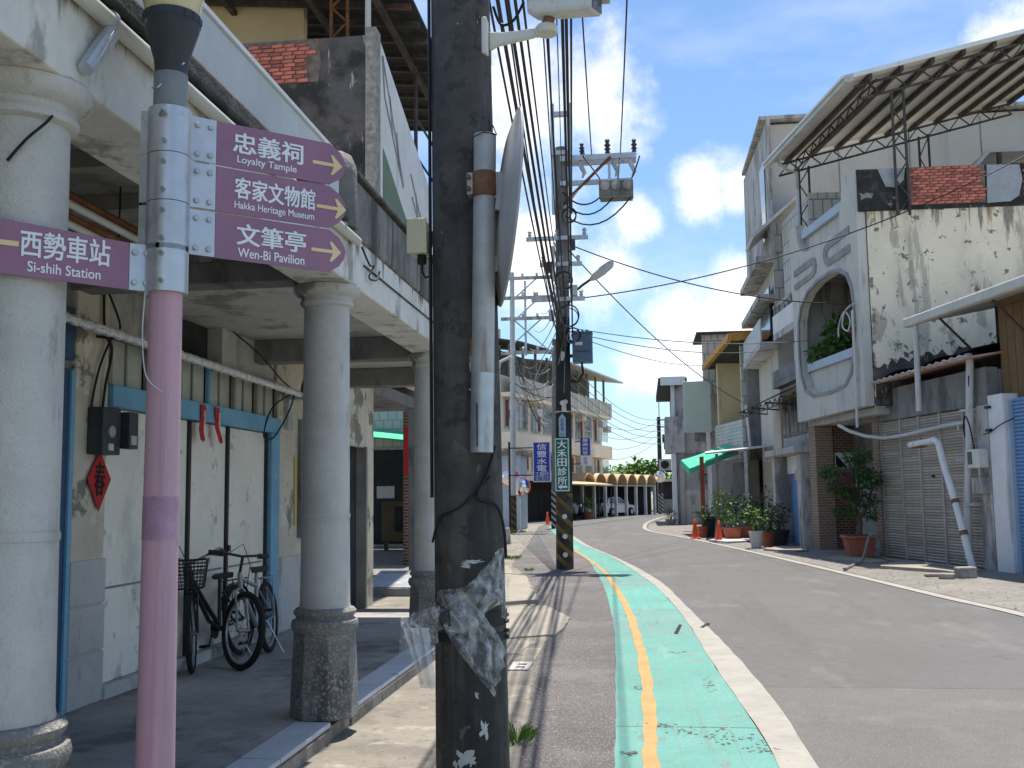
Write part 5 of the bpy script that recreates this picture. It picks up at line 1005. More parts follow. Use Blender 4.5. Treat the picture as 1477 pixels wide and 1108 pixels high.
# --- shop with grey roller shutters
sh = thing('shutter_shop', 'single-storey concrete shop closed by five grey roller shutters', 'shop', (6.6, 24, 0))
MB(FB).box(-.3, 5.0, .25, 5, 0, 4.0).build('body', 'concrete_dark', sh); MB(FB).box(-.1, 4.95, -.02, .249, 3.3, 4.05).build('lintel', 'concrete_dark', sh, bevel=.015)
MB(FB).box(-.35, -.02, -.02, .249, 0, 3.299).build('pillar', 'brick_tan', sh); MB(FB).box(4.5, 4.95, -.03, .249, 0, 3.299).build('pillar', 'concrete_grey', sh, bevel=.02)
MB(FB).box(-.02, 4.5, .1, .16, .02, 3.295).build('shutter_back', 'shutter_grey', sh)
ed = [0.0, 1.06, 1.97, 2.93, 3.9, 4.48]; src = None
rotB = math.atan2(UB.y, UB.x)
for p in range(5):
    wd = ed[p + 1] - ed[p] - .07
    pn = thing('roller_shutter', None, None); pn.parent = sh
    c0 = Vector(FB(ed[p] + .035 + wd / 2, .075, 0)) - ROOTLOC[sh.name]; pn.location = c0; pn.rotation_euler = (0, 0, rotB); ROOTLOC[pn.name] = Vector()
    s0 = MB().add([(x, y, z) for x in (-wd / 2, wd / 2) for y, z in ((.0, 0), (-.026, .014), (-.03, .036), (-.014, .056), (0, .062), (.015, .03))], [(0, 1, 7, 6), (1, 2, 8, 7), (2, 3, 9, 8), (3, 4, 10, 9), (4, 5, 11, 10), (5, 0, 6, 11), (0, 5, 4, 3, 2, 1), (6, 7, 8, 9, 10, 11)]).build('slat', 'shutter_grey', pn)
    s0.location = (0, 0, .05)
    for i in range(1, 51): inst(s0, 'slat', pn, (random.uniform(-.003, .003), random.uniform(-.003, .002), .05 + .0635 * i))
    MB(FB).box(ed[p] - .04, ed[p] + .035, .02, .1, .01, 3.297).build('guide_rail', 'shutter_rail', sh)
MB(FB).box(4.45, 4.499, .02, .1, .01, 3.297).build('guide_rail', 'shutter_rail', sh); MB(FB).box(2.5, 2.58, .0, .04, 1.9, 1.95).build('lock', 'dark_steel', sh)
MB(FB).prism([(-.7, -.45, 4.12), (5.1, -.45, 4.2), (5.1, 4.5, 4.95), (-.7, 4.5, 4.9)], (0, 0, .035)).build('roof_sheet', 'sheet_red', sh)
mb = MB(FB); n = 60
mb.sheet(lambda u, v: (lerp(-.72, 5.12, u), -.5 + .08 * v, 4.17 + .1 * u - .035 * v + .018 * math.sin(u * n * 2)), n * 4, 1); mb.build('roof_edge', 'sheet_grey', sh, solid=.02)
MB(FB).sheet(lambda u, v: (lerp(-.7, 5.0, u), lerp(-.25, 3.5, v), lerp(4.25, 4.95, v) + .03 * math.sin(u * 19 + v * 7) + .12 * (1 - v) * u + .05), 40, 14).build('roof_tarp', 'tarp_black', sh)
# its fittings
t = thing('curved_conduit', 'white conduit bowed across the top of the grey shutters', 'conduit', FB(-1.3, -.15, 2.9))
MB(FB).tube([(-1.0, -.6, 3.3), (-.7, -.45, 3.13), (-.2, -.25, 2.97), (.5, -.12, 2.88), (1.3, -.1, 2.88), (2.3, -.09, 2.93), (3.3, -.08, 2.98), (4.18, -.06, 3.0)], .045, 10).build('tube', 'pvc_white', t, smooth=True)
for a in (.5, 3.9): MB(FB).box(a, a + .05, -.1, .02, 2.86, 2.96).build('clip', 'galv', t)
t = thing('bent_pipe', 'rust streaked white pipe leaning with its top bent sideways by the shutters', 'pipe', FB(4.64, -.35, .03))
MB(FB).tube([(2.45, -.42, 2.62), (3.0, -.42, 2.64), (3.55, -.42, 2.67), (3.7, -.42, 2.6), (3.85, -.42, 2.2), (4.25, -.4, 1.3), (4.66, -.35, .03)], .07, 12).build('pipe_body', 'white_paint', t, smooth=True)
MB(FB).tube([(4.2, -.4, 1.42), (4.23, -.4, 1.35)], .085, 12).build('joint_ring', 'rusty_clamp', t); MB(FB).tube([(2.5, -.42, 2.56), (3.1, -.42, 2.58)], [.03, .05], 8).build('rust_patch', 'rusty_clamp', t); MB(FB).tube([(4.42, -.38, .8), (4.45, -.375, .72)], .082, 12).build('joint_ring', 'rusty_clamp', t)
t = thing('standpipe', 'upright white standpipe at the right end of the grey shutters', 'pipe', FB(4.35, -.2, .2))
MB(FB).tube([(4.13, -.14, .22), (4.2, -.14, 1.3), (4.42, -.14, 2.6), (4.62, -.14, 4.15), (4.6, -.14, 4.35)], .075, 12).build('pipe_body', 'pvc_white', t, smooth=True); MB(FB).box(3.95, 4.4, -.2, -.031, 2.2, 2.26).build('clip', 'galv', t)
for zz in (1.3, 3.2): MB(FB).box(4.2, 4.55, -.2, -.031, zz, zz + .05).build('clip', 'galv', t)
t = thing('meter_box', 'white electricity meter box on the shop pillar right of the shutters', 'meter box', FB(4.7, -.1, 2.1))
MB(FB).box(4.5, 4.92, -.25, -.035, 2.05, 2.42).build('housing', 'cam_white', t, bevel=.015); MB(FB).box(4.53, 4.68, -.262, -.251, 2.12, 2.37).build('window', 'glass_dim', t)
MB(FB).box(4.52, 4.9, -.2, -.035, 1.55, 1.85).build('lower_box', 'concrete_grey', t); MB(FB).tube([(4.7, -.12, 2.05), (4.7, -.12, 1.86)], .03, 6).build('conduit', 'galv', t)
cable([FB(4.7, -.2, 2.42), FB(4.66, -.25, 2.9), FB(4.4, -.2, 3.1), FB(4.25, -.15, 2.8), FB(4.4, -.15, 2.65), FB(4.5, -.15, 3.2), FB(4.65, -.2, 3.9)], .014, 'black_cable', 'tangled dark cable above the white meter box')
# --- timber shop at the right edge
ts = thing('timber_shop', 'shop at the right edge with brown timber upper wall, white pillar and blue shutter', 'shop', (7.2, 20, 0))
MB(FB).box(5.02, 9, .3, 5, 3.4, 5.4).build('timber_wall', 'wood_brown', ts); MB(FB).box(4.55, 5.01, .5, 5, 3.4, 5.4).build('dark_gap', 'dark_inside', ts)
for i in range(14): MB(FB).box(5.05 + .27 * i, 5.3 + .27 * i, .27, .299, 3.35, 5.2).build('plank', 'wood_brown', ts)
MB(FB).box(5.03, 5.55, -.06, .4, 0, 3.46).build('white_pillar', 'white_paint', ts, bevel=.015); MB(FB).box(5.551, 5.64, .0, .2, 0, 3.3).build('shutter_rail', 'kiosk_blue', ts)
MB(FB).box(5.64, 9, .12, .18, 0, 3.35).build('shutter_back', 'shutter_blue', ts)
s0 = MB().add([(x, y, z) for x in (-1.65, 1.65) for y, z in ((.0, 0), (-.026, .02), (-.026, .05), (0, .068), (.015, .03))], [(0, 1, 6, 5), (1, 2, 7, 6), (2, 3, 8, 7), (3, 4, 9, 8), (4, 0, 5, 9), (0, 4, 3, 2, 1), (5, 6, 7, 8, 9)]).build('slat', 'shutter_blue', ts, off=(0, 0, 0))
c0 = Vector(FB(7.31, .1, 0)) - ROOTLOC[ts.name]; s0.location = c0 + Vector((0, 0, .04)); s0.rotation_euler = (0, 0, rotB)
for i in range(1, 46): inst(s0, 'slat', ts, c0 + Vector((0, 0, .04 + .072 * i)), (0, 0, rotB))
for z in (2.75, 3.2): MB(FB).box(5.02, 5.16, -.13, -.061, z, z + .05).build('pillar_hook', 'dark_steel', ts)
MB(FB).prism([(3.0, -.55, 5.2), (9, -.55, 5.2), (9, 4, 6.1), (3.0, 4, 6.1)], (0, 0, .05)).build('awning_sheet', 'sheet_grey', ts)
MB(FB).box(3.0, 9, -.72, -.551, 5.14, 5.34).build('gutter', 'pvc_cream', ts, bevel=.03); MB(FB).tube([(3.35, -.6, 5.14), (3.3, -.6, 3.3)], .06, 10).build('downpipe', 'pvc_white', ts, smooth=True)
for a in (4.2, 6.2): MB(FB).tube([(a, -.5, 5.15), (a, .45, 4.2)], .03, 6).build('awning_strut', 'truss_steel', ts)
cable([FB(4.9, -.1, 2.7), FB(5.2, -.1, 2.75), FB(5.5, -.1, 2.85), FB(5.9, -.05, 2.95)], .012, 'black_cable', 'thin cable across the white pillar')
# --- orange-trimmed house further along
oh = thing('orange_trim_house', 'weathered house with orange roof trim, beige balcony recess and dark grey side wall', 'house', (5, 43, 0))
FH = frame((3.95, 41.2, 0), (-.2, 1, 0), (1, .2, 0))
MB().box(4.1, 9, 41.2, 41.4, 2.9, 7.45).build('side_wall', 'concrete_dark', oh); MB(FH).box(.25, 5, 1.2, 5, 0, 7.3).build('main_block', 'wall_beige', oh)
MB(FH).box(.25, 4.2, .0, .1, 3.2, 4.5).build('balcony_front', 'sheet_grey', oh)
for i in range(9): MB(FH).box(.24, 4.21, -.025, -.001, 3.25 + .14 * i, 3.35 + .14 * i).build('siding_board', 'sheet_grey', oh)
MB(FH).box(.25, 4.2, .1, 1.2, 3.0, 3.19).build('balcony_slab', 'concrete_grey', oh); MB(FH).box(4.0, 4.2, .1, 1.2, 3.2, 7.3).build('balcony_end_wall', 'wall_beige', oh); MB(FH).box(.9, 1.8, 1.15, 1.19, 3.2, 5.5).build('balcony_door', 'wood_brown', oh)
MB(FH).box(.2, .35, .0, .2, 3.0, 7.4).build('corner_pipe', 'tile_cream', oh)
MB().prism([(3.62, 40.9, 7.55), (3.62, 40.9, 7.85), (6.3, 40.9, 8.05), (6.3, 40.9, 7.75)], (0, .2, 0)).build('roof_trim', 'orange_trim', oh); MB().prism([(3.6, 40.9, 7.6), (3.6, 40.9, 7.86), (3.4, 40.9, 7.82), (3.4, 40.9, 7.58)], (-.72, 5.4, -.55)).build('roof_trim', 'orange_trim', oh)
MB().prism([(3.61, 41.12, 7.8), (6.2, 41.12, 8.0), (9, 41.12, 8.0), (9, 41.12, 7.72), (3.61, 41.12, 7.58)], (-.7, 5.2, -.52)).build('roof', 'roof_dark', oh)
MB().box(2.75, 8, 46.8, 47, 6, 8.7).build('rear_tiled_wall', 'tile_cream', oh); MB().box(2.5, 8, 46.6, 50, 8.7, 8.8).build('rear_roof', 'roof_dark', oh); MB().box(3.0, 8, 47, 50, 0, 8.69).build('rear_block', 'concrete_grey', oh)
MB(FH).box(.25, 5, .9, 1.19, 0, 2.95).build('shop_front', 'mid_inside', oh); MB(FH).box(.5, 1.4, .85, .899, 0, 2.3).build('shop_door', 'wood_grey', oh); MB(FH).box(1.9, 2.4, .82, .899, 0, 2.4).build('tiled_jamb', 'tile_cream', oh)
MB().box(4.0, 4.4, 41.0, 41.3, 0, 2.9).build('corner_pillar', 'wood_grey', oh); MB().box(4.45, 9, 41.22, 41.5, 0, 2.89).build('dark_opening', 'dark_inside', oh)
MB().prism([(2.2, 37.6, 3.0), (5.2, 37.4, 3.3), (5.2, 41.2, 3.45), (2.4, 41.2, 3.2)], (0, 0, .05)).build('porch_roof', 'sheet_grey', oh); MB().box(2.55, 2.65, 37.7, 37.8, .03, 3.02).build('porch_post', 'wood_grey', oh)
MB().box(3.55, 3.65, 37.6, 37.7, .03, 3.1).build('porch_post', 'galv', oh)
MB().tube([(4.3, 37.9, 3.3), (4.3, 37.8, 2.75), (4.6, 37.6, 2.7), (4.75, 37.6, 2.6), (4.78, 37.6, .05)], .07, 8).build('downpipe', 'sheet_grey', oh); MB().tube([(4.1, 40.9, 3.4), (4.0, 40.9, 5.0)], .05, 8).build('downpipe', 'pvc_white', oh)
MB().box(2.1, 2.25, 39.6, 39.75, .03, 3.0).build('porch_post', 'red_post', oh)
aw = thing('green_awning', 'faded green fabric awning with a scalloped valance on the right side', 'awning', (2, 42, 2.9))
mb = MB(); mb.sheet(lambda u, v: (lerp(3.6, 1.75, u) - .2 * v, lerp(40.4, 43.4, v), lerp(3.65, 3.0, u) - .05 * math.sin(u * 3.1) - .42 * (1 - v)), 10, 8); mb.build('canopy', 'green_awning', aw, solid=.02)
mb = MB(); mb.sheet(lambda u, v: (1.75 - .2 * u, lerp(40.4, 43.4, u), 3.0 - .42 * (1 - u) - v * (.26 + .04 * math.sin(u * 50))), 48, 3); mb.build('valance', 'green_awning', aw, solid=.01)
mb = MB(); mb.sheet(lambda u, v: (lerp(3.6, 1.75, u), 40.39, lerp(3.23, 2.58, u) - v * (.12 + .08 * u)), 8, 2); mb.build('side_flap', 'green_awning', aw, solid=.01)
MB().tube([(1.8, 40.45, 2.55), (3.6, 40.45, 3.1)], .02, 6).build('arm', 'galv', aw); MB().tube([(1.6, 43.35, 2.85), (3.4, 43.35, 3.2)], .02, 6).build('arm', 'galv', aw)
# --- concrete corner house
ch = thing('corner_house', 'bare grey concrete corner house with a boxy balcony at the bend', 'house', (3, 58, 0))
MB().box(1.75, 7, 56, 66, 0, 7.4).build('main_block', 'concrete_grey', ch); MB().box(1.2, 2.2, 55.6, 57.8, 3.8, 5.7).build('balcony_box', 'concrete_grey', ch); MB().box(.9, 2.4, 55.3, 66, 7.41, 7.75).build('roof_slab', 'roof_dark', ch)
MB().box(1.0, 2.3, 55.25, 55.29, 7.35, 7.8).build('roof_fascia', 'white_paint', ch); MB().box(1.55, 1.74, 55.8, 56.2, 5.71, 7.4).build('balcony_post', 'white_paint', ch); MB().box(1.5, 1.74, 55.7, 56.1, 0, 3.79).build('corner_post', 'white_paint', ch, bevel=.02)
MB().box(1.9, 2.15, 55.85, 55.999, 0, 3.4).build('wall_pier', 'concrete_grey', ch); MB().box(2.16, 7, 55.9, 55.999, 3.55, 3.75).build('string_course', 'concrete_dark', ch); MB().box(2.16, 7, 55.93, 55.999, 0, 1.85).build('render_patch', 'facade_grey', ch)
for z in (2.3, 2.65): MB().box(2.9, 4.2, 55.6, 55.999, z, z + .28).build('louvre', 'wood_grey', ch)
MB().box(2.75, 3.3, 55.95, 55.999, 4.4, 4.9).build('patch_panel', 'concrete_dark', ch)
ac = thing('air_conditioner', 'grey air conditioner box under the corner house balcony', 'air conditioner', (1.3, 57, 2.9))
MB().box(.85, 1.49, 56.6, 57.4, 2.9, 3.5).build('casing', 'pvc_cream', ac, bevel=.03); MB().lathe([(.22, 0), (.22, .02)], (1.15, 56.58, 3.2), 16, 'y').build('fan_grille', 'dark_steel', ac); MB().box(1.2, 1.74, 56.7, 57.3, 2.8, 2.89).build('bracket', 'dark_steel', ac)
bb_ = thing('blank_signboard', 'blank pale green signboard projecting above the green awning', 'signboard', (2.4, 46.3, 4.3))
MB().box(1.82, 3.02, 46.2, 46.4, 4.3, 6.55).build('board', 'sign_blank', bb_, bevel=.02)
for z in (4.4, 6.4): MB().box(3.02, 3.7, 46.27, 46.33, z, z + .06).build('bracket', 'galv', bb_)
lh = thing('side_house', 'grey rendered house behind the blank signboard', 'house', (4, 52, 0)); MB().box(3.3, 8, 50.4, 55, 0, 6.8).build('main_block', 'concrete_grey', lh); MB().box(3.1, 8, 50.2, 55, 6.81, 6.95).build('roof', 'roof_dark', lh)
# ---------------------------------------------------------------- second utility pole
P2 = (-1.77, 23.15)
p2 = thing('utility_pole', 'tall utility pole by the green lane with crossarms and yellow-black base', 'utility pole', (P2[0], P2[1], 0))
def p2c(z): return (P2[0] + .009 * z, P2[1], z)
def p2r(z): return .195 - .0066 * z
MB().tube([p2c(-.1), p2c(1.66)], [p2r(0), p2r(1.66)], 28).build('striped_base', 'pole_yb', p2, smooth=True)
MB().tube([p2c(1.66), p2c(3), p2c(5.6)], [p2r(1.66), p2r(3), p2r(5.6)], 28).build('tarred_shaft', 'pole_tar2', p2, smooth=True)
MB().tube([p2c(5.6), p2c(7.5), p2c(9.55)], [p2r(5.6), p2r(7.5), p2r(9.55)], 28).build('concrete_shaft', 'pole_conc', p2, smooth=True)
for z in (1.15, .72, .32): MB().lathe([(.0, 0), (.055, 0), (.055, -.012), (0, -.014)], (P2[0] + .03, P2[1] - p2r(z) - .001, z), 16, 'y', caps=False).build('reflector', 'sign_white', p2)
for dx in (-.19, .2): MB().box(P2[0] + .085 + dx - .04, P2[0] + .085 + dx + .04, 23.1, 23.2, 8.0, 10.6).build('pole_extension', 'galv', p2)
MB().box(P2[0] - .12, P2[0] + .32, 23.08, 23.2, 10.3, 10.4).build('extension_tie', 'galv', p2); MB().box(P2[0] - .12, P2[0] + .32, 23.0, 23.08, 9.35, 9.45).build('extension_tie', 'galv', p2)
MB().box(-1.7, .02, 22.92, 23.02, 9.17, 9.29).build('crossarm', 'galv', p2); MB().box(-1.7, .02, 23.26, 23.36, 9.17, 9.29).build('crossarm', 'galv', p2)
MB().box(-1.7, -.1, 22.92, 23.02, 8.6, 8.7).build('crossarm', 'galv', p2); MB().box(-.62, -.56, 22.93, 23.01, 8.7, 9.17).build('crossarm_brace', 'galv', p2)
MB().tube([(-1.6, 22.9, 8.2), (-.55, 22.9, 9.2)], .035, 8).build('crossarm_brace', 'rust_brown', p2); MB().tube([(-1.62, 22.9, 8.05), (-1.2, 22.9, 8.62)], .03, 8).build('crossarm_brace', 'galv_rust', p2)
ins = None
for x, y, z, s in ((-1.2, 22.97, 9.29, 1), (-.62, 22.97, 9.29, 1.2), (-.02, 22.97, 9.29, 1.1), (-.02, 23.31, 9.29, .9), (-.62, 23.31, 9.29, .9), (-1.2, 23.31, 9.29, .9)):
    mb = MB(); mb.lathe([(.02 * s, 0), (.05 * s, .03 * s), (.03 * s, .06 * s), (.065 * s, .09 * s), (.03 * s, .13 * s), (.065 * s, .17 * s), (.03 * s, .21 * s), (.05 * s, .26 * s), (.02 * s, .3 * s)], (x, y, z), 12)
    ins = mb.build('insulator', 'lamp_neck', p2, smooth=True)
for x, z in ((-1.25, 9.17), (-.5, 9.17), (-.12, 9.15)):
    MB().tube([(x, 22.97, z), (x + .02, 22.97, z - .12), (x + .1, 22.96, z - .3), (x + .05, 22.95, z - .42)], [.03, .055, .05, .02], 8).build('hanging_insulator', 'sheet_grey', p2)
sb = thing('switch_box', 'three-bushing grey switch box hung below the pole crossarm', 'switch box', (-.43, 22.8, 8.2))
MB().box(-.82, -.06, 22.6, 23.0, 8.22, 8.58).build('tank', 'concrete_dark', sb, bevel=.02); MB().box(-.8, -.08, 22.62, 22.98, 8.18, 8.219).build('tank_base', 'wood_grey', sb)
for x in (-.68, -.44, -.2): MB().lathe([(.1, 0), (.1, -.05), (.07, -.055), (.07, -.08), (.04, -.085), (.04, -.12)], (x, 22.6, 8.44), 16, 'y').build('bushing', 'concrete_grey', sb)
for p, q, s in (((-.8, 22.65, 8.2), (-1.65, 22.95, 8.45), .5), ((-.5, 22.65, 8.2), (-1.62, 22.95, 8.2), .75), ((-.1, 22.65, 8.2), (-1.6, 22.95, 7.9), .9), ((-.15, 22.7, 8.5), (.1, 22.95, 9.2), .1), ((-.4, 22.6, 8.45), (-.35, 22.95, 9.2), -.1), ((-.7, 22.6, 8.45), (-1.2, 22.95, 9.3), -.05)):
    MB().tube([tuple(Vector(p).lerp(Vector(q), i / 8) + Vector((0, 0, -s * 4 * (i / 8) * (1 - i / 8) * .45))) for i in range(9)], .018, 6).build('lead', 'black_cable', sb)
sl = thing('street_lamp', 'street lamp on a curved arm on the second pole', 'street lamp', (-1.5, 23.1, 6.0))
MB().tube([(-1.58, 23.1, 5.9), (-1.45, 23.05, 6.15), (-1.25, 23.0, 6.3), (-1.05, 22.95, 6.42)], .03, 8).build('arm', 'black_rubber', sl)
mb = MB(); mb.tube([(-1.08, 22.95, 6.4), (-.98, 22.93, 6.46), (-.8, 22.88, 6.58), (-.6, 22.84, 6.72), (-.54, 22.82, 6.75)], [.03, .09, .11, .09, .03], 12, True, .6); mb.build('lamp_head', 'sheet_grey', sl, smooth=True)
cb = thing('control_cabinet', 'blue-grey control cabinet mounted on the right of the second pole', 'cabinet', (-1.27, 23.1, 4.5))
MB().box(-1.5, -1.06, 22.9, 23.25, 4.55, 5.2).build('cabinet_body', 'blue_box', cb, bevel=.015); MB().box(-1.51, -1.05, 22.88, 23.27, 5.2, 5.235).build('cabinet_roof', 'blue_box', cb)
for k in range(3): MB().box(-1.4 + .1 * k, -1.35 + .1 * k, 23, 23.05, 5.236, 5.29).build('lifting_eye', 'blue_box', cb)
MB().box(-1.43, -1.27, 22.888, 22.899, 4.93, 5.0).build('label_plate', 'sign_white', cb); MB().box(-1.45, -1.1, 22.885, 22.899, 4.78, 4.8).build('door_seam', 'blue_dark', cb)
for z in (4.68, 5.0): MB().box(-1.62, -1.5, 23.05, 23.12, z, z + .07).build('mount_arm', 'dark_steel', cb)
MB().tube([(-1.3, 23, 4.55), (-1.27, 22.95, 4.3), (-1.4, 22.95, 4.1), (-1.55, 23, 4.15)], .025, 6).build('cable_loop', 'black_cable', cb)
MB().box(-1.76, -1.68, 22.93, 22.985, 4.6, 4.8).build('id_plate', 'sheet_grey', p2); MB().box(-1.93, -1.86, 22.9, 22.98, 6.4, 7.2).build('fuse_tube', 'sheet_grey', p2)
sg = thing('clinic_sign', 'tall green clinic sign with white characters and a left arrow', 'sign', (-1.77, 22.9, 1.69))
MB().box(-1.945, -1.6, 22.9, 22.925, 1.69, 2.88).build('sign_panel', 'sign_green', sg)
plate('border', [(-1.93, 1.705), (-1.615, 1.705), (-1.615, 2.865), (-1.93, 2.865)], [[(-1.905, 1.73), (-1.64, 1.73), (-1.64, 2.84), (-1.905, 2.84)]], .003, lambda a, b, z: (a, 22.897 + b * .5, z), 'sign_green_line', sg)
FP = lambda y: (lambda a, b, z: (a, y + b, z))
for i, cchar in enumerate('大禾田診所'): lettering(cchar, FP(22.898), 'sign_letter', sg, w=.2, h=.175, bold=.02, a0=-1.772, z0=2.735 - .2 * i)
plate('arrow', [(-1.88, 1.8), (-1.8, 1.855), (-1.8, 1.825), (-1.665, 1.825), (-1.665, 1.775), (-1.8, 1.775), (-1.8, 1.745)], [], .003, FP(22.896), 'sign_letter', sg)
for z in (1.9, 2.7): MB().box(-1.85, -1.7, 22.926, 22.985, z, z + .04).build('sign_bracket', 'galv', sg)
sg = thing('address_sign', 'small pale blue pointed address plate above the clinic sign', 'sign', (-1.75, 22.93, 2.9))
plate('plate', [(-1.83, 2.9), (-1.68, 2.9), (-1.68, 3.32), (-1.755, 3.42), (-1.83, 3.32)], [], .006, FP(22.94), 'sign_pale', sg); lettering('西勢路', FP(22.938), 'sign_blue', sg, w=.08, h=.27, vertical=True, a0=-1.755, z0=3.16)
lettering('51', FP(22.938), 'sign_blue', sg, w=.08, h=.06, a0=-1.755, z0=2.96)
cc = thing('cctv_camera', 'small white cctv camera strapped to the second pole above the address plate', 'camera', (-1.72, 22.85, 3.6))
MB().tube([(-1.68, 22.98, 3.68), (-1.72, 22.6, 3.62)], .055, 12).build('housing', 'cam_white', cc, smooth=True); MB().box(-1.76, -1.66, 22.9, 22.97, 3.45, 3.62).build('bracket', 'cam_white', cc); MB().lathe([(.19, 3.45), (.19, 3.48)], (-1.74, 23.15, 0), 24).build('strap', 'galv', cc)
for z, x0, x1 in ((7.35, -2.5, -1.1), (6.75, -2.2, -1.25), (5.95, -2.4, -1.2)):
    MB().box(x0, x1, 22.94, 23.02, z, z + .09).build('crossarm', 'galv', p2)
    for k in range(3): MB().lathe([(.02, 0), (.05, .04), (.03, .08), (.055, .12), (.02, .17)], (lerp(x0 + .08, x1 - .08, k / 2), 22.98, z + .09), 10).build('insulator', 'sheet_grey', p2)
for z, r, a in ((7.9, .16, .3), (6.4, .2, -.2), (5.6, .24, .1), (5.15, .17, .4)):
    MB().torus((-1.6 + a * .3, 22.9, z), r, .016, (.2, 1, .1), 28, 6).build('cable_coil', 'black_cable', p2); MB().torus((-1.58 + a * .3, 22.87, z - .05), r * .85, .013, (-.2, 1, .2), 24, 6).build('cable_coil', 'grey_cable', p2)
for x, z in ((-1.45, 7.1), (-1.98, 6.6), (-1.42, 6.05), (-1.95, 5.5)): MB().box(x - .06, x + .06, 22.86, 23.0, z, z + .24).build('splice_box', 'lamp_neck' if z > 6.3 else 'sheet_grey', p2, bevel=.01)
# ---------------------------------------------------------------- left verge beyond the arcade
def place(name, label, cat, x, y): return thing(name, label, cat, (x, y, 0))
t = place('utility_pole', 'pale grey steel pole with stacked crossarms and a yellow-black base left of the second pole', 'utility pole', -5.76, 46)
MB().tube([(-5.76, 46, 0), (-5.76, 46, 1.65)], .15, 16).build('striped_base', 'pole_yb', t, smooth=True); MB().tube([(-5.76, 46, 1.65), (-5.7, 46, 8), (-5.68, 46, 11.7)], [.13, .12, .1], 16).build('steel_shaft', 'sheet_grey', t, smooth=True)
for i, z in enumerate((11.35, 10.45, 9.5, 7.95)):
    MB().box(-6.2, -3.75 - .1 * i, 45.9, 46.02, z, z + .14).build('crossarm', 'concrete_grey', t)
    for k in range(3): MB().lathe([(.03, 0), (.07, .05), (.04, .1), (.08, .15), (.03, .22)], (-5.2 + .65 * k, 45.96, z + .12), 10).build('insulator', 'sheet_grey', t)
for (x0, z0), (x1, z1) in (((-5.7, 8.4), (-4.4, 9.5)), ((-5.7, 9.4), (-4.5, 10.45)), ((-5.7, 10.4), (-4.6, 11.35)), ((-5.6, 9.5), (-3.9, 7.95))): MB().tube([(x0, 45.96, z0), (x1, 45.96, z1)], .035, 6).build('crossarm_brace', 'galv', t)
MB().tube([(-5.1, 46.05, 7.9), (-5.1, 46.05, 11.3)], .05, 8).build('steel_riser', 'galv', t)
t = place('sign_post', 'thin pale post with a yellow-black base between the near pole and the mirror', 'post', -6.2, 45)
MB().tube([(-6.2, 45, 0), (-6.2, 45, 1.6)], .09, 12).build('striped_base', 'pole_yb', t); MB().tube([(-6.2, 45, 1.6), (-6.2, 45, 7.2), (-6.1, 44.9, 7.5), (-5.6, 44.8, 7.7)], .07, 12).build('steel_shaft', 'sheet_grey', t)
t = place('marker_block', 'tapered concrete marker block on the left verge', 'marker', -4.6, 35)
MB().lathe([(.19, 0), (.11, .55), (.1, .56)], (-4.6, 35, 0), 4).build('block', 'concrete_grey', t, bevel=.02); MB().box(-4.66, -4.54, 34.86, 34.93, .15, .35).build('plate', 'paper_scrap', t)
def mirror(label, x, y, zc, r, h0, mat_pole, look):
    t = place('road_mirror', label, 'mirror', x, y); MB().tube([(x, y, 0), (x, y, zc + .1)], .05, 12).build('post', mat_pole, t)
    MB().lathe([(.0, -.12), (r * .4, -.11), (r * .75, -.075), (r, -.02), (r, 0), (0, .01)], (x, y - .09, zc), 32, 'y', caps=False).build('mirror_dome', 'mirror_glass', t, smooth=True)
    MB().torus((x, y - .1, zc), r + .01, .03, (0, 1, 0), 32, 8).build('mirror_rim', 'mirror_orange', t); MB().box(x - .03, x + .03, y - .08, y + .05, zc - .1, zc + .1).build('bracket', 'galv', t); MB().box(x - .18, x + .18, y - .18, y + .18, 0, .09).build('foot', 'concrete_grey', t)
    return t
mirror('convex road mirror with orange rim on a post beside the left verge', -5.5, 46.8, 2.05, .42, 0, 'galv', 0)
mirror('second, plainer road mirror half hidden behind the orange-rimmed one', -6.1, 47.6, 2.5, .42, 0, 'galv', 0)
t = place('utility_pole', 'short black and white striped pole base between the two signs', 'utility pole', -4.45, 52)
MB().tube([(-4.45, 52, 0), (-4.42, 52, 1.9)], .17, 16).build('striped_base', 'pole_bw', t); MB().tube([(-4.42, 52, 1.9), (-4.3, 52, 9.5)], [.165, .12], 16).build('shaft', 'pole_conc', t)
sg = thing('shop_sign', 'blue upright shop sign with white characters on a bracket', 'sign', (-4.4, 45.5, 2.2))
MB().box(-4.8, -4.03, 45.5, 45.6, 2.22, 3.98).build('sign_panel', 'sign_blue', sg)
plate('border', [(-4.8, 2.22), (-4.03, 2.22), (-4.03, 3.98), (-4.8, 3.98)], [[(-4.765, 2.255), (-4.065, 2.255), (-4.065, 3.945), (-4.765, 3.945)]], .01, FP(45.488), 'sign_white', sg)
for i, c in enumerate('信豐水電'): lettering(c, FP(45.494), 'sign_white', sg, w=.42, h=.27, bold=.015, a0=-4.41, z0=3.76 - .315 * i)
lettering('工程行', FP(45.494), 'sign_white', sg, w=.58, h=.19, bold=.01, a0=-4.41, z0=2.56); lettering('08-7792118', FP(45.494), 'sign_white', sg, w=.56, h=.08, a0=-4.41, z0=2.41); lettering('0932-786118', FP(45.494), 'sign_white', sg, w=.56, h=.07, a0=-4.41, z0=2.31)
for z in (2.5, 3.7): MB().box(-5.9, -4.8, 45.53, 45.57, z, z + .05).build('bracket', 'dark_steel', sg)
MB().tube([(-5.85, 45.55, .01), (-5.85, 45.55, 4.0)], .05, 8).build('sign_post', 'dark_steel', sg)
k = place('kiosk', 'small pale blue hut with a grey flat roof behind the left poles', 'hut', -7, 50)
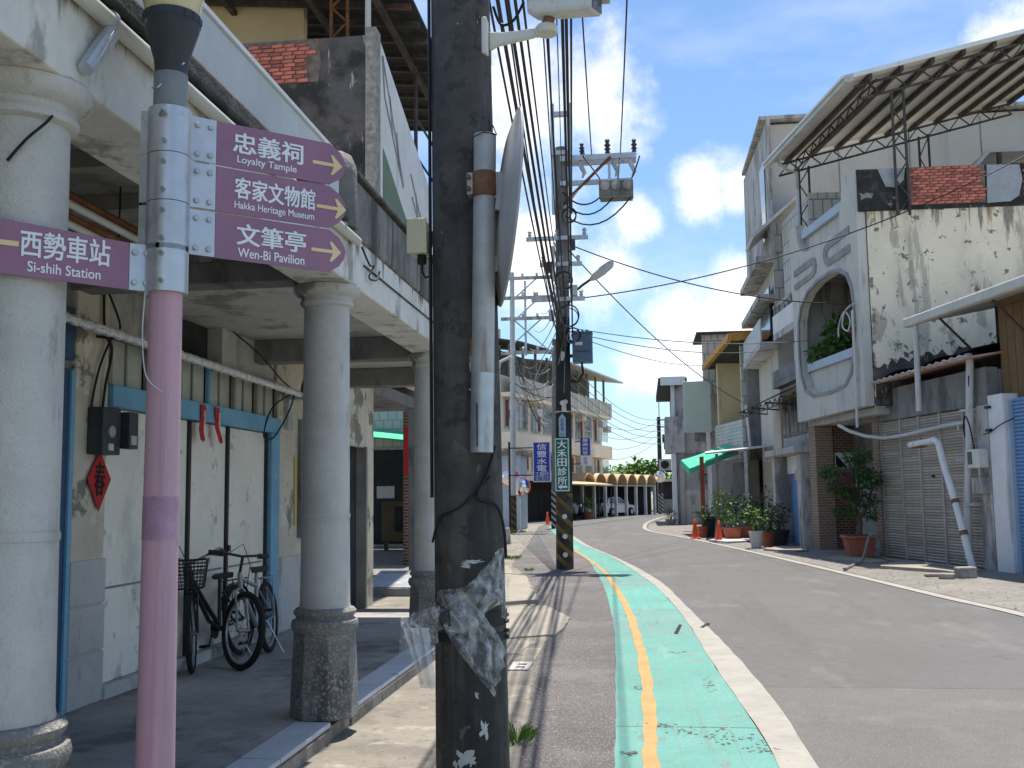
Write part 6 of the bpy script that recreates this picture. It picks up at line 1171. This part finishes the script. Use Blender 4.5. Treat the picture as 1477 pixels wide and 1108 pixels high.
MB().box(-9, -5.9, 50, 53, 0, 3.6).build('wall', 'kiosk_blue', k); MB().box(-9.2, -5.7, 49.8, 53.2, 3.6, 3.8).build('roof', 'concrete_dark', k); MB().box(-7.6, -6.9, 49.96, 49.999, 0.1, 2.1).build('door', 'sheet_grey', k)
def cone(label, x, y, lean=0):
    t = place('traffic_cone', label, 'traffic cone', x, y); t.location.z = .03; ROOTLOC[t.name] = Vector((x, y, 0))
    MB().box(x - .17, x + .17, y - .17, y + .17, .0, .03).build('foot', 'cone_orange', t, bevel=.01); MB().lathe([(.135, .03), (.1, .25), (.06, .5), (.035, .68), (.02, .7)], (x, y, 0), 20).build('cone_body', 'cone_orange', t, smooth=True)
    if 'sleeve' in label: MB().lathe([(.09, .33), (.066, .47)], (x, y, 0), 20, caps=False).build('reflective_band', 'sign_white', t)
    t.rotation_euler = (0, lean, 0); return t
cone('orange traffic cone nearer the shops, beside the terracotta pots', 2.42, 35.6, .05); cone('slimmer orange traffic cone near the corner house', 1.78, 38.2); cone('orange traffic cone far off on the left in front of the dark shop', -5.4, 58.5)
# ---------------------------------------------------------------- potted plants
def leaves(n, cx, cy, cz, rx, ry, rz, size, seed, hollow=.35, droop=.3, lens=1.9):
    rnd = random.Random(seed); mb = MB()
    for i in range(n):
        while True:
            p = Vector((rnd.uniform(-1, 1), rnd.uniform(-1, 1), rnd.uniform(-1, 1)))
            if hollow < p.length < 1: break
        c = Vector((cx + p.x * rx, cy + p.y * ry, cz + p.z * rz)); d = (Vector((p.x, p.y, p.z * .5 - droop)) + Vector((rnd.uniform(-.6, .6), rnd.uniform(-.6, .6), rnd.uniform(-.5, .5)))).normalized()
        s = d.cross(Vector((rnd.uniform(-1, 1), rnd.uniform(-1, 1), 1))).normalized(); L = size * (.35 + 1.5 * rnd.random() ** 1.6); w = L / lens * .5
        mb.add([tuple(c), tuple(c + d * L * .5 + s * w + Vector((0, 0, .1 * L))), tuple(c + d * L), tuple(c + d * L * .5 - s * w + Vector((0, 0, .1 * L)))], [(0, 1, 2), (0, 2, 3)])
    return mb
def pot(t, x, y, r, h, m, z=.035):
    MB().lathe([(r * .72, z), (r * .98, z + h * .86), (r * 1.06, z + h * .87), (r * 1.06, z + h), (r * .94, z + h), (r * .92, z + h * .9)], (x, y, 0), 20, caps=False).build('pot', m, t, smooth=True); MB().lathe([(r * .01, z + h * .91), (r * .92, z + h * .9)], (x, y, 0), 16, caps=False).build('soil', 'soil', t); MB().lathe([(r * .72, z), (r * .7, z + .002)], (x, y, 0), 20).build('pot_base', m, t)
def plant(label, x, y, r, h, potm, fh, fr, leafm, n, size, seed, stems=4, flower=0):
    t = place('potted_plant', label, 'potted plant', x, y); t['group'] = 'potted plants along the right side'; pot(t, x, y, r, h, potm); rnd = random.Random(seed)
    st = MB()
    for i in range(stems):
        a = rnd.uniform(0, 6.28); e = (x + fr * .6 * math.cos(a), y + fr * .6 * math.sin(a), h + fh * rnd.uniform(.6, .95)); st.tube([(x, y, h * .9), (x + fr * .2 * math.cos(a), y + fr * .2 * math.sin(a), h + fh * .4), e], [.018, .013, .006], 5)
    st.build('stems', 'bark', t); leaves(int(n * .75), x, y, h + fh * .56, fr * .74, fr * .74, fh * .4, size * .85, seed, .1).build('foliage', leafm, t)
    if flower: leaves(flower, x, y, h + fh * .75, fr, fr, fh * .4, .05, seed + 50, .8).build('flowers', 'petal', t)
    return t
bt = place('potted_tree', 'bonsai-like tree in a big terracotta pot before the brick entry', 'potted tree', 5.0, 26.2)
x, y = 5.0, 26.2
MB().add([(x + sx * (.33 if zz < .3 else .43), y + sy * (.33 if zz < .3 else .43), zz) for zz in (.04, .62) for sx, sy in ((-1, -1), (1, -1), (1, 1), (-1, 1))], [(0, 1, 2, 3), (4, 7, 6, 5), (0, 4, 5, 1), (1, 5, 6, 2), (2, 6, 7, 3), (3, 7, 4, 0)]).build('pot', 'terracotta', bt, bevel=.02)
MB().box(x - .48, x + .48, y - .48, y + .48, .621, .71).build('pot_rim', 'terracotta', bt, bevel=.02); MB().box(x - .4, x + .4, y - .4, y + .4, .711, .72).build('soil', 'soil', bt)
tr = MB(); tr.tube([(x, y, .7), (x + .05, y, 1.1), (x - .05, y, 1.5), (x - .25, y, 1.9), (x - .4, y - .1, 2.5)], [.1, .085, .07, .05, .02], 10); tr.tube([(x + .03, y, 1.2), (x + .3, y, 1.6), (x + .45, y, 2.1), (x + .3, y, 2.8)], [.07, .05, .04, .015], 8); tr.tube([(x - .05, y, 1.5), (x + .1, y + .2, 2.2), (x + .1, y + .2, 3.0)], [.05, .04, .015], 8); tr.tube([(x - .1, y, 1.6), (x - .6, y, 1.9), (x - .75, y, 2.1)], [.04, .03, .012], 8); tr.tube([(x, y, 1.2), (x - .5, y, 1.4)], [.04, .012], 6)
tr.build('trunk', 'bark', bt, smooth=True)
cr = MB()
for i, (dx, dy, z, rx, rz, n) in enumerate([(-.85, -.1, 2.62, .42, .2, 260), (-.55, 0, 2.15, .4, .26, 280), (.1, .1, 3.1, .5, .28, 320), (.45, 0, 2.4, .42, .35, 320), (.0, .0, 2.55, .45, .3, 280), (-.4, 0, 1.42, .42, .16, 220), (.3, .1, 1.75, .42, .28, 260), (-.1, .1, 1.95, .4, .25, 220), (.45, 0, 1.3, .25, .15, 100)]):
    q = leaves(int(n * 1.9), x + dx * .9, y + dy, z, rx * .85, rx * .8, rz * .9, .09, 60 + i, .1); cr.add(q.v, q.f)
cr.build('crown', mat('leaf_bonsai', (.05, .11, .028), .6, .35, 5, 0, spec=.3), bt)
bt.scale = (.8, .8, .8); bt.location.x += .12
plant('plant in a white bucket-like pot with drooping leaves', 3.2, 31.2, .2, .48, 'pot_white', .75, .4, 'leaf', 300, .14, 21)
plant('plant in a small brown clay pot beside the white pot', 3.62, 31.9, .19, .4, 'terracotta', .6, .3, 'leaf_dark', 220, .1, 22)
plant('flowering plant with pink petals in a wide black tub', 4.0, 32.6, .34, .46, 'pot_dark', .9, .48, 'leaf_dark', 420, .1, 23, 5, 40)
plant('dense plant in a black tub next to the blue shutter', 4.2, 33.9, .3, .42, 'pot_dark', .9, .45, 'leaf', 350, .1, 24)
plant('tall dark shrub behind the flowering tub', 4.05, 34.9, .25, .4, 'pot_dark', 1.5, .5, 'leaf_dark', 500, .1, 25, 6)
plant('bright green bushy plant with a pale stem behind the nearer cone', 2.75, 37.4, .26, .4, 'terracotta', 1.5, .55, 'leaf_bright', 420, .15, 26, 3)
plant('dark leafy shrub in a wide terracotta bowl by the porch', 3.5, 37.0, .38, .45, 'terracotta', 1.2, .6, 'leaf_dark', 520, .13, 27, 6)
plant('shrub in a terracotta pot between cone and porch post', 2.95, 36.4, .32, .42, 'terracotta', .6, .35, 'leaf', 240, .1, 28)
plant('small plant in a red pot beside the slimmer cone', 2.1, 38.9, .2, .4, 'terracotta', .75, .3, 'leaf', 180, .12, 29)
plant('dark narrow jar with a sparse plant between the two cones', 2.35, 39.2, .24, .75, 'pot_dark', .4, .22, 'leaf_dark', 90, .1, 30)
plant('low white-flowered shrub on the corner kerb', 1.35, 55, .3, .3, 'stone', .5, .45, 'leaf', 220, .1, 31)
t = thing('balcony_plants', 'green climber and pink blossoms growing in the rounded balcony opening', 'plant', FO(3, .25, 5.0)); ROOTLOC[t.name] = Vector(FO(3, .25, 5.0))
c = FO(2.9, .5, 5.7); q = leaves(560, *c, .3, 1.0, .55, .17, 41, .1, .2, 1.4); q2 = leaves(130, *FO(3.85, .35, 5.4), .22, .35, .3, .17, 42, .1, .2, 1.4); q.add(q2.v, q2.f); q.build('foliage', 'leaf', t)
leaves(90, *FO(1.15, .4, 5.5), .2, .3, .28, .1, 43).build('blossoms', 'petal', t); MB().tube([FO(3, .3, 5.1), FO(3.1, .25, 6.3)], .02, 6).build('stem', 'bark', t)
cable([(4.0, 22.1, .05), (4.45, 23.4, .05), (4.78, 24.3, .06), (5.0, 24.9, .3), (5.1, 25.05, .52), (5.18, 25.05, .64), (5.28, 25.05, .58), (5.35, 25.05, .28), (5.45, 25.1, .08), (5.56, 24.0, .08), (5.8, 22.4, .12), (6.02, 21.4, .11)], .032, 'grey_cable', 'grey hose looping past the big terracotta pot onto the verge', 'garden_hose', 'hose', n=8)
# ---------------------------------------------------------------- far end: apartments, vaulted carport, cars
UA = Vector((5.2, 22, 0)).normalized(); IA = Vector((-UA.y, UA.x, 0))
FA = frame((-8.1, 63, 0), UA, IA)
ap = thing('apartment_block', 'cream four-storey apartment block at the bend with dark window bands', 'building', (-6, 74, 0))
LA = 23.0
MB(FA).box(0, LA, .5, 10, 0, 9.1).build('main_block', 'apt_wall', ap)
for z0, z1 in ((2.6, 2.95), (4.55, 5.55), (7.75, 8.0)): MB(FA).box(0, LA + .3, -.25, .49, z0, z1).build('floor_band', 'apt_wall', ap)
MB(FA).box(0, LA + .3, -.3, -.15, 8.0, 9.05).build('balcony_parapet', 'apt_grey', ap)
for i in range(12): MB(FA).box(.1 + 1.95 * i, .3 + 1.95 * i, -.34, -.301, 8.0, 9.1).build('parapet_post', 'apt_wall', ap)
for fl, (z0, z1) in enumerate(((3.0, 4.5), (5.6, 7.7))):
    for i in range(9):
        a = .5 + 2.5 * i; z0 += .25 if i == 0 else 0; w = MB(FA).box(a, a + 1.75, .42, .499, z0, z1).build('window', 'apt_grey', ap)
        for k in range(3): MB(FA).box(a + .06 + .56 * k, a + .54 + .56 * k, .4, .419, z0 + .1, z1 - .1).build('pane', 'curtain_red' if (i * 3 + k + fl) % 4 == 1 else 'glass_dim', w)
        gm = MB(FA)
        for k in range(8): gm.box(a + .25 * k, a + .03 + .25 * k, -.2, -.17, z0, z1)
        gm.box(a, a + 1.8, -.21, -.16, z0 + .6, z0 + .64)
        if i % 2 == 0: gm.build('window_grille', 'galv', w)
for i, (a, z) in enumerate(((13.5, 7.1), (15.5, 4.6), (19, 6.9), (20.5, 6.6), (3.4, 6.7))): MB(FA).box(a, a + 1.0, -.7, -.26, z, z + .5).build('air_conditioner', 'pvc_cream', ap, bevel=.02)
for a in (12.3, 16.4): MB(FA).prism([(a, -1.2, 7.35), (a + 1.8, -1.2, 7.35), (a + 1.8, -.26, 7.7), (a, -.26, 7.7)], (0, 0, .05)).build('sunshade', 'sheet_grey', ap)
MB(FA).box(0, LA, 1.5, 10, 9.11, 11).build('roof_storey', 'mid_inside', ap)
for i in range(10): MB(FA).box(.2 + 2.4 * i, .35 + 2.4 * i, -.1, .05, 9.05, 11).build('roof_post', 'wood_grey', ap)
MB(FA).prism([(9.5, -1.2, 10.75), (LA + .8, -1.2, 10.75), (LA + .8, 9, 12.1), (9.5, 9, 12.1)], (0, 0, .12)).build('roof', 'sheet_grey', ap); MB(FA).prism([(-.5, -1.0, 10.9), (9.3, -1.0, 11.3), (9.3, 9, 12.8), (-.5, 9, 12.8)], (0, 0, .12)).build('roof', 'roof_dark', ap)
MB(FA).box(2, 4, 2, 4, 11, 12.6).build('water_tank', 'wall_beige', ap); MB(FA).box(0, LA, .3, .49, 0, 2.59).build('shop_front', 'dark_inside', ap)
MB(FA).prism([(4, -2.6, 2.3), (14.5, -2.6, 2.3), (14.5, .3, 2.75), (4, .3, 2.75)], (0, 0, .08)).build('shop_awning', 'vault_orange', ap)
for a in (4.1, 7.5, 11, 14.3): MB(FA).tube([(a, -2.5, 0), (a, -2.5, 2.3)], .05, 8).build('awning_post', 'dark_steel', ap)
sg = thing('shop_sign', 'narrow blue and white hanging sign on the apartment block', 'sign', FA(13, -1.2, 3.0)); q = Vector(FA(13.0, -1.0, 0))
MB().box(q.x - .35, q.x + .35, q.y - .05, q.y + .05, 4.5, 5.75).build('sign_panel', 'sign_blue', sg); MB().box(q.x - .35, q.x + .35, q.y - .05, q.y + .05, 3.75, 4.49).build('sign_panel', 'sign_white', sg); MB().box(q.x + .36, q.x + .46, q.y - .05, q.y + .05, 3.75, 5.75).build('sign_edge', 'sign_white', sg)
for i, c in enumerate('醫藥批發'): lettering(c, FP(q.y - .052), 'sign_white', sg, w=.4, h=.24, bold=.01, a0=q.x, z0=5.58 - .3 * i)
lettering('修\n理', FP(q.y - .052), 'sign_blue', sg, w=.3, h=.55, a0=q.x, z0=4.12)
for z in (3.9, 5.5): MB().tube([(q.x - .35, q.y, z), tuple(FA(13.0, .4, z))], .04, 6).build('bracket', 'rust_brown', sg)
UC = Vector((5.0, 12.2, 0)).normalized(); IC = Vector((-UC.y, UC.x, 0)); FC = frame((-4.6, 74.0, 0), UC, IC)
cp_ = thing('carport', 'row of seven orange barrel-vaulted carport bays on grey posts at the bend', 'carport', (-2, 80, 0))
bw = 1.95
for i in range(7):
    a = .2 + i * bw; mb = MB(FC); P = [(a + bw / 2 + (bw / 2 - .05) * math.cos(math.radians(t)), 2.35 + .85 * math.sin(math.radians(t))) for t in range(0, 181, 15)]
    mb.add([(p[0], b, p[1]) for p in P for b in (-.35, 5.5)], [(2 * k, 2 * k + 1, 2 * k + 3, 2 * k + 2) for k in range(len(P) - 1)]); mb.build('vault', 'vault_orange', cp_, solid=.06)
    plate('vault_end', [(p[0], p[1]) for p in P[1:-1]], [], .03, lambda aa, b, z: FC(aa, b + .25, z), 'vault_end', cp_)
    MB(FC).box(a - .1, a + .1, -.3, -.1, 0, 2.34).build('post', 'sheet_grey', cp_)
MB(FC).box(.1, 13.9, -.33, -.08, 2.3, 2.349).build('edge_beam', 'apt_grey', cp_); MB(FC).box(13.75, 13.95, -.3, -.1, 0, 2.3).build('post', 'sheet_grey', cp_); MB(FC).box(-.5, 14, 5.5, 5.7, 0, 3.2).build('back_wall', 'fence_dark', cp_); MB(FC).box(14.0, 14.15, .2, 5.5, 0, 3.2).build('shade_end_wall', 'fence_dark', cp_); MB(FC).box(.1, 13.99, .3, 5.49, 2.27, 2.299).build('ceiling', 'fence_dark', cp_)  # dark end wall and flat ceiling added to make the bays dark inside
def car(label, M, seed):
    """hatchback: x along its length (front at +x), y across, z up"""
    t = thing('parked_car', label, 'car', M(0, 0, 0)); T = lambda p: M(*p)
    low = [(-2.0, .35), (-2.05, .6), (-1.98, .86), (-1.3, .92), (.75, .92), (1.75, .8), (2.05, .66), (2.08, .4), (1.95, .25), (-1.9, .25)]
    mb = MB(M); n = len(low); ring = lambda w, k: [(x * k, w, z) for x, z in low]
    vs = ring(-.72, .97) + ring(-.84, 1) + ring(.84, 1) + ring(.72, .97); fs = [tuple(range(n)), tuple(range(4 * n - 1, 3 * n - 1, -1))]
    for r in range(3): fs += [(r * n + i, r * n + (i + 1) % n, (r + 1) * n + (i + 1) % n, (r + 1) * n + i) for i in range(n)]
    mb.add(vs, fs); mb.build('body', 'car_white', t, bevel=.04)
    cab = [(-1.85, .9), (-1.45, 1.36), (-.9, 1.45), (.0, 1.44), (.9, .92)]; k = len(cab); vs = [(x, -.76 + (z - .9) * .28, z) for x, z in cab] + [(x, .76 - (z - .9) * .28, z) for x, z in cab]
    MB(M).add(vs, [tuple(range(k)), tuple(range(2 * k - 1, k - 1, -1))] + [(i, i + 1, k + i + 1, k + i) for i in range(k - 1)]).build('cabin', 'car_white', t, bevel=.03)
    for s in (-1, 1):
        W = [(-1.55, .97), (-1.3, 1.33), (-.85, 1.39), (-.4, 1.39), (-.4, .97)]; W2 = [(-.32, .97), (-.32, 1.39), (-.02, 1.38), (.7, .97)]
        for w in (W, W2): MB(M).prism([(x, s * (.77 - (z - .9) * .28), z) for x, z in w], (0, s * .01, 0)).build('side_window', 'glass_dim', t)
        for x in (-1.25, 1.3):
            wh = thing('wheel', None, None); wh.parent = t; ROOTLOC[wh.name] = ROOTLOC[t.name]
            MB(M).lathe([(.2, -.1), (.3, -.1), (.32, -.06), (.32, .06), (.3, .1), (.2, .1)], (x, s * .77, .32), 24, 'y').build('tyre', 'tyre', wh); MB(M).lathe([(.19, -.11), (.19, .11)], (x, s * .77, .32), 16, 'y').build('rim', 'rim', wh)
        MB(M).box(1.9, 2.07, s * .68 - .12, s * .68 + .12, .6, .72).build('headlight', 'glass_dim', t); MB(M).box(-2.06, -1.95, s * .7 - .1, s * .7 + .1, .62, .85).build('tail_light', 'lamp_red', t)
        MB(M).box(.55, .72, s * .92 - .07, s * .92 + .07, .93, 1.03).build('wing_mirror', 'car_white', t)
    MB(M).prism([(.86, -.68, .96), (.86, .68, .96), (.06, .58, 1.42), (.06, -.58, 1.42)], (.02, 0, .02)).build('windscreen', 'glass_dim', t); MB(M).prism([(-1.82, -.66, .97), (-1.82, .66, .97), (-1.47, .6, 1.33), (-1.47, -.6, 1.33)], (-.02, 0, .01)).build('rear_window', 'glass_dim', t)
    MB(M).box(2.02, 2.09, -.3, .3, .38, .5).build('number_plate', 'sign_white', t)
    return t
car('white parked car in the left carport bays, nose towards the road', frame(FC(2.0, 2.3, .01), UC * .72 - IC * .7, UC * .7 + IC * .72), 1)
car('white parked car in the right carport bays, seen from its side', frame(FC(8.9, 1.3, .01), UC * .98 - IC * .2, UC * .2 + IC * .98), 2)
def scooter(label, x, y, rz, m):
    t = thing('scooter', label, 'scooter', (0, 0, 0)); t.location = (x, y, .012); t.rotation_euler = (0, 0, rz); ROOTLOC[t.name] = Vector()
    for xx in (-.6, .62): MB().torus((xx, 0, .23), .17, .06, (0, 1, 0), 20, 8).build('wheel', 'tyre', t)
    MB().prism([(-.85, -.13, .55), (-.75, -.13, .78), (-.1, -.13, .74), (-.02, -.13, .35), (-.4, -.13, .28)], (0, .26, 0)).build('rear_body', m, t, bevel=.04); MB().prism([(-.02, -.12, .3), (.3, -.12, .28), (.42, -.12, .95), (.5, -.12, .95), (.5, -.12, .5), (.36, -.12, .22), (-.02, -.12, .22)], (0, .24, 0)).build('leg_shield', m, t, bevel=.03)
    MB().box(-.75, -.1, -.12, .12, .78, .86).build('seat', 'black_rubber', t, bevel=.03); MB().tube([(.38, -.3, 1.05), (.44, 0, 1.0), (.38, .3, 1.05)], .02, 8).build('handlebar', 'black_rubber', t); MB().tube([(.44, 0, 1.0), (.62, 0, .23)], .04, 8).build('fork', 'dark_steel', t); MB().box(.4, .54, -.1, .1, .85, 1.02).build('headlight', 'sheet_grey', t, bevel=.03)
    return t
scooter('dark scooter parked in front of the awning shop left of the carport', -4.7, 71.5, -.6, 'dark_steel'); scooter('second dark scooter close to the apartment shop front', -5.2, 69.6, -.4, 'bike_black'); scooter('pale scooter parked between the two white cars', FC(5.6, .8, 0)[0], FC(5.6, .8, 0)[1], -1.4, 'pvc_cream')
plant('potted shrub in a terracotta bowl at the left end of the carport', -3.95, 73.4, .5, .45, 'terracotta', 1.2, .5, 'leaf_bright', 200, .2, 32)
# dark open shed continuing right of the carport
shd = thing('open_shed', 'long dark open shed with a thin flat roof beyond the carport', 'shed', (6, 92, 0))
MB().box(.9, 22, 92, 98, 2.75, 2.95).build('roof', 'sheet_grey', shd); MB().box(.9, 22, 97.5, 98, 0, 2.75).build('back_wall', 'fence_dark', shd)
for x in (1.2, 3.2, 6, 9): MB().box(x, x + .1, 92.1, 92.2, 0, 2.74).build('post', 'sheet_grey', shd)
MB().box(1.3, 12, 92.4, 92.6, 0, 1.2).build('low_wall', 'concrete_dark', shd)
t = place('utility_pole', 'distant utility pole with a round mirror and striped base at the far bend', 'utility pole', 1.4, 89.5)
MB().tube([(1.4, 89.5, 0), (1.4, 89.5, 1.7)], .22, 14).build('striped_base', 'pole_bw', t); MB().tube([(1.4, 89.5, 1.7), (1.4, 89.5, 8.2)], [.21, .15], 14).build('shaft', 'pole_tar2', t); MB().tube([(1.45, 89.5, 8.2), (1.45, 89.5, 9.6)], .05, 6).build('pole_tip', 'galv', t)
for z in (7.9, 7.3): MB().box(1.2, 2.9, 89.45, 89.55, z, z + .1).build('crossarm', 'dark_steel', t)
for x, z, s in ((1.8, 6.0, .3), (1.9, 5.4, .25), (2.1, 5.7, .22)): MB().lathe([(s * .4, 0), (s * .5, .1), (s * .5, .6), (s * .4, .7)], (x, 89.4, z), 12).build('transformer', 'dark_steel', t)
MB().lathe([(.0, -.1), (.4, -.07), (.5, 0), (0, .01)], (1.35, 89.2, 3.1), 24, 'y', caps=False).build('mirror_dome', 'mirror_glass', t)
def tree(label, x, y, h, r, n, seed, m='leaf_far', size=.45):
    t = place('tree', label, 'tree', x, y); rnd = random.Random(seed); tr = MB(); tr.tube([(x, y, 0), (x, y, h * .45)], [.3, .18], 10)
    for i in range(5):
        a = i * 1.26 + rnd.uniform(0, .5); tr.tube([(x, y, h * .4), (x + r * .5 * math.cos(a), y + r * .5 * math.sin(a), h * .75)], [.14, .04], 6)
    tr.build('trunk', 'bark', t); cr = MB()
    for i in range(9):
        a = rnd.uniform(0, 6.28); d = rnd.uniform(.2, .75) * r; q = leaves(n // 9, x + d * math.cos(a), y + d * math.sin(a), h * rnd.uniform(.55, .86), r * .5, r * .5, h * .16, size, seed * 20 + i, .15); cr.add(q.v, q.f)
    cr.build('crown', m, t)
tree('bushy bright green tree behind the carport roof, left of the distant pole', -.6, 104, 4.9, 3.2, 2600, 3); tree('rounded green tree just left of the distant pole', 1.2, 112, 4.6, 2.8, 2200, 4, 'leaf_bright'); tree('low dark tree right of the distant pole', 5.2, 110, 4.2, 3.0, 1800, 5, 'leaf'); tree('green tree rising behind the apartment block end', -4.2, 108, 4.6, 3, 1800, 6)
gt = thing('shed_gable', 'small arched truss gable beyond the distant pole', 'gable', (5, 100, 0)); MB().tube([(3.4 + 3.4 * i / 12, 100, 2.9 + 1.5 * math.sin(math.pi * i / 12)) for i in range(13)], .09, 6).build('arch', 'dark_steel', gt)
for i in range(1, 6): MB().tube([(3.4 + .57 * i, 100, 2.9), (3.4 + .57 * i, 100, 2.9 + 1.5 * math.sin(math.pi * i / 6))], .05, 5).build('web', 'dark_steel', gt)
for xx in (3.4, 6.8): MB().tube([(xx, 100, 0), (xx, 100, 2.95)], .09, 6).build('post', 'dark_steel', gt)
# ---------------------------------------------------------------- overhead wires
def wire(p, q, sag, r, label, group='overhead wires', m='black_cable', n=26):
    P = Vector(p); Q = Vector(q); pts = [tuple(P.lerp(Q, i / n) + Vector((0, 0, -sag * 4 * (i / n) * (1 - i / n)))) for i in range(n + 1)]
    o = MB().tube(pts, r, 6).build('overhead_wire', m, smooth=True, off=p); return tag(o, label, 'wire', group)
A = Vector((-.9, 5.2, 0))
LW = 'black overhead wire in the bundle running from the near pole to the second pole'
for i, (dx, z0, z1, sag, r, dx2) in enumerate([(-.16, 6.1, 5.2, .25, .012, -.12), (-.1, 6.2, 5.0, .3, .016, -.02), (-.02, 6.4, 5.4, .2, .01, -.2), (.05, 6.3, 4.9, .3, .016, .1), (.1, 6.5, 6.0, .25, .009, .0), (.33, 6.6, 7.6, .22, .01, -.1), (.4, 6.6, 7.0, .3, .01, -.05), (.56, 6.4, 5.1, .2, .018, .22), (.63, 6.9, 8.0, .2, .016, .25), (.48, 6.8, 8.6, .2, .009, .05), (-.13, 6.5, 5.6, .35, .014, -.1), (.0, 6.15, 5.1, .22, .018, .0), (.36, 6.4, 5.5, .3, .013, .08), (.52, 6.7, 6.4, .25, .02, .18), (.08, 6.9, 6.8, .28, .01, -.1)]):
    wire((A.x + dx, -14, z0 + .3), (A.x + dx, 5.2, z0), .3, r, 'black overhead wire passing the near pole towards the viewer', 'overhead wires over the viewer')
    wire((A.x + dx, 5.2, z0), (P2[0] + .05 + dx2, 23.1, z1), sag, r, LW, 'wires between the near and the second pole')
MB_ = None
ca = thing('cable_rack', 'steel cable rack on the near pole above the frame', 'bracket', (-.9, 5.2, 6.0)); MB().box(-1.1, -.2, 5.0, 5.04, 6.25, 6.35).build('arm', 'galv', ca); MB().box(-1.1, -.2, 5.0, 5.04, 6.75, 6.85).build('arm', 'galv', ca)
wire((.23, -16, 9.9), (-.98, 22.97, 9.3), 1.0, .014, 'left one of the two high wires reaching the second pole crossarm'); wire((.92, -16, 9.8), (-.33, 22.97, 9.3), 1.0, .014, 'right one of the two high wires reaching the second pole crossarm')
wire((-1.6, 23.1, 7.3), FO(.3, -.05, 6.15), .35, .014, 'long wire sagging from the second pole to the balcony opening', m='black_cable')
wire((-1.6, 23.1, 6.0), (9.5, 24.9, 9.6), .6, .014, 'wire rising from the second pole across to the brick parapet')
wire((-1.6, 23.1, 7.2), (3.9, 40.9, 5.1), .4, .014, 'wire descending from the second pole to the orange-trimmed house')
for i, (z, q, s) in enumerate(((5.35, FO(3.6, -.1, 5.75), .2), (5.25, (4.3, 34.8, 6.3), .25), (5.2, (3.3, 47, 7.4), .3))): wire((-1.5, 23.1, z), q, s, .011, ['lowest-starting thin wire from the second pole to the planted balcony', 'thin wire from the second pole to the tall house balcony', 'thin wire from the second pole to the roof of the orange-trimmed house'][i], m='grey_cable')
for i in range(6): wire((-1.75 + .05 * i, 23.1, 5.2 + .45 * i), (-5.4 + .25 * i, 45.9, 6.6 + .8 * i), .5, .012, 'thin wire between the second pole and the pale steel pole behind it', 'wires behind the second pole', 'grey_cable')
for i in range(5): wire((-4.3, 52, 9.2 - .6 * i), (1.5 + .3 * i, 89.5, 8 - .45 * i), 1.2, .02, 'distant thin wire running to the far bend pole', 'wires at the far bend', 'grey_cable')
for i in range(4): wire((-2.8, 85, 7.2 - .9 * i), (1.4, 89.5, 7.8 - .5 * i), .5, .02, 'short distant wire from the apartment block to the far bend pole', 'short wires at the far bend', 'grey_cable')
rnd = random.Random(77)
for i in range(9):
    a = (-1.7 + rnd.uniform(-.2, .25), 23.0, rnd.uniform(4.9, 8)); wire(a, (-1.7 + rnd.uniform(-.25, .3), 22.92, a[2] - rnd.uniform(.5, 1.6)), rnd.uniform(.05, .2), .01, 'loose cable drooping down the second pole', 'loose cables on the second pole', 'black_cable' if i % 2 else 'grey_cable', 10)
for i in range(16):
    wire((-5.9 + rnd.uniform(0, .6), 45.9, rnd.uniform(5.5, 8.5)), (-4.0 + rnd.uniform(-.6, .3), 47 + rnd.uniform(0, 5), rnd.uniform(4.5, 8)), rnd.uniform(.2, .6), .018, 'tangled service wire beside the pale steel pole', 'tangled wires by the pale steel pole', 'grey_cable' if i % 3 else 'black_cable', 12)
# ---------------------------------------------------------------- loose grit and small marks
rnd = random.Random(5); mb = MB()
def pebble(x, y, z, r):
    vs = [(x + r * rnd.uniform(.6, 1.2) * a, y + r * rnd.uniform(.6, 1.2) * b, z + r * c) for a, b, c in ((1, 0, 0), (0, 1, 0), (-1, 0, 0), (0, -1, 0), (0, 0, .8))]
    mb.add(vs, [(0, 1, 4), (1, 2, 4), (2, 3, 4), (3, 0, 4)])
for i in range(1500):
    y = 3 + 17 * rnd.random() ** 1.3; x = interp(SHOULD, y) + rnd.gauss(-.02, .1); pebble(x, y, .006, rnd.uniform(.004, .016))
for i in range(700):
    y = 4 + 9 * rnd.random(); pebble(rnd.uniform(-2.04, -.9), y, .012, rnd.uniform(.003, .011))
for i in range(700):
    y = 12 + 25 * rnd.random(); x = interp(RLINE, y) + rnd.uniform(.12, 1.6); pebble(x, y, .03, rnd.uniform(.006, .03))
tag(mb.build('gravel', 'stone'), 'loose grit along the road edges', 'gravel', kind='stuff')
for pts in ([(.30, 12.35), (.34, 12.3), (.42, 13.15), (.385, 13.2)], [(.62, 12.9), (.66, 12.85), (.77, 13.3), (.73, 13.35)]):
    MB().prism([(x, y, .0085) for x, y in pts], (0, 0, .004)).build('slit_mark', 'tyre', lane)  # narrow drain slits in the lane, laid as thin black plates
for o in COL.objects:          # leaves and petals far too small to pick apart
    if o.type == 'MESH' and o.parent and o.name.split('.')[0] in ('foliage', 'crown', 'flowers', 'blossoms'): o['kind'] = 'stuff'
